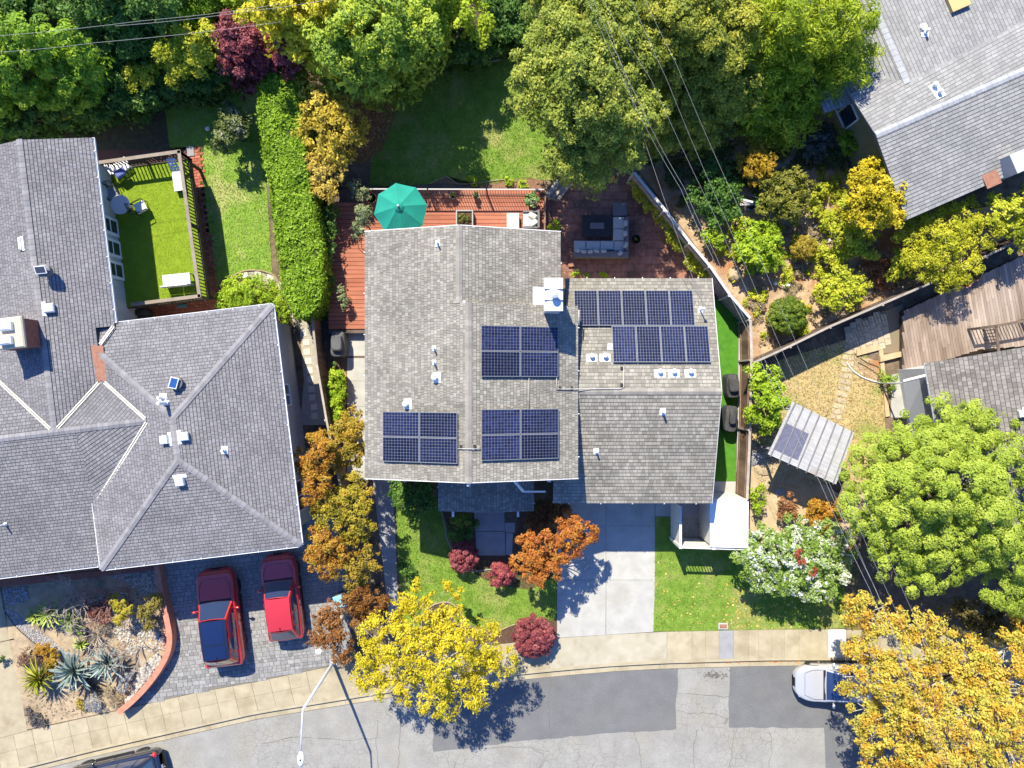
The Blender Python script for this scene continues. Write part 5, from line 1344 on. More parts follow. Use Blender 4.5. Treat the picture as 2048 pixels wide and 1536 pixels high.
# things on the turf deck
c = W(240,409,TZ+0.72); t = thing('round_table', 'white round table half in shade on the turf deck', 'table', (c.x,c.y,TZ))
part('table_top', MB().lathe((c.x,c.y,TZ+0.69),[(0.44,0),(0.46,0.015),(0.46,0.03),(0.44,0.04)],28), mat('table_stone',(0.50,0.47,0.44),(0.58,0.55,0.52),scale=6,rough=0.6), t); part('pedestal', MB().lathe((c.x,c.y,TZ),[(0.22,0.01),(0.22,0.04),(0.04,0.08),(0.04,0.69)],12), M_BLK, t)
def patio_chair(label, px, py, rz, mseat, mframe, z=TZ, back=True):
    c = W(px,py,z+0.43); t = thing('patio_chair', label, 'chair', (c.x,c.y,z)); M = Matrix.Translation((c.x,c.y,z)) @ Matrix.Rotation(rz,4,'Z')
    part('seat', tx(MB().bbox((0,0,0.38),0.50,0.52,0.09,0,0.03), M), mseat, t)
    b = MB(); b.beam((-0.25,0.27,0.42),(-0.25,0.42,0.95),0.03,0.03); b.beam((0.25,0.27,0.42),(0.25,0.42,0.95),0.03,0.03); b.beam((-0.25,0.42,0.95),(0.25,0.42,0.95),0.03,0.03)
    for k in range(-2,3): b.beam((k*0.09,0.28,0.45),(-k*0.09,0.42,0.94),0.02,0.015)
    part('backrest', tx(b,M), mframe, t)
    for sx_ in (-1,1):
        part('armrest', tx(MB().beam((sx_*0.27,-0.25,0.62),(sx_*0.27,0.33,0.64),0.04,0.03),M), mframe, t)
        for sy_ in (-0.24,0.26): part('leg', tx(MB().beam((sx_*0.26,sy_,0),(sx_*0.26,sy_,0.62),0.03,0.03),M), mframe, t)
    return t
patio_chair('pale cushioned patio chair casting its lattice shadow on turf', 281,414,2.05,M_CUSH,M_BLK)
patio_chair('shaded grey patio chair between round table and wall', 226,387,0.5,mat('grey_cushion',(0.25,0.26,0.28),rough=0.9),M_BLK)
def chaise(label, px, py, rz, L_, wd, z=TZ):
    c = W(px,py,z+0.35); t = thing('chaise', label, 'lounge chair', (c.x,c.y,z)); M = Matrix.Translation((c.x,c.y,z)) @ Matrix.Rotation(rz,4,'Z')
    n = 9
    for k in range(n): part('slat', tx(MB().box(-wd/2,wd/2,-L_/2+k*L_*0.62/n+.008,-L_/2+(k+1)*L_*0.62/n-.008,0.30,0.33),M), M_WHITE, t)
    for k in range(5): part('back_slat', tx(MB().beam((-wd/2,L_*(0.14+k*0.07),0.34+k*0.10),(wd/2,L_*(0.14+k*0.07),0.34+k*0.10),L_*0.06,0.025),M), M_WHITE, t)
    for sx_ in (-1,1):
        part('side_rail', tx(MB().box(sx_*wd/2-.02,sx_*wd/2+.02,-L_/2,L_*0.45,0.24,0.30),M), M_WHITE, t)
        for yy in (-L_*0.45,L_*0.35): part('leg', tx(MB().box(sx_*wd/2-.02,sx_*wd/2+.02,yy-.02,yy+.02,0,0.24),M), M_WHITE, t)
    return t
chaise('white lounge chair tucked inside the right deck railing', 353,350,0.15,1.5,0.42)
chaise('white slatted folding chair with blue towel in the deck corner', 238,334,2.2,0.95,0.55)
b = pillow(W(240,346,TZ+0.5),0.55,0.42,0.10,0.6); single('towel', b, mat('blue_towel',(0.10,0.12,0.30),(0.14,0.16,0.36),scale=5,rough=0.95), 'blue towel draped on the folding chair in deck corner', 'towel')
c = W(350,560,TZ+0.6); t = thing('bench', 'white two panel bench by the front railing of turf deck', 'bench', (c.x,c.y,TZ)); M = Matrix.Translation((c.x,c.y,TZ)) @ Matrix.Rotation(0.1,4,'Z')
for s_ in (-1,1):
    part('seat', tx(MB().bbox((s_*0.33,0.05,0.40),0.64,0.52,0.07,0,0.02),M), M_WHITE, t); part('backrest', tx(MB().beam((s_*0.33-0.31,-0.28,0.62),(s_*0.33+0.31,-0.28,0.62),0.05,0.42),M), M_WHITE, t)
    for yy in (-0.2,0.28): part('leg', tx(MB().box(s_*0.62-.03,s_*0.62+.03,yy-.03,yy+.03,0,0.40),M), M_GALV, t)
for (x,y,l) in ((385,353,'slim white path light at the upper end of the brick path'),(413,602,'slim white path light at the lower corner of turf deck')):
    c = G(x,y); t = thing('path_light', l, 'light', c); part('post', MB().tube([c,c+UPZ*0.9],0.02,6), M_GALV, t); part('lamp_head', MB().lathe(c+UPZ*0.86,[(0.05,0),(0.09,0.04),(0.09,0.08),(0.02,0.12)],10), M_WHITE, t)
b = MB().bbox(G(382,303,0.03),0.36,0.52,0.05,0.1,0.02); single('door_mat', b, M_GREY, 'grey mat at the upper end of the brick path', 'mat')
b = MB().bbox(G(365,612,0.03),0.50,0.16,0.10,0.1,0.02); single('planter_tray', b, mat('tray_teal',(0.10,0.22,0.24)), 'teal tray on bricks below the turf deck', 'tray')
covered_grill('black covered item in shade below the turf deck', 276,627,0.9,0.45,0.8,M_COVERD,0.1,(0.7,0.6))

# ------------------------------------------------------------------ bin enclosure
M_OFFW = mat('offwhite_board', (0.55,0.53,0.48), (0.63,0.61,0.56), scale=3, rough=0.8, rnd=0.04)
en = thing('enclosure_fence', 'off white board fence round the bin yard by the garage', 'fence', G(1365,1080))
EHt = 2.1
def board_wall(a, b, h, m, t, bw=0.14, pick=False):
    d = Vector((b.x-a.x,b.y-a.y,0)); L_ = d.length; d.normalize(); an = math.atan2(d.y,d.x); n = int(L_/bw)
    for k in range(n):
        c = a + d*((k+.5)*L_/n); part('fence_board', MB().cbox((c.x,c.y,0),L_/n-.008,0.02,h-0.42 if pick else h-0.04,an), m, t)
        if pick: part('picket', MB().cbox((c.x,c.y,h-0.42),0.04,0.02,0.38,an), m, t)
    part('cap_rail', MB().beam((a.x,a.y,h),(b.x,b.y,h),0.12,0.04), m, t)
f0, f1, f2 = W(1361,1012,EHt), W(1361,1094,EHt), W(1496,1098,EHt)
board_wall(f0, f1, EHt, M_OFFW, en); board_wall(f1, f2, EHt, M_OFFW, en, pick=True)
for p in (f1, f1.lerp(f2,0.49), f2): part('fence_post', MB().cbox((p.x,p.y,-.05),0.14,0.14,EHt+0.12), M_OFFW, en)
part_ = struct('bin_yard_slab', MB().prism(gp([(1358,990),(1480,990),(1480,1075),(1358,1075)]), -0.03, 0.008), M_GREY)
sh = thing('storage_shed', 'storage lean-to with flat white roof beside the garage', 'shed', G(1450,1030))
zr = 2.2
rp = [W(1420,1006,zr),W(1440,1003,zr),W(1454,995,zr),W(1481,995,zr),W(1494,1002,zr),W(1497,1003,zr),W(1496,1096,zr),W(1420,1094,zr)]
part('roof', MB().prism([(p.x,p.y) for p in rp], zr-0.05, zr+0.02), mat('white_roof_sheet',(0.66,0.665,0.67),(0.74,0.745,0.75),scale=1.5,rough=0.55), sh)
part('wall', MB().box(rp[0].x+.06,rp[5].x-.06,rp[6].y+.12,rp[2].y-.1,0,zr-0.06), M_OFFW, sh)
for (x,y,l) in ((1402,1051,'uppermost of three round pale globes in the bin yard'),(1404,1065,'middle one of three round pale globes in the bin yard'),(1403,1077,'lowest of three round pale globes in the bin yard')):
    c = G(x,y); b = MB().blob((c.x,c.y,0.15),0.15,0.15,0.14,16,10,0.0); b.smooth = True; single('globe', b, M_STONEP, l, 'globe', group='globes in the bin yard')

# ------------------------------------------------------------------ pergola
ph = 2.4; pc_ = [W(1583,803,ph),W(1706,865,ph),W(1670,968,ph),W(1534,908,ph)]
pg = thing('pergola', 'white slatted pergola with a painted shadow panel on dry lawn', 'pergola', G(1600,870))
M_SLAT = mat('slat_white', (0.33,0.33,0.335), (0.42,0.42,0.43), scale=2.2, rough=0.85, rnd=0.08, c3=(0.26,0.19,0.15), s3=0.35, t3=(0.60,0.72))
n = 38
for k in range(n):
    t = (k+.5)/n; a = pc_[0].lerp(pc_[3],t); b = pc_[1].lerp(pc_[2],t)
    part('slat', MB().beam(a+UPZ*0.10, b+UPZ*0.10, 0.060, 0.03), M_SLAT, pg)
for k in range(8):
    t = 0.04+k*0.131; a = pc_[0].lerp(pc_[1],t); b = pc_[3].lerp(pc_[2],t); d = (b-a).normalized()*0.06
    part('rafter', MB().beam(a-d+UPZ*0.16, b+d+UPZ*0.14, 0.035, 0.06), mat('rafter_grey',(0.15,0.15,0.16),(0.22,0.22,0.23),scale=3,rough=0.9), pg)  # dark grey stands for the shadow and gap lines along the rafters
for t in (0.10,0.88):
    a = pc_[0].lerp(pc_[3],t); b = pc_[1].lerp(pc_[2],t); part('header_beam', MB().beam(a-UPZ*0.07, b-UPZ*0.07, 0.10, 0.09), mat('beam_grey',(0.16,0.16,0.17)), pg)
def bil(u,v,z): 
    p = pc_[0].lerp(pc_[1],u).lerp(pc_[3].lerp(pc_[2],u),v); return Vector((p.x,p.y,z))
for u in (0.08,0.92):
    for v in (0.10,0.88): p = bil(u,v,0); part('post', MB().cbox((p.x,p.y,-.05),0.1,0.1,ph-0.1,-0.46), M_SLAT, pg)
sq = [bil(0.06,0.42,0),bil(0.40,0.34,0),bil(0.42,0.90,0),bil(0.07,0.86,0)]
part('painted_shadow_panel', MB().prism([(p.x,p.y) for p in (bil(.05,.38,0),bil(.40,.38,0),bil(.40,.88,0),bil(.05,.88,0))], ph+0.118, ph+0.13), mat('painted_shadow',(0.09,0.095,0.14),(0.13,0.135,0.19),scale=6,rough=0.7), pg)  # dark sheet over the slats stands for a shadowed area

# ------------------------------------------------------------------ right deck, terrace and path
M_RDECK = mat('deck_weathered', (0.17,0.125,0.095), (0.29,0.225,0.18), scale=2.0, rough=0.9, rnd=0.22, bump=0.4, bscale=20, stretch=(1,0.25,1), c3=(0.34,0.28,0.235), s3=0.5, t3=(0.48,0.68))
dz = 0.35; dpx = [(1806,640),(1806,622),(1870,592),(2090,490),(2090,690),(1960,700),(1850,735),(1806,745)]
dp_ = [(W(x,y,dz).x,W(x,y,dz).y) for x,y in dpx]
wdk = thing('deck', 'weathered brown plank deck at the right edge', 'deck', W(1900,640,dz))
part('deck_frame', MB().prism(dp_, 0.0, dz-0.05), M_BALD, wdk)
uv = [((Vector((p[0],p[1],0))-KO).dot(KE),(Vector((p[0],p[1],0))-KO).dot(KN)) for p in dp_]
u = min(p[0] for p in uv); um_ = max(p[0] for p in uv)
while u < um_:
    vs = [v for v in np.arange(-4,10,0.05) if inpoly(u+0.07,v,uv)]
    if len(vs) > 2:
        cut = R(vs[0]+0.5, vs[-1]-0.3) if vs[-1]-vs[0] > 2 else None
        for (va,vb) in (((vs[0],cut),(cut,vs[-1])) if cut else ((vs[0],vs[-1]),)):
            a = KW(u+.07,va+.004,dz-0.02); b = KW(u+.07,vb-.004,dz-0.02); part('deck_board', MB().beam(a,b,0.132,0.045), M_RDECK, wdk)
    u += 0.142
rr3 = thing('railing', 'dark wooden railing at the right deck opening', 'railing', W(1980,660,dz))
ra = [W(1962,656,dz+1.0),W(1992,652,dz+1.0),W(2070,638,dz+1.0)]; rb = W(1998,712,dz+1.0)
for (a,b) in ((ra[0],ra[1]),(ra[1],ra[2]),(ra[1],rb)):
    part('cap_rail', MB().beam(a,b,0.13,0.05), M_FDARK, rr3); n = max(2,int((b-a).length/0.15))
    for k in range(1,n): c = a.lerp(b,k/n); part('baluster', MB().cbox((c.x,c.y,dz),0.035,0.035,0.98), M_BALD, rr3)
for p in (ra[0],ra[1],ra[2],rb): part('railing_post', MB().cbox((p.x,p.y,dz-.2),0.11,0.11,1.25), M_FDARK, rr3)
M_TAN = mat('tan_paver', (0.36,0.29,0.19), (0.46,0.385,0.27), scale=4, rough=0.92, rnd=0.12, bump=0.4)
TR = struct('terrace', MB().prism(gp([(1690,655),(1720,640),(1806,608),(1806,700),(1790,705),(1712,712),(1700,690)]), -0.02, 0.0), mat('terrace_joint',(0.2,0.16,0.1)))
tm = MB().bbox((0,0,0),0.30,0.30,0.03,0,0.006).mesh('terrace_paver'); tm.materials.append(M_TAN)
tp = gp([(1690,655),(1720,640),(1804,610),(1804,690),(1790,692),(1716,706),(1700,690)])
for i in range(-10,12):
    for j in range(-10,12):
        p = KW(-3.2+i*0.315, 1.0+j*0.315+(0.15 if i%2 else 0), 0)
        if inpoly(p.x,p.y,tp): inst('terrace_paver', tm, TR, locm(p.x,p.y,-0.01+R(0,.004),qa))
PTH = struct('garden_path', MB().sheet(gp([(1700,680),(1716,690),(1706,760),(1690,835),(1666,838),(1680,770),(1686,700)]), -0.004), mat('path_joint',(0.26,0.2,0.12)))
line = smoothline([(1705,672),(1698,700),(1694,740),(1686,780),(1675,820),(1671,842)], 10); acc = 0; pm2 = MB().bbox((0,0,0),0.275,0.22,0.03,0,0.006).mesh('path_paver'); pm2.materials.append(M_TAN)
last = None; row = 0
for i in range(len(line)-1):
    a = G(*line[i]); b = G(*line[i+1])
    if last is None or (a-last).length >= 0.235:
        d = (b-a).normalized(); s_ = Vector((-d.y,d.x,0)); an = math.atan2(d.y,d.x)+math.pi/2; last = a; row += 1
        for k in ((-0.14,0.145) if row % 2 else (-0.285,0.0,0.285)):
            if abs(k) > 0.2: inst('path_paver', pm2, PTH, locm(a.x+s_.x*k*0.75,a.y+s_.y*k*0.75,-0.01+R(0,.004),an,(0.5,1,1)))
            else: inst('path_paver', pm2, PTH, locm(a.x+s_.x*k,a.y+s_.y*k,-0.01+R(0,.004),an))
stp = thing('stairs', 'two timber edged steps from dry lawn to the right deck', 'stairs', G(1745,690))
M_TIMB = mat('timber_tan', (0.40,0.28,0.15), (0.5,0.37,0.22), scale=4, rough=0.9)
for (q,z) in (([(1712,712),(1757,700),(1757,690),(1712,700)],0.12),([(1757,724),(1805,712),(1804,702),(1757,712)],0.2),([(1756,700),(1764,698),(1770,760),(1762,762)],0.1),([(1764,760),(1770,760),(1778,832),(1770,834)],0.08)):
    part('timber', MB().prism(gp(q), -0.02, z), M_TIMB, stp)
bed_('edged_bed', [(1693,712),(1715,712),(1758,722),(1766,765),(1735,757),(1708,738)], M_DRYSOIL, 0.006)
edging('bed_edging', [(1692,724),(1706,742),(1730,757),(1764,767)], 0.045, M_WHITEC, 'white curved edging of the small planting bed by steps', 'edging')
edging('soaker_hose', [(1715,725),(1735,735),(1756,748),(1757,735),(1735,726),(1720,716)], 0.015, M_BLK, 'black soaker hose looped in the small planting bed', 'hose')
pth2 = struct('side_walk', MB().prism(gp([(1782,750),(1805,745),(1812,835),(1782,835)]), -0.02, 0.01), M_CONC)
for (x,y,l) in ((1933,563,'left terracotta pot on the right deck by the yellow shrub'),(1953,549,'right terracotta pot on the right deck by the fence')):
    potted(l, x, y, dz, 0.29, 0.40, M_TERRA, [(0,0,0.18,0.4)], L_OLD, clump=0.08)
# ------------------------------------------------------------------ street lamp
c = G(667,1324); t = thing('street_lamp', 'pale steel street lamp arching over the road', 'street lamp', c)
tp_ = W(602,1412,5.35); 
part('pole', MB().tube([c,Vector((c.x,c.y,0.25)),Vector((c.x,c.y,5.35))],[0.13,0.085,0.055],10), M_GALV, t, smooth=True)
hd = W(601.5,1508,5.65); ax = Vector((c.x,c.y,5.35))
part('arm', MB().tube([ax-UPZ*0.1, ax.lerp(hd,0.06)+UPZ*0.02, ax.lerp(hd,0.5)+UPZ*0.05, hd],[0.05,0.042,0.036,0.03],8), M_GALV, t, smooth=True)
d = (hd-ax).normalized(); M = Matrix.Translation(hd) @ Matrix.Rotation(math.atan2(d.y,d.x),4,'Z')
q = MB().lathe((0.22,0,-0.07),[(0.05,0),(0.20,0.02),(0.20,0.07),(0.12,0.12),(0.03,0.13)],16,sx=1.7,sy=0.7); part('lamp_head', tx(q,M), M_WHITE, t, smooth=True)
part('photocell', tx(MB().lathe((0.22,0,0.055),[(0.035,0),(0.035,0.05)],8),M), M_BLK, t); part('lens', tx(MB().lathe((0.3,0,-0.09),[(0.09,0),(0.10,0.025)],12),M), M_STONEP, t)
part('base_plate', MB().cbox((c.x,c.y,0.002),0.34,0.34,0.03,0.2), M_GALV, t)
# small street things
b = MB(); b.bbox(G(1446,1252,0.0),0.48,0.32,0.05,0,0.01); o = single('meter_box', b, M_CONC, 'small concrete meter box with brown lid at lawn edge', 'meter box'); part('lid', MB().bbox(G(1446,1252,0.05),0.36,0.2,0.012,0,0.004), M_RUST, o)
b = MB().lathe(G(637,1302,0.0),[(0.16,0),(0.16,0.05),(0.11,0.05),(0.11,0.02)],16); single('hose_ring', b, M_WHITE, 'white ring lying on pavers under the orange tree', 'ring')
c = W(679,1204,1.1); t = thing('wheelie_bin', 'bin with pale blue lid half hidden among the orange trees', 'bin', (c.x,c.y,0))
part('body', MB().cbox((c.x,c.y,0.05),0.50,0.55,0.98,0.3), M_COVER, t); part('lid', MB().bbox((c.x,c.y,1.03),0.56,0.62,0.08,0.3,0.04), mat('lid_blue',(0.16,0.36,0.46),(0.25,0.45,0.55),scale=6,rough=0.6), t)
# ------------------------------------------------------------------ cars
M_TYRE = mat('tyre', (0.02,0.02,0.02), rough=0.85)
M_RIM = mat('alloy_rim', (0.40,0.41,0.42), rough=0.3, metal=0.8)
M_CGLASS = glassmat('car_glass', (0.020,0.034,0.085), 0.03)  # blue of the reflected sky is put into the glass colour
M_RGLASS = glassmat('roof_glass', (0.008,0.014,0.055), 0.05)  # navy tint stands for the sky mirrored in the roof
M_HEAD = mat('headlight', (0.55,0.58,0.60), rough=0.1, spec=0.9, coat=1)
M_TAIL = mat('taillight', (0.45,0.02,0.015), rough=0.15, coat=1)
M_TRIMB = mat('black_trim', (0.02,0.02,0.022), rough=0.5)
def gridpatch(P00, P10, P11, P01, bulge=0.0, off=0.0, m0=(0,0), m1=(1,1), n=8, curve=0.0):
    """curved patch; u from P00 to P10, v from P00 to P01"""
    P00,P10,P11,P01 = [Vector(p) for p in (P00,P10,P11,P01)]
    nr = (P10-P00).cross(P01-P00).normalized(); b = MB(); V = []
    ctr = (P00+P10+P11+P01)/4
    if nr.dot(ctr-Vector((0,0,0.9))) < 0: nr = -nr
    for i in range(n+1):
        for j in range(n+1):
            u = m0[0]+(m1[0]-m0[0])*i/n; v = m0[1]+(m1[1]-m0[1])*j/n
            p = P00.lerp(P10,u).lerp(P01.lerp(P11,u),v)
            k = 4*u*(1-u)*bulge + 4*v*(1-v)*curve
            V.append(p + nr*(k+off))
    b.add(V, [(i*(n+1)+j,(i+1)*(n+1)+j,(i+1)*(n+1)+j+1,i*(n+1)+j+1) for i in range(n) for j in range(n)], 0.5); b.smooth = True
    return b
def car(label, px, py, head, paint, L_, Wd, Ht, xs_, belt=0.98, hood=0.92, tail=None, roofm=None, rails=None, sunroof=False, nose=0.60, rearw=0.74, moon=None, nr_=0.60):
    """xs_ = windscreen base, windscreen top, rear top, rear base along the length (nose at +L/2)"""
    c = G(px,py); t = thing('parked_car', label, 'car', c)
    M = Matrix.Translation(c) @ Matrix.Rotation(head,4,'Z') @ Matrix.Translation((0,0,-0.12 if py > 1310 else 0.02))
    hw = Wd/2; zb = 0.24; tail = tail or belt
    xf0,xf1,xr1,xr0 = xs_
    ST = []
    for x in np.concatenate([np.linspace(-L_/2,-L_/2+0.5,9),np.linspace(-L_/2+0.6,L_/2-1.0,18),np.linspace(L_/2-0.9,L_/2-0.15,10),np.array([L_/2-0.10,L_/2-0.06,L_/2-0.03,L_/2-0.01,L_/2])]):
        e = (L_/2-abs(x))
        lim = nose if x > 0 else rearw
        rr = nr_ if x > 0 else 0.40
        f = 1.0 if e > rr else lim+(1-lim)*math.sqrt(max(0,1-(1-e/rr)**2))
        if x > xf0: z = hood - 0.16*((x-xf0)/(L_/2-xf0))**2 + (belt-hood)*max(0,1-(x-xf0)/0.25)
        elif x < xr0: z = tail - 0.05*((xr0-x)/(L_/2+xr0+1e-6))**2
        else: z = belt
        if e < 0.22: z -= (0.30 if x > 0 else 0.22)*(1-math.sqrt(max(0,1-(1-e/0.22)**2)))
        ST.append((x, hw*f, z))
    prof = [(0.88,None,zb),(0.985,None,zb+0.12),(1.0,0.62,0),(0.985,0.80,0),(0.955,0.92,0),(0.90,0.975,0),(0.80,0.995,0),(0.5,1.012,0),(0.0,1.02,0)]
    V = []; m = len(prof)*2-1
    for (x,w_,z) in ST:
        row = [(w_*a, (zz if q is None else zb+(z-zb)*q)) for a,q,zz in prof]
        full = [(-y,zq) for y,zq in row] + [(y,zq) for y,zq in row[::-1][1:]]
        V += [(x,y,zq) for y,zq in full]
    F = [(i*m+j,(i+1)*m+j,(i+1)*m+j+1,i*m+j+1) for i in range(len(ST)-1) for j in range(m-1)]
    F += [tuple(range(m-1,-1,-1)), tuple((len(ST)-1)*m+j for j in range(m))]
    b = MB(); b.add([(p[0],p[1],p[2]) for p in V], [tuple(reversed(f)) for f in F], 0.5); b.smooth = True
    part('body', tx(b,M), paint, t)
    wb, wt = hw*0.90, hw*0.69; zr = Ht; z0 = belt-0.02
    zf0 = hood+ (belt-hood)*0.9; zr0 = tail-0.02
    FL0,FR0,FL1,FR1 = (xf0,wb*0.97,zf0),(xf0,-wb*0.97,zf0),(xf1,wt,zr-0.03),(xf1,-wt,zr-0.03)
    RL0,RR0,RL1,RR1 = (xr0,wb*0.93,zr0),(xr0,-wb*0.93,zr0),(xr1,wt*0.97,zr-0.04),(xr1,-wt*0.97,zr-0.04)
    cab = MB(); cab.smooth = True
    for g in (gridpatch(FL0,FR0,FR1,FL1,0.10), gridpatch(RR0,RL0,RL1,RR1,0.07), gridpatch(FR0,RR0,RR1,FR1,0.02,0,curve=0.03), gridpatch(RL0,FL0,FL1,RL1,0.02,0,curve=0.03)):
        cab.add(g.v, g.f, 0.5)
    cab.smooth = True; part('cabin_pillars', tx(cab,M), paint, t)
    part('roof', tx(gridpatch(RL1,FL1,FR1,RR1,-0.05,-0.004,curve=-0.035) if False else gridpatch(RR1,FR1,FL1,RL1,0.05,0.004,curve=0.03),M), roofm or paint, t)
    part('windscreen', tx(gridpatch(FL0,FR0,FR1,FL1,0.10,0.012,(0.05,0.03),(0.95,0.97)),M), M_CGLASS, t)
    part('rear_window', tx(gridpatch(RR0,RL0,RL1,RR1,0.07,0.012,(0.08,0.12),(0.92,0.92)),M), M_CGLASS, t)
    for (A,B_,C_,D) in ((FR0,RR0,RR1,FR1),(FL0,RL0,RL1,FL1)):
        o = 0.012; s_ = 1
        for (ua,ub) in ((0.10,0.46),(0.50,0.80),(0.84,0.95)):
            part('side_window', tx(gridpatch(A,B_,C_,D,0.02*s_,o,(ua,0.10),(ub,0.90),curve=0.03*s_),M), M_CGLASS, t)
    if moon:
        for (ua,ub) in moon:
            part('roof_glass', tx(gridpatch(RR1,FR1,FL1,RL1,0.05,0.016,(ua,0.12),(ub,0.88),curve=0.03),M), M_RGLASS, t)
    for sx_ in (1,-1):
        for sy_ in (1,-1):
            wx = L_*0.29*sx_; r_ = 0.335; q = MB().lathe((0,0,-0.10),[(r_*0.62,0),(r_*0.95,0.0),(r_,0.03),(r_,0.17),(r_*0.95,0.2),(r_*0.62,0.2)],20)
            MW = M @ Matrix.Translation((wx,sy_*(hw-0.115),r_)) @ Matrix.Rotation(math.pi/2,4,'X')
            wheel = part('wheel', tx(q,MW), M_TYRE, t)
            rq = MB().lathe((0,0,-0.095),[(r_*0.63,0),(r_*0.63,0.19)],16); part('rim', tx(rq,MW), M_RIM, wheel)
    for sy_ in (1,-1):
        k_ = min(range(len(ST)), key=lambda q: abs(ST[q][0]-(L_/2-0.32)))
        part('headlight', tx(MB().blob((L_/2-0.34,sy_*(ST[k_][1]*0.90-0.05),ST[k_][2]-0.13),0.20,0.09,0.09,10,6,0),M), M_HEAD, t, smooth=True)
        part('taillight', tx(MB().blob((-L_/2+0.14,sy_*hw*0.80,tail-0.16),0.12,0.16,0.12,10,6,0),M), M_TAIL, t, smooth=True)
        mi = MB(); mi.blob((xf0-0.35,sy_*(hw+0.10),belt+0.08),0.07,0.12,0.08,10,6,0); mi.beam((xf0-0.33,sy_*(hw-0.12),belt+0.02),(xf0-0.35,sy_*(hw+0.05),belt+0.06),0.05,0.04)
        part('mirror', tx(mi,M), paint, t, smooth=True)
        if rails: part('roof_rail', tx(MB().tube([(xf1-0.15,sy_*wt*0.93,zr-0.02),(xf1-0.3,sy_*wt*0.93,zr+0.05),(xr1+0.3,sy_*wt*0.93,zr+0.05),(xr1+0.12,sy_*wt*0.93,zr-0.02)],0.018,6),M), rails, t)
        part('door_handle', tx(MB().beam((xf0-1.25,sy_*(hw+0.01),belt-0.14),(xf0-1.05,sy_*(hw+0.01),belt-0.14),0.03,0.03),M), M_RIM, t)
    def seam(pts, r_=0.008): part('panel_seam', tx(MB().tube(pts, r_, 4), M), M_TRIMB, t)
    hz = lambda x: hood - 0.16*((x-xf0)/(L_/2-xf0))**2 + 0.012
    seam([(L_/2-0.42,y_,hz(L_/2-0.42)-0.03*(abs(y_)/hw)**2*1.2) for y_ in np.linspace(-hw*0.60,hw*0.60,9)])
    for sy_ in (1,-1):
        seam([(x_,sy_*min(hw*0.80,hw*0.60+hw*0.20*min(1,(L_/2-0.42-x_)/0.4)),hz(x_)+0.004) for x_ in np.linspace(xf0+0.05,L_/2-0.42,7)])
        for xd in (xf0-0.15, xf0-1.15, xf0-2.05): seam([(xd,sy_*(hw*1.002),0.36),(xd,sy_*(hw*1.002),0.62*belt),(xd-0.02,sy_*hw*0.97,belt*0.93)])
        q = MB(); q.tube([(L_*0.29*s2+0.40*math.cos(a),sy_*(hw-0.03),0.335+0.40*math.sin(a)) for s2 in (1,) for a in np.linspace(0.1,3.04,10)],0.03,5); part('wheel_arch', tx(q,M), M_TRIMB, t)
        q = MB(); q.tube([(-L_*0.29+0.40*math.cos(a),sy_*(hw-0.03),0.335+0.40*math.sin(a)) for a in np.linspace(0.1,3.04,10)],0.03,5); part('wheel_arch', tx(q,M), M_TRIMB, t)
        part('side_sill', tx(MB().beam((-L_*0.2,sy_*(hw-0.01),0.28),(L_*0.2,sy_*(hw-0.01),0.28),0.05,0.1),M), M_TRIMB, t)
    part('cowl', tx(MB().beam((xf0+0.06,-wb*0.9,zf0-0.005),(xf0+0.06,wb*0.9,zf0-0.005),0.12,0.02),M), M_TRIMB, t)
    part('antenna', tx(MB().blob((xr1+0.12,0,zr+0.05),0.06,0.025,0.035,8,4,0),M), M_TRIMB, t)
    part('grille', tx(MB().bbox((L_/2-0.03,0,hood-0.50),0.06,hw*0.5,0.20,0,0.02),M), M_TRIMB, t)
    part('front_bumper', tx(MB().bbox((L_/2-0.06,0,0.26),0.12,Wd*0.30,0.16,0,0.04),M), M_TRIMB, t); part('rear_bumper', tx(MB().bbox((-L_/2+0.08,0,0.28),0.18,Wd*0.76,0.22,0,0.04),M), M_TRIMB, t)
    part('wiper', tx(MB().beam((xf0+0.02,0.1,zf0+0.03),(xf0-0.08,0.55,zf0+0.10),0.015,0.015),M), M_TRIMB, t)
    part('number_plate', tx(MB().cbox((-L_/2-0.005,0,0.62),0.01,0.32,0.16),M), M_WHITE, t)
    return t
P_RED = mat('paint_red', (0.46,0.022,0.02), rough=0.28, spec=0.5, coat=1.0, metal=0.15)
P_RED2 = mat('paint_dark_red', (0.48,0.03,0.04), rough=0.28, spec=0.5, coat=1.0, metal=0.15)
P_BLK = mat('paint_black', (0.010,0.014,0.035), rough=0.2, spec=0.6, coat=1.0)  # blue in the black paint imitates reflected sky
P_SIL = mat('paint_silver', (0.44,0.45,0.48), rough=0.3, spec=0.5, coat=1.0, metal=0.25)
car('red crossover with glossy black glass roof on paver driveway, left of two', 452,1226, math.radians(97), P_RED, 4.75, 1.90, 1.68, (0.85,0.15,-1.75,-2.15), 1.02, 0.98, 1.05, roofm=P_BLK, moon=[(0.03,0.36),(0.42,0.97)])
car('red hatchback with plain red roof on paver driveway, nearest orange trees', 573,1186, math.radians(97), P_RED2, 4.2, 1.74, 1.50, (0.85,0.15,-1.40,-1.98), 0.94, 0.90, 0.98, nose=0.5, nr_=0.7)
car('black sport utility car parked at kerb, cut by bottom edge', 242,1545, math.radians(193), P_BLK, 4.85, 1.92, 1.72, (0.95,0.30,-1.85,-2.25), 1.04, 1.02, 1.08, rails=M_RIM, moon=[(0.45,0.62),(0.66,0.90)])
car('silver sedan at kerb, rear half under the orange tree', 1674,1357, math.radians(180), P_SIL, 4.6, 1.80, 1.46, (0.90,-0.05,-1.10,-1.78), 0.93, 0.88, 0.96, nose=0.34, nr_=0.95)
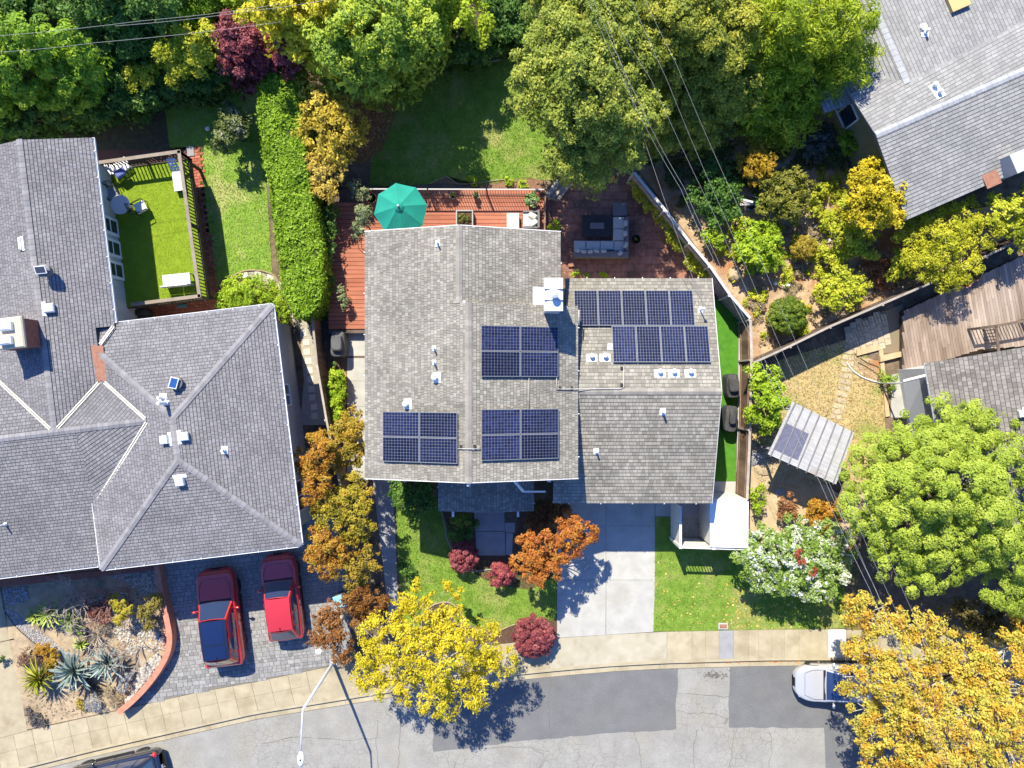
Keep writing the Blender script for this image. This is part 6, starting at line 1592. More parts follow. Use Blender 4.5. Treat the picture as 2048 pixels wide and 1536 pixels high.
# ------------------------------------------------------------------ leaf colours
L_LIME = leafmat('leaf_lime', [(0.16,0.28,0.015),(0.32,0.46,0.022),(0.48,0.57,0.045)])
L_YEL = leafmat('leaf_yellow', [(0.312,0.276,0.018),(0.552,0.456,0.018),(0.720,0.576,0.036)])
L_YG = leafmat('leaf_yellow_green', [(0.22,0.30,0.02),(0.44,0.48,0.03),(0.64,0.60,0.06)])
L_GOLD = leafmat('leaf_golden', [(0.230,0.186,0.029),(0.517,0.403,0.043),(0.747,0.604,0.086)])
L_OAK = leafmat('leaf_oak', [(0.110,0.165,0.024),(0.220,0.281,0.037),(0.354,0.403,0.061),(0.537,0.512,0.085)])
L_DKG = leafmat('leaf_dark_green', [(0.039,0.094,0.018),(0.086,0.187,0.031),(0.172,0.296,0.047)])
L_PINE = leafmat('leaf_bright_pine', [(0.09,0.19,0.015),(0.21,0.37,0.022),(0.42,0.54,0.04)])
L_RED = leafmat('leaf_red', [(0.14,0.03,0.035),(0.28,0.065,0.075),(0.42,0.14,0.15)])
L_RED2 = leafmat('leaf_crimson', [(0.19,0.03,0.04),(0.34,0.07,0.08),(0.48,0.15,0.16)])
L_ORG = leafmat('leaf_rust', [(0.161,0.081,0.017),(0.391,0.172,0.021),(0.529,0.299,0.034),(0.276,0.253,0.034)])
L_ORG2 = leafmat('leaf_rust_olive', [(0.138,0.125,0.022),(0.325,0.263,0.031),(0.475,0.325,0.037),(0.375,0.163,0.025)])
L_MAPLE = leafmat('leaf_maple_orange', [(0.286,0.077,0.022),(0.484,0.176,0.033),(0.550,0.297,0.055)])
L_SYC = leafmat('leaf_sycamore', [(0.30,0.15,0.03),(0.52,0.29,0.03),(0.60,0.42,0.05),(0.60,0.52,0.09),(0.40,0.40,0.06),(0.50,0.24,0.04)])
L_CAM = leafmat('leaf_soft_green', [(0.216,0.297,0.032),(0.351,0.450,0.050),(0.486,0.558,0.090)])
L_HEDGE = leafmat('leaf_hedge', [(0.11,0.21,0.014),(0.23,0.38,0.02),(0.38,0.52,0.045)])
L_FEATH = leafmat('leaf_feathery', [(0.17,0.26,0.02),(0.34,0.44,0.025),(0.56,0.60,0.045)])
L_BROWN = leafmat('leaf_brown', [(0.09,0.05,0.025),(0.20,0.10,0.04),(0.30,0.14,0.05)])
L_BALL = leafmat('leaf_ball_green', [(0.06,0.12,0.015),(0.13,0.20,0.02),(0.24,0.30,0.03)])
L_OLEA = leafmat('leaf_oleander', [(0.10,0.17,0.02),(0.17,0.27,0.035),(0.24,0.36,0.06),(0.30,0.42,0.10),(0.72,0.72,0.68),(0.76,0.76,0.72)])
L_DRY = leafmat('leaf_dry_straw', [(0.24,0.18,0.10),(0.38,0.30,0.18),(0.48,0.40,0.26)])
L_SILV = leafmat('leaf_silver', [(0.26,0.27,0.28),(0.38,0.39,0.40),(0.50,0.51,0.52)])
L_TAN = leafmat('leaf_ochre', [(0.22,0.17,0.02),(0.38,0.28,0.03),(0.48,0.40,0.06)])

def fill(poly, sp, r, h0, h1, n=400, jr=0.25, yl=None, hmin=1.2):
    """blobs packed into a pixel outline; higher in the middle"""
    a = np.array(poly, float); x0,y0 = a.min(0); x1,y1 = a.max(0); P = []
    def ed(x,y):
        d = 1e9
        for i in range(len(poly)):
            p = a[i]; q = a[(i+1)%len(poly)]; v = q-p; t = max(0,min(1,np.dot((x,y)-p,v)/np.dot(v,v))); d = min(d, np.hypot(*(p+v*t-(x,y))))
        return d
    for _ in range(n):
        x,y = R(x0,x1),R(y0,y1)
        if not inpoly(x,y,poly): continue
        if all((x-p[0])**2+(y-p[1])**2 > sp*sp for p in P):
            d = ed(x,y)
            if d < r*0.42: continue
            P.append((x,y,d))
    dm = max(p[2] for p in P)
    out = []
    for x,y,d in P:
        hh_ = h0+(h1-h0)*(d/dm)**0.7+R(-.25,.25)
        if yl: hh_ = min(hh_, max(hmin, (yl-y)/50.0)+R(-.3,.3))     # shade must end where the photograph ends it
        out.append((x,y,1.12*r*R(1-jr,1+jr),max(0.5,hh_)))
    return out

# ------------------------------------------------------------------ trees along the back
G_BACK = 'trees along the back boundary'
tree('pine_tree', 'bright green pine with rounded tufts in the top left corner', 'tree', fill([(-80,60),(60,35),(150,60),(205,120),(200,190),(150,215),(80,222),(20,200),(-80,210)],32,28,4.8,6.6,yl=325), L_PINE, 0.14, 0.30, 2.2, ball=True, group=G_BACK, skirt=(0.72,0.42), tr=0.2, fill=0.15)
tree('pine_tree', 'shadowed green pine below the bright pine at left edge', 'tree', fill([(-80,170),(10,190),(30,240),(20,275),(-80,290)],26,24,2,3,yl=330), L_PINE, 0.14, 0.30, 1.8, ball=True, group=G_BACK, tr=0.15)
tree('evergreen_tree', 'dark green evergreen behind the bright pine, top left', 'tree', fill([(150,-60),(350,-60),(345,60),(310,130),(250,185),(180,190),(175,110),(130,20)],30,32,5,6.6,yl=230), L_DKG, 0.15, 0.4, 2.0, group=G_BACK, skirt=(0.72,0.42), tr=0.2)
tree('low_evergreen', 'low green filler shrub in the far top left corner', 'shrub', fill([(-80,-60),(170,-60),(150,30),(60,45),(-80,60)],26,26,1.0,1.8), L_DKG, 0.14, 0.3, 1.8, skirt=(0.4,))
tree('shrub', 'low dark shrub in shade under the top left evergreen', 'shrub', fill([(190,140),(260,150),(270,200),(215,215),(180,190)],20,20,1.4,2.2,yl=290), L_DKG, 0.14, 0.3, 1.6, group=G_BACK)
tree('shrub', 'yellow green mounded shrub between evergreen and red maple', 'shrub', fill([(310,70),(370,50),(430,60),(440,110),(400,140),(330,165),(300,150)],22,24,3.0,4.4,yl=262), L_YG, 0.12, 0.28, 2.0, group=G_BACK, skirt=(0.72,0.42))
tree('shrub', 'small golden shrub at the shaded lawn edge, top left', 'shrub', [(255,155,24,2.4),(285,150,20,2.4),(205,190,18,1.8)], L_YG, 0.12, 0.22, 1.6)
tree('evergreen_tree', 'green bushy tree under the wires left of red maple', 'tree', fill([(320,-60),(500,-60),(490,40),(450,100),(400,80),(330,100)],26,30,4.0,5.2,yl=175), L_LIME, 0.14, 0.34, 1.8, group=G_BACK, skirt=(0.72,0.42))
tree('red_maple_tree', 'dark red maple between yellow tree and clipped hedge', 'tree', fill([(445,40),(480,30),(530,60),(585,90),(595,130),(540,150),(490,150),(450,150),(435,110)],22,22,3.2,4.4,yl=275), L_RED, 0.13, 0.26, 2.0, group=G_BACK, skirt=(0.72,0.42))
tree('yellow_tree', 'yellow leaved tree at the top centre left', 'tree', fill([(490,-60),(740,-60),(720,40),(700,110),(650,150),(600,100),(560,60),(500,60)],30,32,5.0,6.8,yl=300), leafmat('leaf_yellow_tree',[(0.270,0.300,0.022),(0.600,0.540,0.030),(0.800,0.690,0.060)]), 0.15, 0.36, 2.1, gap=0.02, group=G_BACK, skirt=(0.72,0.42), tr=0.16)
tree('locust_tree', 'olive green tree hanging over the garden path, top centre', 'tree', fill([(640,30),(720,-60),(860,-60),(870,60),(830,100),(780,150),(740,160),(680,155),(640,100)],32,34,4.6,6.6,yl=365), leafmat('leaf_locust',[(0.117,0.214,0.028),(0.273,0.390,0.039),(0.585,0.643,0.058)]), 0.14, 0.38, 2.1, gap=0.12, group=G_BACK, skirt=(0.72,0.42), tr=0.18)
tree('locust_tree', 'lime green tree with open crown at top centre', 'tree', fill([(800,-60),(990,-60),(975,50),(955,95),(925,108),(900,60),(870,95),(830,105),(820,60)],27,28,2.4,3.8,yl=235), leafmat('leaf_locust_lime',[(0.195,0.315,0.022),(0.405,0.510,0.030),(0.630,0.660,0.060)]), 0.14, 0.32, 2.0, gap=0.22, group=G_BACK, tr=0.16)
tree('oak_tree', 'large olive oak shading the back lawn and patio', 'tree', fill([(1075,-60),(1260,-60),(1290,60),(1280,170),(1300,230),(1270,290),(1240,345),(1180,340),(1110,350),(1095,290),(1110,240),(1040,195),(1028,150),(1060,90)],33,36,5.2,8.0,n=900,yl=560), L_OAK, 0.115, 0.30, 2.0, fill=0.3, group=G_BACK, skirt=(0.72,), tr=0.28, maxlimbs=22)
tree('oak_tree', 'olive oak with yellow tips under the wires, right of larger oak', 'tree', fill([(1260,-60),(1450,-60),(1500,60),(1500,190),(1470,240),(1400,265),(1380,290),(1310,300),(1290,250),(1300,180),(1270,60)],33,35,5.0,7.4,n=900,yl=370), leafmat('leaf_oak_tips',[(0.112,0.157,0.022),(0.224,0.269,0.034),(0.381,0.392,0.045),(0.605,0.549,0.067)]), 0.115, 0.30, 2.0, fill=0.3, group=G_BACK, skirt=(0.72,0.42), tr=0.25, maxlimbs=20)
tree('feathery_tree', 'bright lime feathery tree beside the top right roof', 'tree', fill([(1470,-60),(1720,-60),(1740,60),(1738,140),(1700,180),(1660,200),(1640,230),(1590,262),(1500,262),(1450,230),(1470,150),(1500,50)],30,34,4.6,6.8,n=900,yl=340), L_FEATH, 0.20, 0.32, 2.6, aspect=0.22, group=G_BACK, skirt=(0.72,0.42), tr=0.2, up=0.2, maxlimbs=18)
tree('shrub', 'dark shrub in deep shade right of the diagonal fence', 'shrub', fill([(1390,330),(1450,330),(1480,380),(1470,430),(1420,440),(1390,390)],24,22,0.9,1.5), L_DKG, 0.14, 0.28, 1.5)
tree('shrub', 'fern like green shrub beside the striped flag', 'shrub', fill([(1440,360),(1475,360),(1480,400),(1450,425),(1425,400)],16,16,0.9,1.3), leafmat('leaf_fern',[(0.05,0.13,0.012),(0.12,0.25,0.02),(0.20,0.36,0.03)]), 0.16, 0.2, 1.6, aspect=0.3)

G_UND = 'added shading undergrowth below the back trees'  # shrubs added below the trees to cast shade on the lawns
tree('added_undergrowth', 'added shading undergrowth beneath the pines at the left edge', 'shrub', fill([(-60,215),(130,205),(140,250),(-60,262)],22,22,1.2,1.9), L_DKG, 0.15, 0.3, 1.8, group=G_UND, skirt=(0.6,0.25))
tree('added_undergrowth', 'added shading undergrowth below the evergreen, left lawn edge', 'shrub', fill([(130,195),(300,165),(320,195),(240,225),(140,240)],22,20,1.1,1.9), L_DKG, 0.15, 0.3, 1.8, group=G_UND, skirt=(0.6,0.25))
tree('added_undergrowth', 'added shading undergrowth beside the red maple on left lawn edge', 'shrub', fill([(320,150),(440,125),(450,155),(400,178),(330,190)],20,19,1.1,2.0), L_DKG, 0.15, 0.28, 1.8, group=G_UND, skirt=(0.6,0.25))
tree('added_undergrowth', 'added shading shrub under the lime tree at back of lawn, left part', 'shrub', fill([(770,70),(860,60),(880,105),(840,120),(790,128)],22,22,2.2,3.4), L_DKG, 0.15, 0.3, 2.0, group=G_UND, skirt=(0.6,0.25))
tree('added_undergrowth', 'added shading shrub under the lime tree at back of lawn, middle part', 'shrub', fill([(860,50),(960,40),(970,100),(930,118),(880,118)],22,22,1.2,2.0), L_DKG, 0.15, 0.3, 2.0, group=G_UND, skirt=(0.6,0.25))
tree('added_undergrowth', 'added shading shrub between lime tree and large oak', 'shrub', fill([(960,-60),(1050,-60),(1050,60),(1020,100),(975,70)],24,22,0.8,1.4), L_DKG, 0.15, 0.3, 2.0, group=G_UND, skirt=(0.6,0.25))
tree('low_shrub', 'dappled low shrub on the shaded back lawn, left of oak', 'shrub', [(845,165,8,0.25),(852,180,7,0.2)], L_GRN, 0.09, 0.1, 1.2, limbs=False)

# ------------------------------------------------------------------ hedge and shrubs between the gardens
hp = [(552,142),(596,138),(612,165),(606,220),(610,300),(622,380),(640,470),(646,545),(640,600),(620,632),(592,634),(568,592),(556,520),(546,440),(531,340),(518,250),(512,190),(522,160)]
hh = 2.5; HP = [(W(x,y,hh).x,W(x,y,hh).y) for x,y in hp]
hc = Vector((sum(p[0] for p in HP)/len(HP),sum(p[1] for p in HP)/len(HP),0))
hg = thing('hedge', 'tall bright green clipped hedge between the two back gardens', 'hedge', hc)
def inset(P, d):
    out = []; n = len(P); ar = sum(P[i][0]*P[(i+1)%n][1]-P[(i+1)%n][0]*P[i][1] for i in range(n)); sg = 1 if ar > 0 else -1
    for i in range(n):
        a = Vector(P[i-1]+(0,)); b = Vector(P[i]+(0,)); c = Vector(P[(i+1)%n]+(0,)); t = (c-a).normalized(); nn = Vector((-t.y,t.x,0))*sg
        out.append((b.x+nn.x*d,b.y+nn.y*d))
    return out
part('core', MB().prism(inset(HP,0.22), 0, hh-0.22), mat('hedge_core',(0.03,0.045,0.012),(0.05,0.07,0.02),scale=6,rough=1), hg)
a = np.array(HP); n = 60000; X = RNG.uniform(a[:,0].min(),a[:,0].max(),n); Y = RNG.uniform(a[:,1].min(),a[:,1].max(),n); k = inpoly_np(X,Y,HP); X,Y = X[k],Y[k]
Z = hh + 0.09*field(X,Y,1.0,3.0) + 0.05*field(X,Y,4,9) + RNG.normal(0,0.06,len(X)) - 0.14
Ct = np.stack([X,Y,Z],1); Nt = np.tile([0,0,1.0],(len(X),1))
Cs=[];Ns=[]
for i in range(len(HP)):
    p = np.array(HP[i]); q = np.array(HP[(i+1)%len(HP)]); L_ = np.hypot(*(q-p)); m = int(L_*950); t_ = RNG.random(m); z = RNG.random(m)**0.7*hh; d = (q-p)/L_; nn = np.array([d[1],-d[0]]); 
    mid = (p+q)/2+nn*0.1
    if inpoly(mid[0],mid[1],HP): nn = -nn
    pos = p+(q-p)*t_[:,None]+nn*(RNG.normal(-0.03,0.06,m)+0.05*np.sin(z*3+t_*L_*2))[:,None]
    Cs.append(np.concatenate([pos,z[:,None]],1)); Ns.append(np.tile([nn[0],nn[1],0.3],(m,1)))
C = np.concatenate([Ct]+Cs); N_ = np.concatenate([Nt]+Ns); T = np.clip(RNG.random(len(C))*0.7+0.15+0.12*field(C[:,0],C[:,1],1,4)+0.08*field(C[:,0],C[:,1],5,10),0,1)
keep = RNG.random(len(C)) < np.clip(1.0+0.6*field(C[:,0],C[:,1],3,9),0.35,1); C, N_, T = C[keep], N_[keep], T[keep]
me = quads_mesh('foliage', leaves(C,N_,0.115,0.6,0.1,0.55)-np.array(hc), T); me.materials.append(L_HEDGE); o = bpy.data.objects.new('foliage',me); COL.objects.link(o); o.parent = hg; NLEAF[0] += len(C)
tree('shrub', 'yellow and green mottled shrub right of the hedge top', 'shrub', fill([(592,165),(640,160),(690,180),(720,230),(725,280),(690,330),(650,330),(620,290),(605,230)],26,25,2.0,3.2), L_GOLD, 0.14, 0.28, 1.8)
tree('shrub', 'golden leaved shrub right of the hedge, pointing downwards', 'shrub', fill([(620,290),(690,290),(680,350),(660,390),(645,415),(630,400),(622,340)],20,19,1.8,2.4), leafmat('leaf_gold_warm',[(0.322,0.230,0.046),(0.552,0.414,0.069),(0.644,0.529,0.138)]), 0.14, 0.22, 1.8)
tree('shrub', 'leafy green shrub at the shaded foot of the hedge', 'shrub', fill([(640,420),(668,420),(668,500),(650,600),(640,560)],18,14,0.9,1.5), L_DKG, 0.12, 0.2, 1.5)
tree('shrub', 'round dark shrub with pale flowers on the left lawn', 'shrub', fill([(430,240),(455,222),(485,225),(490,260),(470,290),(440,300),(425,270)],18,17,1.1,1.9), leafmat('leaf_dark_flower',[(0.04,0.07,0.015),(0.10,0.14,0.03),(0.20,0.24,0.07),(0.50,0.48,0.36)]), 0.12, 0.2, 1.8)
tree('shrub', 'bright yellow green rounded shrub behind the left house corner', 'shrub', [(480,588,34,1.0,0.9),(515,590,36,1.1,0.9),(545,605,30,1.0,0.9),(460,605,24,0.9,0.9),(560,630,18,0.9,0.9)], L_LIME, 0.10, 0.2, 2.2, fill=0.1)
for (x,y,l) in ((677,752,'uppermost lime shrub in the row of potted shrubs beside path'),(675,777,'second lime shrub in the row of potted shrubs beside path'),(675,803,'third lime shrub in the row of potted shrubs beside path'),(683,828,'lowest lime shrub in the row, half under orange leaves')):
    potted(l, x+4, y+2, 0, 0.30, 0.5, M_TERRA, [(-.05,.05,0.36,0.95),(-.2,-.12,0.26,0.9),(.1,-.15,0.25,0.85)], L_LIME, 0.11, group='potted shrubs beside the side path', clump=0.14)
tree('palm_plant', 'feathery sedge like plant with long shadow by timber edging', 'plant', [(1779,760,14,0.5),(1772,752,11,0.5),(1784,770,10,0.45)], leafmat('leaf_sedge',[(0.12,0.22,0.01),(0.22,0.36,0.02),(0.30,0.42,0.05)]), 0.30, 0.18, 1.8, aspect=0.15, limbs=False)

# ------------------------------------------------------------------ row of orange trees by the paver driveway
G_ROW = 'rust coloured trees in a row by the paver driveway'
tree('rust_tree', 'rust and green tree by the front corner of left eave, top of row', 'tree', fill([(660,850),(700,825),(730,840),(728,900),(715,940),(670,945),(650,900)],22,22,2.6,3.4), L_ORG2, 0.10, 0.20, 2.0, group=G_ROW, gap=0.2, twig=0.8)
tree('rust_tree', 'bright orange rust tree leaning over the left house wall', 'tree', fill([(615,870),(660,860),(670,920),(660,990),(620,1005),(602,960),(605,915)],22,22,3.0,4.0), L_ORG, 0.10, 0.20, 2.0, group=G_ROW, gap=0.2, twig=0.8)
tree('rust_tree', 'olive gold tree with rust tips in the middle of the row', 'tree', fill([(640,990),(700,950),(735,980),(750,1030),(720,1080),(670,1070),(620,1010)],24,24,2.8,3.8), leafmat('leaf_olive_gold',[(0.125,0.125,0.019),(0.300,0.263,0.025),(0.500,0.400,0.037),(0.425,0.200,0.025)]), 0.10, 0.20, 1.9, group=G_ROW, gap=0.2, twig=0.8)
tree('rust_tree', 'orange topped tree beside the end of left house roof', 'tree', fill([(620,1075),(665,1065),(690,1110),(680,1150),(640,1150),(615,1125)],20,20,3.2,4.2), L_ORG, 0.10, 0.20, 2.0, group=G_ROW, gap=0.2, twig=0.8)
tree('rust_tree', 'green gold tree below the middle of the row', 'tree', fill([(680,1060),(730,1075),(755,1120),(760,1170),(720,1190),(680,1150),(670,1100)],24,24,2.4,3.4), L_ORG2, 0.10, 0.20, 1.9, group=G_ROW, gap=0.2, twig=0.8)
tree('rust_tree', 'rust brown tree beside the blue bin lid', 'tree', fill([(690,1180),(745,1170),(765,1220),(740,1250),(700,1250),(680,1215)],22,21,2.2,3.2), leafmat('leaf_rust_brown',[(0.12,0.05,0.02),(0.26,0.11,0.02),(0.34,0.18,0.04)]), 0.10, 0.20, 1.9, group=G_ROW, gap=0.2, twig=0.8)
tree('rust_tree', 'thin rust tree with bare twigs over the pavers, bottom of row', 'tree', fill([(620,1220),(670,1215),(700,1250),(700,1300),(690,1335),(650,1290),(620,1280)],20,19,2.0,3.0), leafmat('leaf_rust_thin',[(0.14,0.06,0.02),(0.30,0.12,0.03),(0.38,0.22,0.08)]), 0.12, 0.22, 1.4, gap=0.15, group=G_ROW, bark=BARK_PALE)
tree('yellow_street_tree', 'bright yellow street tree with bare twigs beside the lawn', 'tree', fill([(720,1240),(770,1225),(830,1180),(850,1225),(900,1215),(965,1235),(1005,1290),(1015,1330),(960,1370),(950,1420),(880,1440),(800,1400),(730,1380),(705,1330)],28,25,3.0,4.6), leafmat('leaf_bright_yellow',[(0.34,0.28,0.015),(0.54,0.44,0.015),(0.66,0.56,0.03),(0.46,0.44,0.03)]), 0.105, 0.21, 1.3, gap=0.28, twig=1.0, tr=0.12, bark=BARK_PALE, trunk=(835,1320), maxlimbs=40)
tree('yellow_branch_tree', 'thin yellow leaved twigs reaching over the front lawn', 'tree', [(835,1170,14,2.6),(890,1178,14,2.4),(915,1185,10,2.3),(858,1195,13,2.8),(812,1195,9,2.6)], leafmat('leaf_bright_yellow',[(0.5,0.4,0.02)]*2), 0.12, 0.16, 1.3, gap=0.2, tr=0.05, bark=BARK_PALE, trunk=(850,1235))
tree('maple_tree', 'orange Japanese style maple overhanging the driveway', 'tree', fill([(1040,1085),(1075,1055),(1110,1035),(1145,1030),(1175,1050),(1178,1085),(1150,1105),(1120,1130),(1105,1165),(1070,1160),(1035,1130)],20,19,2.4,3.4), L_MAPLE, 0.11, 0.2, 2.2, tr=0.08)
for (x,y,rx,l,lm) in ((926,1114,28,'dome shaped dark red shrub left of the entry walk',L_RED),(1002,1148,24,'small crimson dome shrub below the entry walk',L_RED2),(1068,1272,40,'largest red dome shrub at the pavement beside driveway',L_RED)):
    tree('red_dome_shrub', l, 'shrub', [(x,y,rx,0.62,0.85)]+[(x+rx*.35*math.cos(q),y+rx*.35*math.sin(q),rx*0.66,0.72,0.7) for q in (0,2.1,4.2)], lm, 0.10, 0.13, 2.6, group='red dome shrubs in the front garden', fill=0.05, tr=0.03, ball=True)
tree('topiary', 'round green topiary ball in porch shade', 'shrub', [(920,1036,17,0.9,0.9)], L_BALL, 0.09, 0.14, 2.4, ball=True, tr=0.03)
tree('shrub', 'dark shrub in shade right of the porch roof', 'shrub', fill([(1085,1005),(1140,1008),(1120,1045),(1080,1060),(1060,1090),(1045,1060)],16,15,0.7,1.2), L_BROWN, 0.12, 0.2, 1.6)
tree('shrub', 'dark green shrub in shade at the front left of house', 'shrub', fill([(790,965),(870,965),(870,1000),(830,1030),(795,1010)],18,17,0.8,1.3), L_DKG, 0.12, 0.2, 1.5)
tree('shrub', 'low dark shrub beside the porch topiary', 'shrub', [(910,1060,16,0.4),(930,1075,14,0.35),(945,1050,10,0.3)], L_DKG, 0.10, 0.15, 1.6, limbs=False)
tree('shrub', 'small dark shrub on the grey path edge by lawn', 'shrub', [(812,1140,14,0.5),(805,1128,10,0.4),(822,1152,10,0.4)], L_DKG, 0.10, 0.14, 1.6, limbs=False)
for i,(x,y,rr,l) in enumerate(((1150,548,9,'tuft of lime foliage by the patio wall, left end'),(1175,552,8,'tuft of lime foliage by the patio wall, middle'),(1208,552,7,'tuft of lime foliage by the patio wall, right end'),(1108,455,12,'small green shrub between deck railing and patio'))):
    tree('foliage_tuft', l, 'plant', [(x,y,rr,0.3)], L_LIME, 0.12, 0.12, 1.8, limbs=False)
for (x,y,rr,l) in ((945,362,11,'lime clump below the deck railing, left one'),(1018,362,8,'lime clump below the deck railing, middle one'),(1045,368,8,'lime clump below the deck railing, right one')):
    tree('foliage_tuft', l, 'plant', [(x,y,rr,0.2)], L_LIME, 0.12, 0.12, 1.8, limbs=False)
HL = smoothline([(1268,365),(1290,400),(1325,445),(1355,490),(1390,530),(1412,548)],4)
tree('patio_hedge', 'yellow green low hedge along the diagonal fence by the patio', 'hedge', [(x+R(-3,3),y+R(-3,3),11,0.7) for x,y in HL], L_YG, 0.11, 0.18, 2.0, limbs=False)

# ------------------------------------------------------------------ right side
tree('camphor_tree', 'huge bright green tree with cauliflower crown at the right edge', 'tree', fill([(1690,960),(1740,890),(1800,850),(1830,800),(1870,790),(1910,830),(1980,830),(2120,850),(2120,1220),(2020,1210),(1950,1180),(1900,1130),(1860,1180),(1810,1190),(1770,1150),(1700,1080),(1670,1010)],40,38,3.0,6.5,n=900), L_CAM, 0.09, 0.28, 2.2, ball=True, fill=0.15, tr=0.3, maxlimbs=24)
tree('sycamore_tree', 'large orange and yellow sycamore over the street, bottom right', 'tree', fill([(1665,1200),(1720,1195),(1800,1190),(1880,1240),(1900,1290),(1960,1290),(2060,1250),(2150,1260),(2150,1640),(1760,1640),(1730,1500),(1712,1430),(1700,1400),(1694,1345),(1688,1260)],33,31,3.4,6.4,n=900), L_SYC, 0.115, 0.25, 1.5, gap=0.24, twig=1.0, tr=0.22, bark=BARK_PALE, trunk=(1850,1285), maxlimbs=60)
tree('oleander_shrub', 'large green shrub covered in white flowers beside the lawn', 'shrub', fill([(1490,1080),(1530,1045),(1600,1040),(1660,1060),(1690,1100),(1690,1170),(1640,1195),(1580,1190),(1520,1170),(1480,1140)],26,25,1.8,2.8), L_OLEA, 0.12, 0.22, 2.1, tr=0.06)
tree('red_flower_tuft', 'small red flower spray on the white flowering shrub', 'plant', [(1595,1108,8,3.3),(1605,1125,7,3.3),(1625,1143,7,3.1)], leafmat('leaf_red_spray',[(0.30,0.05,0.03),(0.42,0.10,0.06)]), 0.10, 0.1, 1.6, limbs=False)
tree('ground_shadow_shrub', 'brown green shrub standing in for ground shadow below the cauliflower tree', 'shrub', fill([(1880,1190),(2080,1215),(2080,1290),(1940,1290),(1900,1250)],30,26,0.9,1.6), leafmat('leaf_ground_shadow',[(0.06,0.05,0.02),(0.13,0.11,0.03),(0.20,0.15,0.05)]), 0.14, 0.3, 1.4)  # dark brown leaves stand in for the ground shadow at this spot
tree('shrub', 'leafy green tree right of the fence above the pergola', 'tree', fill([(1505,745),(1540,735),(1562,770),(1565,830),(1540,860),(1505,850)],20,19,1.8,2.8), L_LIME, 0.12, 0.22, 1.8)
tree('shrub', 'pale flowering shrub touching the left corner of pergola', 'shrub', [(1552,845,12,1.8),(1545,860,12,1.6),(1560,858,9,1.6),(1538,875,9,1.3)], leafmat('leaf_pale_flower',[(0.14,0.18,0.05),(0.3,0.32,0.2),(0.5,0.5,0.4)]), 0.09, 0.14, 1.5)
tree('shrub', 'lime green feathery shrub beside the white shed roof', 'shrub', [(1514,985,15,0.8),(1517,1000,15,0.8),(1510,1015,13,0.7),(1520,975,10,0.7)], L_LIME, 0.13, 0.14, 2.0, aspect=0.3)
tree('shrub', 'reddish shrub below the pergola', 'shrub', [(1572,1005,18,0.7),(1582,1022,15,0.7),(1566,1028,12,0.6)], leafmat('leaf_reddish',[(0.20,0.08,0.04),(0.36,0.16,0.07),(0.42,0.26,0.12)]), 0.11, 0.16, 1.6)
tree('shrub', 'rust orange shrub between pergola and cauliflower tree', 'shrub', [(1635,1010,20,1.0),(1655,1030,22,1.0),(1640,1050,18,0.9),(1620,1035,12,0.8),(1672,1015,14,0.8)], L_ORG, 0.11, 0.18, 1.7)
tree('shrub', 'small red brown shrub at foot of the cauliflower tree', 'shrub', [(1705,1095,14,1.0),(1698,1108,10,0.8)], L_BROWN, 0.11, 0.14, 1.7)
# hillside garden, one by one
def gs(label, blobs, lm, leaf=0.12, clump=0.2, dens=2.0, **k): return tree('garden_shrub', label, 'shrub', blobs, lm, leaf, clump, dens, tr=k.pop('tr',0.04), **k)
gs('bright lime feathery shrub in the middle of hillside garden', fill([(1470,465),(1500,448),(1545,455),(1568,490),(1560,525),(1520,548),(1485,530),(1465,500)],18,18,0.9,1.5), L_LIME, 0.13, 0.18, 2.2)
gs('ochre clipped ball shrub in the hillside garden', [(1608,497,23,0.75,0.95)]+[(1608+9*math.cos(q),497+9*math.sin(q),15,0.85,0.8) for q in (0,1.6,3.1,4.7)], L_TAN, 0.08, 0.11, 2.6, ball=True, fill=0.05)
gs('dark green clipped ball shrub near the garden fence corner', [(1573,632,36,0.8,0.85)]+[(1573+15*math.cos(q),632+15*math.sin(q),22,0.95,0.8) for q in (0.3,1.5,2.8,4.2,5.3)], L_BALL, 0.10, 0.15, 2.4, ball=True, fill=0.05)
gs('pale yellow shrub against the lower garden fence', fill([(1640,560),(1690,530),(1725,560),(1728,600),(1700,625),(1650,615),(1632,590)],18,18,1.0,1.6), L_YG, 0.13, 0.18, 1.7, gap=0.08)
gs('yellow green spreading shrub above the pale yellow shrub', fill([(1665,450),(1720,440),(1755,470),(1750,510),(1710,520),(1670,500)],18,18,0.9,1.5), L_YG, 0.13, 0.18, 1.5, gap=0.12)
gs('red brown grassy shrub by the lower garden fence', [(1745,530,20,0.6),(1765,540,20,0.6),(1758,558,16,0.5),(1772,522,12,0.5)], leafmat('leaf_red_brown',[(0.14,0.05,0.025),(0.28,0.10,0.045),(0.34,0.18,0.07)]), 0.16, 0.16, 1.8, aspect=0.25)
tree('yellow_tree', 'bright yellow tree overlapping the corner of top right roof', 'tree', fill([(1700,390),(1720,345),(1760,330),(1805,335),(1800,380),(1815,420),(1780,450),(1720,450),(1670,430),(1680,405)],22,22,2.2,3.8), L_YEL, 0.13, 0.22, 1.8, gap=0.1)
tree('bamboo_clump', 'tall yellow green bamboo clump between roof and right deck', 'shrub', fill([(1800,470),(1850,430),(1920,405),(1970,430),(1985,480),(1950,530),(1930,560),(1890,575),(1840,545),(1810,510)],26,25,1.6,2.6), leafmat('leaf_bamboo',[(0.240,0.288,0.018),(0.480,0.480,0.024),(0.624,0.576,0.048)]), 0.14, 0.24, 2.0, aspect=0.3)
tree('vine_shrub', 'loose yellow vine in front of the rusty chimney at right edge', 'shrub', fill([(1965,385),(2010,400),(2080,370),(2080,460),(2030,490),(1990,480),(1975,430)],22,20,1.8,2.6), L_YG, 0.14, 0.2, 1.5, gap=0.15)
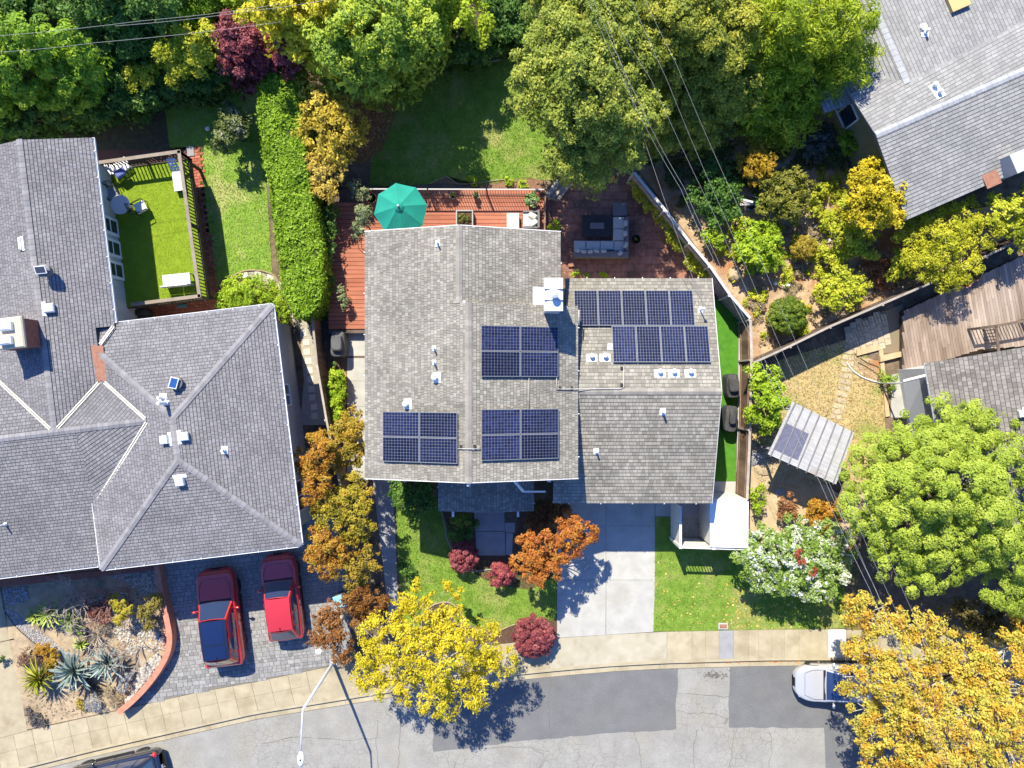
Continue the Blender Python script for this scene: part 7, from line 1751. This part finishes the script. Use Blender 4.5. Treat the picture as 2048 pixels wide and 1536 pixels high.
gs('golden orange shrub in shade edge below the feathery tree', fill([(1490,290),(1535,280),(1550,330),(1530,370),(1490,360),(1475,330)],18,18,1.2,2.0), leafmat('leaf_gold_orange',[(0.28,0.18,0.02),(0.46,0.30,0.02),(0.55,0.40,0.04)]), 0.13, 0.18, 1.8)
gs('olive green shrub below the golden orange shrub', fill([(1530,360),(1580,350),(1625,370),(1610,410),(1570,435),(1530,420)],20,20,1.2,1.9), leafmat('leaf_olive_mix',[(0.10,0.12,0.015),(0.21,0.22,0.03),(0.34,0.32,0.05)]), 0.12, 0.18, 1.8)
gs('small yellow green shrub at the end of bare garden path', [(1640,380,14,0.7),(1632,400,15,0.7),(1625,420,13,0.6)], L_YG, 0.11, 0.14, 1.6)
gs('pale green shrub left of the lime feathery shrub', [(1425,470,18,0.8),(1440,478,16,0.8),(1412,480,11,0.6)], L_LIME, 0.12, 0.15, 1.8)
gs('olive shrub above the lime feathery shrub', [(1470,445,16,0.7),(1488,452,14,0.7),(1460,455,10,0.6)], L_YG, 0.12, 0.15, 1.5)
gs('green shrub ball against the olive wall of top right house', [(1695,285,20,1.1,1.0),(1700,296,18,1.0,0.9),(1690,272,14,1.0,0.9)], L_HEDGE, 0.10, 0.14, 2.2, ball=True)
gs('leafy green sprig by the blue pot and striped flag', [(1520,405,12,0.9),(1528,415,10,0.8),(1512,395,8,0.8)], leafmat('leaf_fresh',[(0.10,0.22,0.03),(0.2,0.36,0.05)]), 0.12, 0.13, 1.5)
gs('small round green tuft on the bare garden path', [(1642,375,6,0.3)], L_LIME, 0.09, 0.09, 1.8, limbs=False)
gs('yellow green tall shrub right of the bare garden path', [(1690,415,17,1.2),(1680,432,15,1.0),(1702,430,15,1.0)], L_YG, 0.12, 0.15, 1.8)
gs('straw coloured grass tuft behind the dark green ball shrub', [(1585,585,9,0.3),(1590,595,7,0.3)], L_DRY, 0.2, 0.1, 1.6, aspect=0.15, limbs=False)
gs('dry grey ground shrub by the lower garden fence', [(1780,565,14,0.25),(1795,560,12,0.25)], L_DRY, 0.12, 0.14, 1.5, limbs=False)
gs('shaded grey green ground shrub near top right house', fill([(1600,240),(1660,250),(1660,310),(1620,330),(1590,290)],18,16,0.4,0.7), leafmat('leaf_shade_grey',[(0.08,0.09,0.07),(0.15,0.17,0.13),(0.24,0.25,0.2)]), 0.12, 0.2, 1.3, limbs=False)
def cover(label, pts, n, r, h, lm, leaf=0.10):
    P = gp(pts); a = np.array(P); B = []
    while len(B) < n:
        x,y = R(a[:,0].min(),a[:,0].max()),R(a[:,1].min(),a[:,1].max())
        if inpoly(x,y,P): q = r*R(0.5,1.3); B.append((x,y,h*R(0.2,1),q,q,q*0.6))
    C,N_,T = crown_points(B, r*0.5, 1.2, leaf, 0.3, 0.0); C[:,2] = np.maximum(C[:,2],0.02)
    me = quads_mesh('ground_cover', leaves(C,N_,leaf), T); me.materials.append(lm); NLEAF[0] += len(C)
    o = bpy.data.objects.new('ground_cover', me); COL.objects.link(o); tag(o, label, 'plants', kind='stuff')
cover('straggly lime ground cover in the hillside garden', [(1420,480),(1560,440),(1640,430),(1700,500),(1640,640),(1540,700),(1500,640)], 70, 0.28, 0.2, L_YG, 0.09)
cover('tan dry ground cover in the hillside garden', [(1450,540),(1600,440),(1760,480),(1800,560),(1660,640),(1520,700)], 90, 0.25, 0.12, L_DRY, 0.09)
cover('dark ground cover in shade below the feathery tree', [(1300,320),(1450,280),(1620,250),(1680,260),(1690,330),(1560,360),(1420,420),(1350,400)], 90, 0.35, 0.25, leafmat('leaf_shade_mix',[(0.06,0.09,0.02),(0.13,0.16,0.04),(0.24,0.22,0.10)]), 0.12)
cover('green weeds along the yard below the yellow tree', [(1640,330),(1700,330),(1690,460),(1640,470)], 25, 0.25, 0.2, L_YG, 0.10)
gs('yellow lime shrub between the ochre ball and pale yellow shrub', [(1690,500,22,0.9),(1670,520,16,0.8),(1655,505,14,0.7)], L_YG, 0.11, 0.16, 1.7)
gs('lime shrub against the dark fence beside red brown shrub', [(1800,520,22,1.1),(1790,545,18,0.9),(1815,545,18,1.0)], L_YG, 0.12, 0.17, 1.8)
gs('low yellow shrub left of bright yellow tree', [(1650,445,16,0.6),(1665,430,14,0.7),(1640,432,12,0.5)], L_YG, 0.11, 0.15, 1.6)
# stones and ornaments of the hillside garden
M_ROCK = mat('boulder_tan', (0.33,0.25,0.15), (0.46,0.37,0.24), scale=3, rough=0.95, bump=1, bscale=10)
def rock(label, x, y, rx, ry, rz, m=M_ROCK, group=None):
    c = G(x,y); b = MB().blob((c.x,c.y,rz*0.3),rx,ry,rz,12,8,0.10); b.smooth = False; return single('boulder', b, m, label, 'rock', group=group)
rock('tan angular boulder left in the hillside garden', 1468,549,0.34,0.40,0.35); rock('small pale rock near the ochre ball shrub', 1606,556,0.12,0.10,0.10)
rock('flat grey rock below the brown fence', 1510,918,0.45,0.38,0.10,M_GREY); rock('flat tan rock beside the pergola shade', 1528,935,0.50,0.40,0.10); rock('flat round rock left of the reddish shrub', 1560,985,0.28,0.22,0.06,M_GREY)
def ornament(label, x, y, m, rx=0.16, ry=0.12, h=0.35):
    c = G(x,y); b = MB(); b.lathe((c.x,c.y,0),[(rx,0),(rx*0.8,h*0.3),(rx*0.95,h*0.55),(rx*0.5,h*0.75),(rx*0.55,h*0.9),(rx*0.15,h)],10,sy=ry/rx); return single('garden_ornament', b, m, label, 'ornament')
M_PINK = mat('ornament_pink',(0.55,0.25,0.25),(0.6,0.5,0.48),scale=14,rough=0.7); M_REDO = mat('ornament_red',(0.40,0.05,0.04),rough=0.6)
ornament('white garden ornament among dry litter above the ball shrub', 1571,572, M_WHITE,0.2,0.14); ornament('small white ornament left of the larger white one', 1550,568, M_WHITE,0.1,0.1,0.25)
ornament('pink and white ornament below the ochre ball shrub', 1640,522, M_PINK,0.18,0.14); ornament('red ornament right of the dark green ball shrub', 1617,616, M_REDO,0.12,0.1)
ornament('pale ornament at the foot of pale yellow shrub', 1642,616, M_WHITE,0.09,0.09,0.2); ornament('white bowl ornament beside the bare garden path', 1658,482, M_WHITE,0.14,0.12,0.2)
potted('blue glazed pot under the striped flag', 1503,412,0,0.2,0.35,mat('blue_glaze',(0.03,0.18,0.55),rough=0.2,coat=1),[(0,0,0.1,0.3)],L_OLD,name='pot',cat='pot')
fl = thing('flag', 'pink and white striped flag drooping from a slanted pole', 'flag', G(1470,395)); part('pole', MB().tube([G(1437,376,0.4),G(1512,412,1.2)],0.015,6), M_FGREY, fl)
for k in range(5):
    a = W(1472+k*1.5,396+k*3.2,1.0-k*0.02); b = W(1506,404+k*1.0,1.15-k*0.03)
    part('stripe', MB().beam(a,b,0.085,0.01), M_PINK if k%2 else M_WHITE, fl)
wf = thing('timber_planter', 'weathered timber corner frame in the hillside garden', 'planter', G(1640,460))
for (p,q) in (((1622,458),(1638,446)),((1638,446),(1662,474)),((1662,474),(1690,500))): part('timber', MB().beam(G(*p,0.1),G(*q,0.1),0.08,0.2), M_FGREY, wf)
b = MB().tube([G(1520,716,0.08),G(1550,708,0.09),G(1572,690,0.08)],[0.09,0.1,0.07],8); single('driftwood', b, M_ROCK, 'pale log lying in the garden fence corner', 'log', smooth=True)
# arbour benches in the top shade
for (pts,l) in (([(702,184),(736,186),(738,208),(704,204)],'left grey flat slab seat in shade under the trees'),([(740,158),(770,134),(776,150),(752,166)],'right grey flat slab seat in shade under the trees')):
    P = gp(pts); t = thing('garden_bench', l, 'seat', (P[0][0],P[0][1],0)); part('seat', MB().prism(P,0.40,0.46), M_GREY, t)
    for p in P: part('leg', MB().cbox((p[0]+(P[0][0]+P[2][0]-2*p[0])*.06,p[1]+(P[0][1]+P[2][1]-2*p[1])*.06,0),0.08,0.08,0.4), M_GREY, t)
potted('blue grey pot between the two slab seats', 743,172,0,0.18,0.35,mat('slate_pot',(0.14,0.16,0.24),rough=0.4),[(0,0,0.1,0.3)],L_OLD,name='pot',cat='pot')
for (x,y,l,m) in ((379,175,'pale blue ball lying on the shaded left lawn',mat('ball_blue',(0.35,0.5,0.62))),(417,259,'white ball on shaded lawn beside the flowering shrub',M_WHITE)):
    c = G(x,y); b = MB().blob((c.x,c.y,0.11),0.12,0.12,0.11,12,8,0); single('ball', b, m, l, 'ball', smooth=True)

# ------------------------------------------------------------------ dry garden bottom left
bed_('dry_garden_soil', [(2,1150),(320,1120),(340,1230),(350,1275),(335,1320),(305,1352),(247,1417),(55,1459),(20,1290)], M_SANDSOIL, 0.006)
wl_ = smoothline([(322,1118),(332,1180),(343,1230),(349,1268),(344,1300),(325,1335),(298,1370),(270,1398),(247,1416)],5)
b = MB()
for i in range(len(wl_)-1):
    a_ = Vector(wl_[i]+(0,)); c_ = Vector(wl_[i+1]+(0,)); d0 = (Vector(wl_[min(i+1,len(wl_)-1)]+(0,))-Vector(wl_[max(i-1,0)]+(0,))).normalized(); d1_ = (Vector(wl_[min(i+2,len(wl_)-1)]+(0,))-a_).normalized()
    n0 = Vector((-d0.y,d0.x,0))*5.5; n1 = Vector((-d1_.y,d1_.x,0))*5.5
    b.prism(gp([((a_+n0).x,(a_+n0).y),((c_+n1).x,(c_+n1).y),((c_-n1).x,(c_-n1).y),((a_-n0).x,(a_-n0).y)]), -0.03, 0.55, 0.5)
single('curved_wall', b, mat('brick_wall_salmon',(0.38,0.15,0.095),(0.47,0.22,0.15),scale=5,rough=0.9), 'low curved salmon wall round the dry garden', 'wall', loc=G(345,1290))
b = MB(); b.prism(gp([(-20,1158),(200,1140),(320,1122),(322,1136),(200,1152),(-20,1174)]),-0.02,0.25); single('garden_wall', b, mat('brick_wall_dark',(0.22,0.08,0.055),(0.30,0.12,0.085),scale=5,rough=0.9), 'low red brick ledge under the eave of the left house', 'wall')
def agave(label, px, py, h, r, n, w_, m, tilt=(0.15,1.25), name='agave', base=0.0):
    c = W(px,py,h); t = thing(name, label, 'plant', (c.x,c.y,base))
    V = [(0,-w_*0.35,0),(0,0,-0.03),(0,w_*0.35,0),(r*0.45,-w_*0.5,0.06),(r*0.45,0,-0.01),(r*0.45,w_*0.5,0.06),(r*0.8,-w_*0.3,0.03),(r*0.8,0,-0.02),(r*0.8,w_*0.3,0.03),(r,0,-0.05)]
    b = MB(); b.add(V,[(0,1,4,3),(1,2,5,4),(3,4,7,6),(4,5,8,7),(6,7,9),(7,8,9)],0.5); b.smooth = True; me = b.mesh('leaf'); me.materials.append(m)
    for k in range(n):
        q = (k+0.5)/n; el = tilt[1]-(tilt[1]-tilt[0])*q; az = k*2.39996+R(-.15,.15); s_ = R(0.8,1.08)*(0.6+0.4*q)
        inst('leaf', me, t, Matrix.Translation((0,0,h-base-0.12*q*h)) @ Matrix.Rotation(az,4,'Z') @ Matrix.Rotation(-el,4,'Y') @ Matrix.Diagonal((s_,s_,s_,1)))
    part('stem', MB().tube([(c.x,c.y,base),(c.x,c.y,h)],[0.09,0.07],8), BARK, t)
    return t
M_AGB = mat('agave_blue', (0.13,0.19,0.17), (0.27,0.34,0.31), scale=5, rough=0.5, rnd=0.25); M_AGY = mat('yucca_yellow', (0.24,0.27,0.02), (0.36,0.36,0.04), scale=3, rough=0.5, rnd=0.3); M_AGL = mat('succulent_lime', (0.24,0.33,0.05), (0.40,0.46,0.10), scale=4, rough=0.5, rnd=0.2); M_AGG = mat('aloe_green', (0.12,0.20,0.03), (0.22,0.30,0.05), scale=4, rough=0.5, rnd=0.25)
yu = agave('spiky yellow green yucca with orange centre in the dry garden', 77,1357,0.75,1.12,84,0.075,M_AGY,(-0.15,1.3),name='yucca'); cc_ = W(77,1357,0.8); part('crown_centre', MB().blob((cc_.x,cc_.y,0.84),0.13,0.13,0.09,10,6,0.1), mat('yucca_centre',(0.5,0.28,0.05)), yu)
agave('larger blue grey agave, left one of the pair', 148,1342,0.75,1.35,56,0.17,M_AGB,(0.0,1.25)); agave('smaller blue grey agave, right one of the pair', 214,1325,0.7,1.15,50,0.15,M_AGB,(0.0,1.25))
agave('pale lime succulent rosette, largest of the lime ones', 98,1228,0.5,0.90,46,0.13,M_AGL,(0.05,1.2),name='succulent'); agave('lime succulent at left of the largest rosette', 70,1232,0.4,0.62,30,0.12,M_AGL,(0.05,1.2),name='succulent')
agave('green aloe with reddish centre right of lime rosette', 140,1240,0.5,0.85,28,0.09,M_AGG,(-0.1,1.0),name='aloe'); agave('small lime succulent above the left agave', 161,1288,0.4,0.55,24,0.13,M_AGL,(0.1,1.1),name='succulent')
agave('small green succulent in the centre of dry garden', 163,1262,0.35,0.36,18,0.11,M_AGG,(0.1,1.1),name='succulent'); agave('tiny pale succulent beside the small green one', 142,1260,0.3,0.22,14,0.08,M_AGL,(0.1,1.1),name='succulent')
agave('blue chalk stick succulent inside the curved wall', 322,1272,0.3,0.45,34,0.05,mat('chalk_blue',(0.07,0.12,0.30),(0.12,0.18,0.38),scale=5,rough=0.6),(0.5,1.4),name='succulent')
gs('yellow flowered bush in the dry garden', [(238,1205,15,1.0),(248,1222,16,1.0),(242,1238,13,0.8),(228,1195,9,0.8)], leafmat('leaf_yellow_buds',[(0.22,0.22,0.02),(0.42,0.36,0.03),(0.52,0.44,0.05)]), 0.09, 0.10, 2.2, ball=True)
gs('ochre shrub beside the curved wall of dry garden', [(298,1212,18,0.8),(310,1204,14,0.8),(290,1230,14,0.7),(302,1250,12,0.6),(318,1203,9,0.7)], leafmat('leaf_ochre_green',[(0.16,0.14,0.03),(0.30,0.25,0.05),(0.40,0.34,0.08)]), 0.10, 0.15, 1.7)
gs('orange flowering bush, upper one above the yucca', [(84,1297,12,0.5),(90,1303,10,0.5),(78,1302,9,0.4)], leafmat('leaf_orange_bud',[(0.32,0.16,0.02),(0.48,0.26,0.03),(0.50,0.34,0.06)]), 0.08, 0.09, 2.2, ball=True, limbs=False)
gs('orange flowering bush between yucca and agave', [(104,1315,14,0.5),(106,1330,13,0.5),(98,1340,10,0.4),(112,1308,8,0.4)], leafmat('leaf_orange_bud2',[(0.30,0.20,0.02),(0.46,0.28,0.03),(0.44,0.34,0.06)]), 0.08, 0.10, 2.0, limbs=False)
gs('dry reddish ground shrub left of the orange bushes', [(60,1312,16,0.25),(48,1322,12,0.2),(72,1322,10,0.2)], leafmat('leaf_dry_red',[(0.2,0.12,0.08),(0.32,0.2,0.13)]), 0.09, 0.12, 1.5, limbs=False)
gs('silver grey shrub at the pavement edge of dry garden', [(185,1402,13,0.35),(196,1412,11,0.3),(178,1412,9,0.25)], L_SILV, 0.12, 0.1, 1.8, aspect=0.2, limbs=False)
gs('silver white shrub beside the white pebbles', [(250,1360,12,0.35),(245,1375,10,0.3),(256,1350,9,0.3)], L_SILV, 0.08, 0.09, 1.8, limbs=False)
gs('dry straw grass clump near the foot of curved wall', [(222,1392,17,0.3),(232,1405,14,0.25),(215,1378,12,0.25)], L_DRY, 0.24, 0.14, 1.6, aspect=0.1, limbs=False)
gs('small yellow flower clump at the pavement edge', [(162,1412,8,0.2),(158,1405,6,0.2)], L_TAN, 0.07, 0.08, 1.8, limbs=False)
gs('low dark ground cover at the pavement corner of dry garden', [(70,1440,12,0.15),(85,1445,10,0.12),(60,1425,10,0.12)], leafmat('leaf_purple_dark',[(0.06,0.06,0.08),(0.14,0.13,0.13),(0.3,0.22,0.14)]), 0.09, 0.12, 1.4, limbs=False)
def bare(label, px, py, h, r, n, m, seed=0):
    c = G(px,py); t = thing('bare_shrub', label, 'shrub', c); b = MB()
    def grow(p, d, L_, rad, lev):
        q = p + d*L_; b.tube([p,(p+q)/2+Vector((R(-1,1),R(-1,1),R(-.3,.3)))*L_*0.08,q],[rad,rad*0.8,rad*0.55],4)
        if lev: 
            for _ in range(3): 
                nd = (d+Vector((R(-.8,.8),R(-.8,.8),R(-.35,.45)))).normalized(); grow(q,nd,L_*R(0.5,0.8),rad*0.55,lev-1)
    for _ in range(n):
        a_ = R(0,6.28); grow(c, Vector((math.cos(a_)*0.7,math.sin(a_)*0.7,R(0.5,1.0))).normalized(), h*R(0.4,0.6), r, 3)
    part('branches', b, m, t, kind='stuff'); return t
M_TWIG = mat('twig_grey',(0.30,0.26,0.23),(0.42,0.38,0.34),scale=8,rough=0.9); M_TWIGR = mat('twig_red',(0.30,0.14,0.11),(0.40,0.24,0.19),scale=8,rough=0.9)
bare('bare pale branched shrub at the top of dry garden', 152,1182,1.7,0.035,8,M_TWIG); bare('reddish bare shrub behind the yellow flowered bush', 220,1190,1.5,0.028,9,M_TWIGR); bare('bare twiggy shrub in the centre of dry garden', 196,1268,1.6,0.032,8,M_TWIG); bare('tan bare shrub right of the reddish one', 258,1186,1.4,0.028,8,M_TWIGR); bare('bare leaning branches over the curved wall', 284,1292,1.5,0.032,6,M_TWIG)
bare('leafless twigs poking from the rust tree by pavers', 665,1240,1.9,0.02,4,M_TWIG)
gs('dry red brown ground shrub in the middle of dry garden', [(190,1225,15,0.3),(205,1212,14,0.3),(178,1212,12,0.25),(215,1240,12,0.3)], leafmat('leaf_dry_wine',[(0.16,0.06,0.05),(0.30,0.13,0.10),(0.40,0.26,0.2)]), 0.09, 0.12, 1.5, limbs=False)
gs('grey leafless ground shrub right of the small succulents', [(200,1262,14,0.25),(215,1255,11,0.25),(188,1280,10,0.2)], leafmat('leaf_dead_grey',[(0.12,0.10,0.09),(0.26,0.23,0.2),(0.38,0.34,0.3)]), 0.10, 0.12, 1.4, aspect=0.2, limbs=False)
gs('dark low plant between the two blue agaves', [(180,1365,10,0.2),(190,1380,10,0.15)], leafmat('leaf_dark_mix',[(0.05,0.05,0.04),(0.14,0.12,0.09)]), 0.1, 0.1, 1.4, limbs=False)
def pebbles(label, pts, n, r, m, z=0.01):
    P = gp(pts); b = MB(); a = np.array(P); k = 0
    while k < n:
        x,y = R(a[:,0].min(),a[:,0].max()),R(a[:,1].min(),a[:,1].max())
        if inpoly(x,y,P):
            q = r*R(0.6,1.3); b.blob((x,y,z+q*0.2),q,q*R(.7,1),q*0.55,6,4,0.12,tint=random.random()); k += 1
    o = struct('pebbles', b, m, 'stuff'); return o
M_PEBW = mat('pebble_white',(0.30,0.29,0.26),(0.45,0.43,0.38),scale=8,rough=0.8,tint=0.25); M_PEBG = mat('pebble_grey',(0.24,0.24,0.26),(0.34,0.34,0.36),scale=8,rough=0.9,tint=0.3)
pebbles('white', [(262,1385),(275,1340),(300,1320),(320,1300),(325,1320),(300,1355),(262,1398),(248,1408)], 260, 0.085, M_PEBW); pebbles('mixed', [(180,1200),(230,1190),(320,1260),(322,1300),(260,1310),(235,1270)], 420, 0.06, M_PEBW)
pebbles('red', [(322,1215),(336,1232),(342,1275),(336,1300),(326,1290),(326,1250)], 130, 0.07, mat('pebble_red',(0.40,0.17,0.12),(0.5,0.32,0.25),scale=8,rough=0.9,tint=0.25)); pebbles('gravel', [(5,1215),(28,1222),(60,1250),(95,1272),(130,1300),(150,1312),(130,1320),(95,1305),(55,1272),(20,1240)], 900, 0.035, M_PEBG); pebbles('blue shade', [(5,1180),(50,1172),(60,1200),(10,1212)], 200, 0.05, M_PEBG); pebbles('eave', [(215,1150),(315,1138),(322,1190),(290,1190),(250,1165)], 320, 0.06, M_PEBW)
litter([(40,1290),(150,1300),(260,1310),(300,1350),(245,1412),(60,1450)], 900, [(0.10,0.075,0.05),(0.22,0.16,0.10),(0.34,0.26,0.16),(0.05,0.04,0.035)], 'brown dry litter over the soil of dry garden', 0.10, 0.02)
litter([(130,1180),(300,1170),(320,1260),(240,1310),(150,1290)], 1100, [(0.12,0.08,0.06),(0.28,0.14,0.11),(0.40,0.34,0.27),(0.06,0.05,0.04)], 'grey and red dry litter in the upper dry garden', 0.10, 0.02)
edging('drip_pipe', [(12,1225),(35,1256),(75,1290),(100,1302)], 0.02, M_BLK, 'thin dark irrigation line along the gravel band', 'pipe')
tree('foliage_tuft', 'dark plant tuft at the left image edge on pale driveway', 'plant', [(-2,1320,8,0.4)], L_DKG, 0.14, 0.1, 1.6, limbs=False)

# ------------------------------------------------------------------ wires
M_WIRE = mat('wire_grey', (0.30,0.30,0.31), rough=0.5)
def wire(label, pts, r=0.0042, m=M_WIRE):
    P = [W(x,y,h) for x,y,h in pts]; Q = []
    for i in range(len(P)-1):
        for k in range(8):
            t_ = k/8; Q.append(P[i].lerp(P[i+1],t_)-UPZ*0.10*math.sin(math.pi*t_))
    Q.append(P[-1]); b = MB(); b.tube(Q, r, 5); return single('overhead_wire', b, m, label, 'wire', smooth=True, group='overhead wires')
wire('overhead wire, rightmost of three crossing the oaks', [(1255,-80,9),(1352,127,9),(1484,430,8.6),(1700,930,8.8),(1850,1280,9.2),(2000,1600,9.4)])
wire('overhead wire, middle of three crossing the oaks', [(1230,-80,9),(1334,160,9),(1451,437,8.6),(1640,870,8.8),(1800,1240,9.2),(1960,1600,9.4)])
wire('overhead wire, leftmost of three crossing the oaks', [(1160,-80,9),(1304,163,9),(1437,447,8.6),(1590,800,8.8),(1760,1200,9.2),(1920,1600,9.4)])
wire('thick overhead cable along the diagonal fence, left strand', [(1140,-80,8.6),(1284,240,8.2),(1361,377,7.4),(1424,512,7.2),(1492,655,7.2),(1560,800,7.4),(1640,965,7.6),(1740,1180,8),(1900,1560,8.4)], 0.006)
wire('thick overhead cable along the diagonal fence, right strand', [(1152,-80,8.6),(1294,240,8.2),(1369,377,7.4),(1432,512,7.2),(1498,655,7.2),(1572,800,7.4),(1652,965,7.6),(1752,1180,8),(1912,1560,8.4)], 0.006)
mp = MAST; b = MB(); P0 = W(1215,40,8.2); Q = [P0.lerp(mp,k/14)-UPZ*0.5*math.sin(math.pi*k/14) for k in range(15)]; b.tube(Q,0.007,5); single('service_wire', b, M_WIRE, 'single service wire dropping to the mast on the garage wing', 'wire', smooth=True)
wire('overhead wire at the top left, highest line', [(-60,76,8.5),(280,42,8.3),(560,8,8.5)],0.006); wire('overhead wire at the top left, middle line', [(-60,108,8.5),(195,85,8.3),(560,44,8.5)],0.006); wire('overhead wire at the top left, short line near red maple', [(230,52,8.5),(500,22,8.3),(700,-10,8.5)],0.006)
print('leaves', NLEAF[0], flush=True)
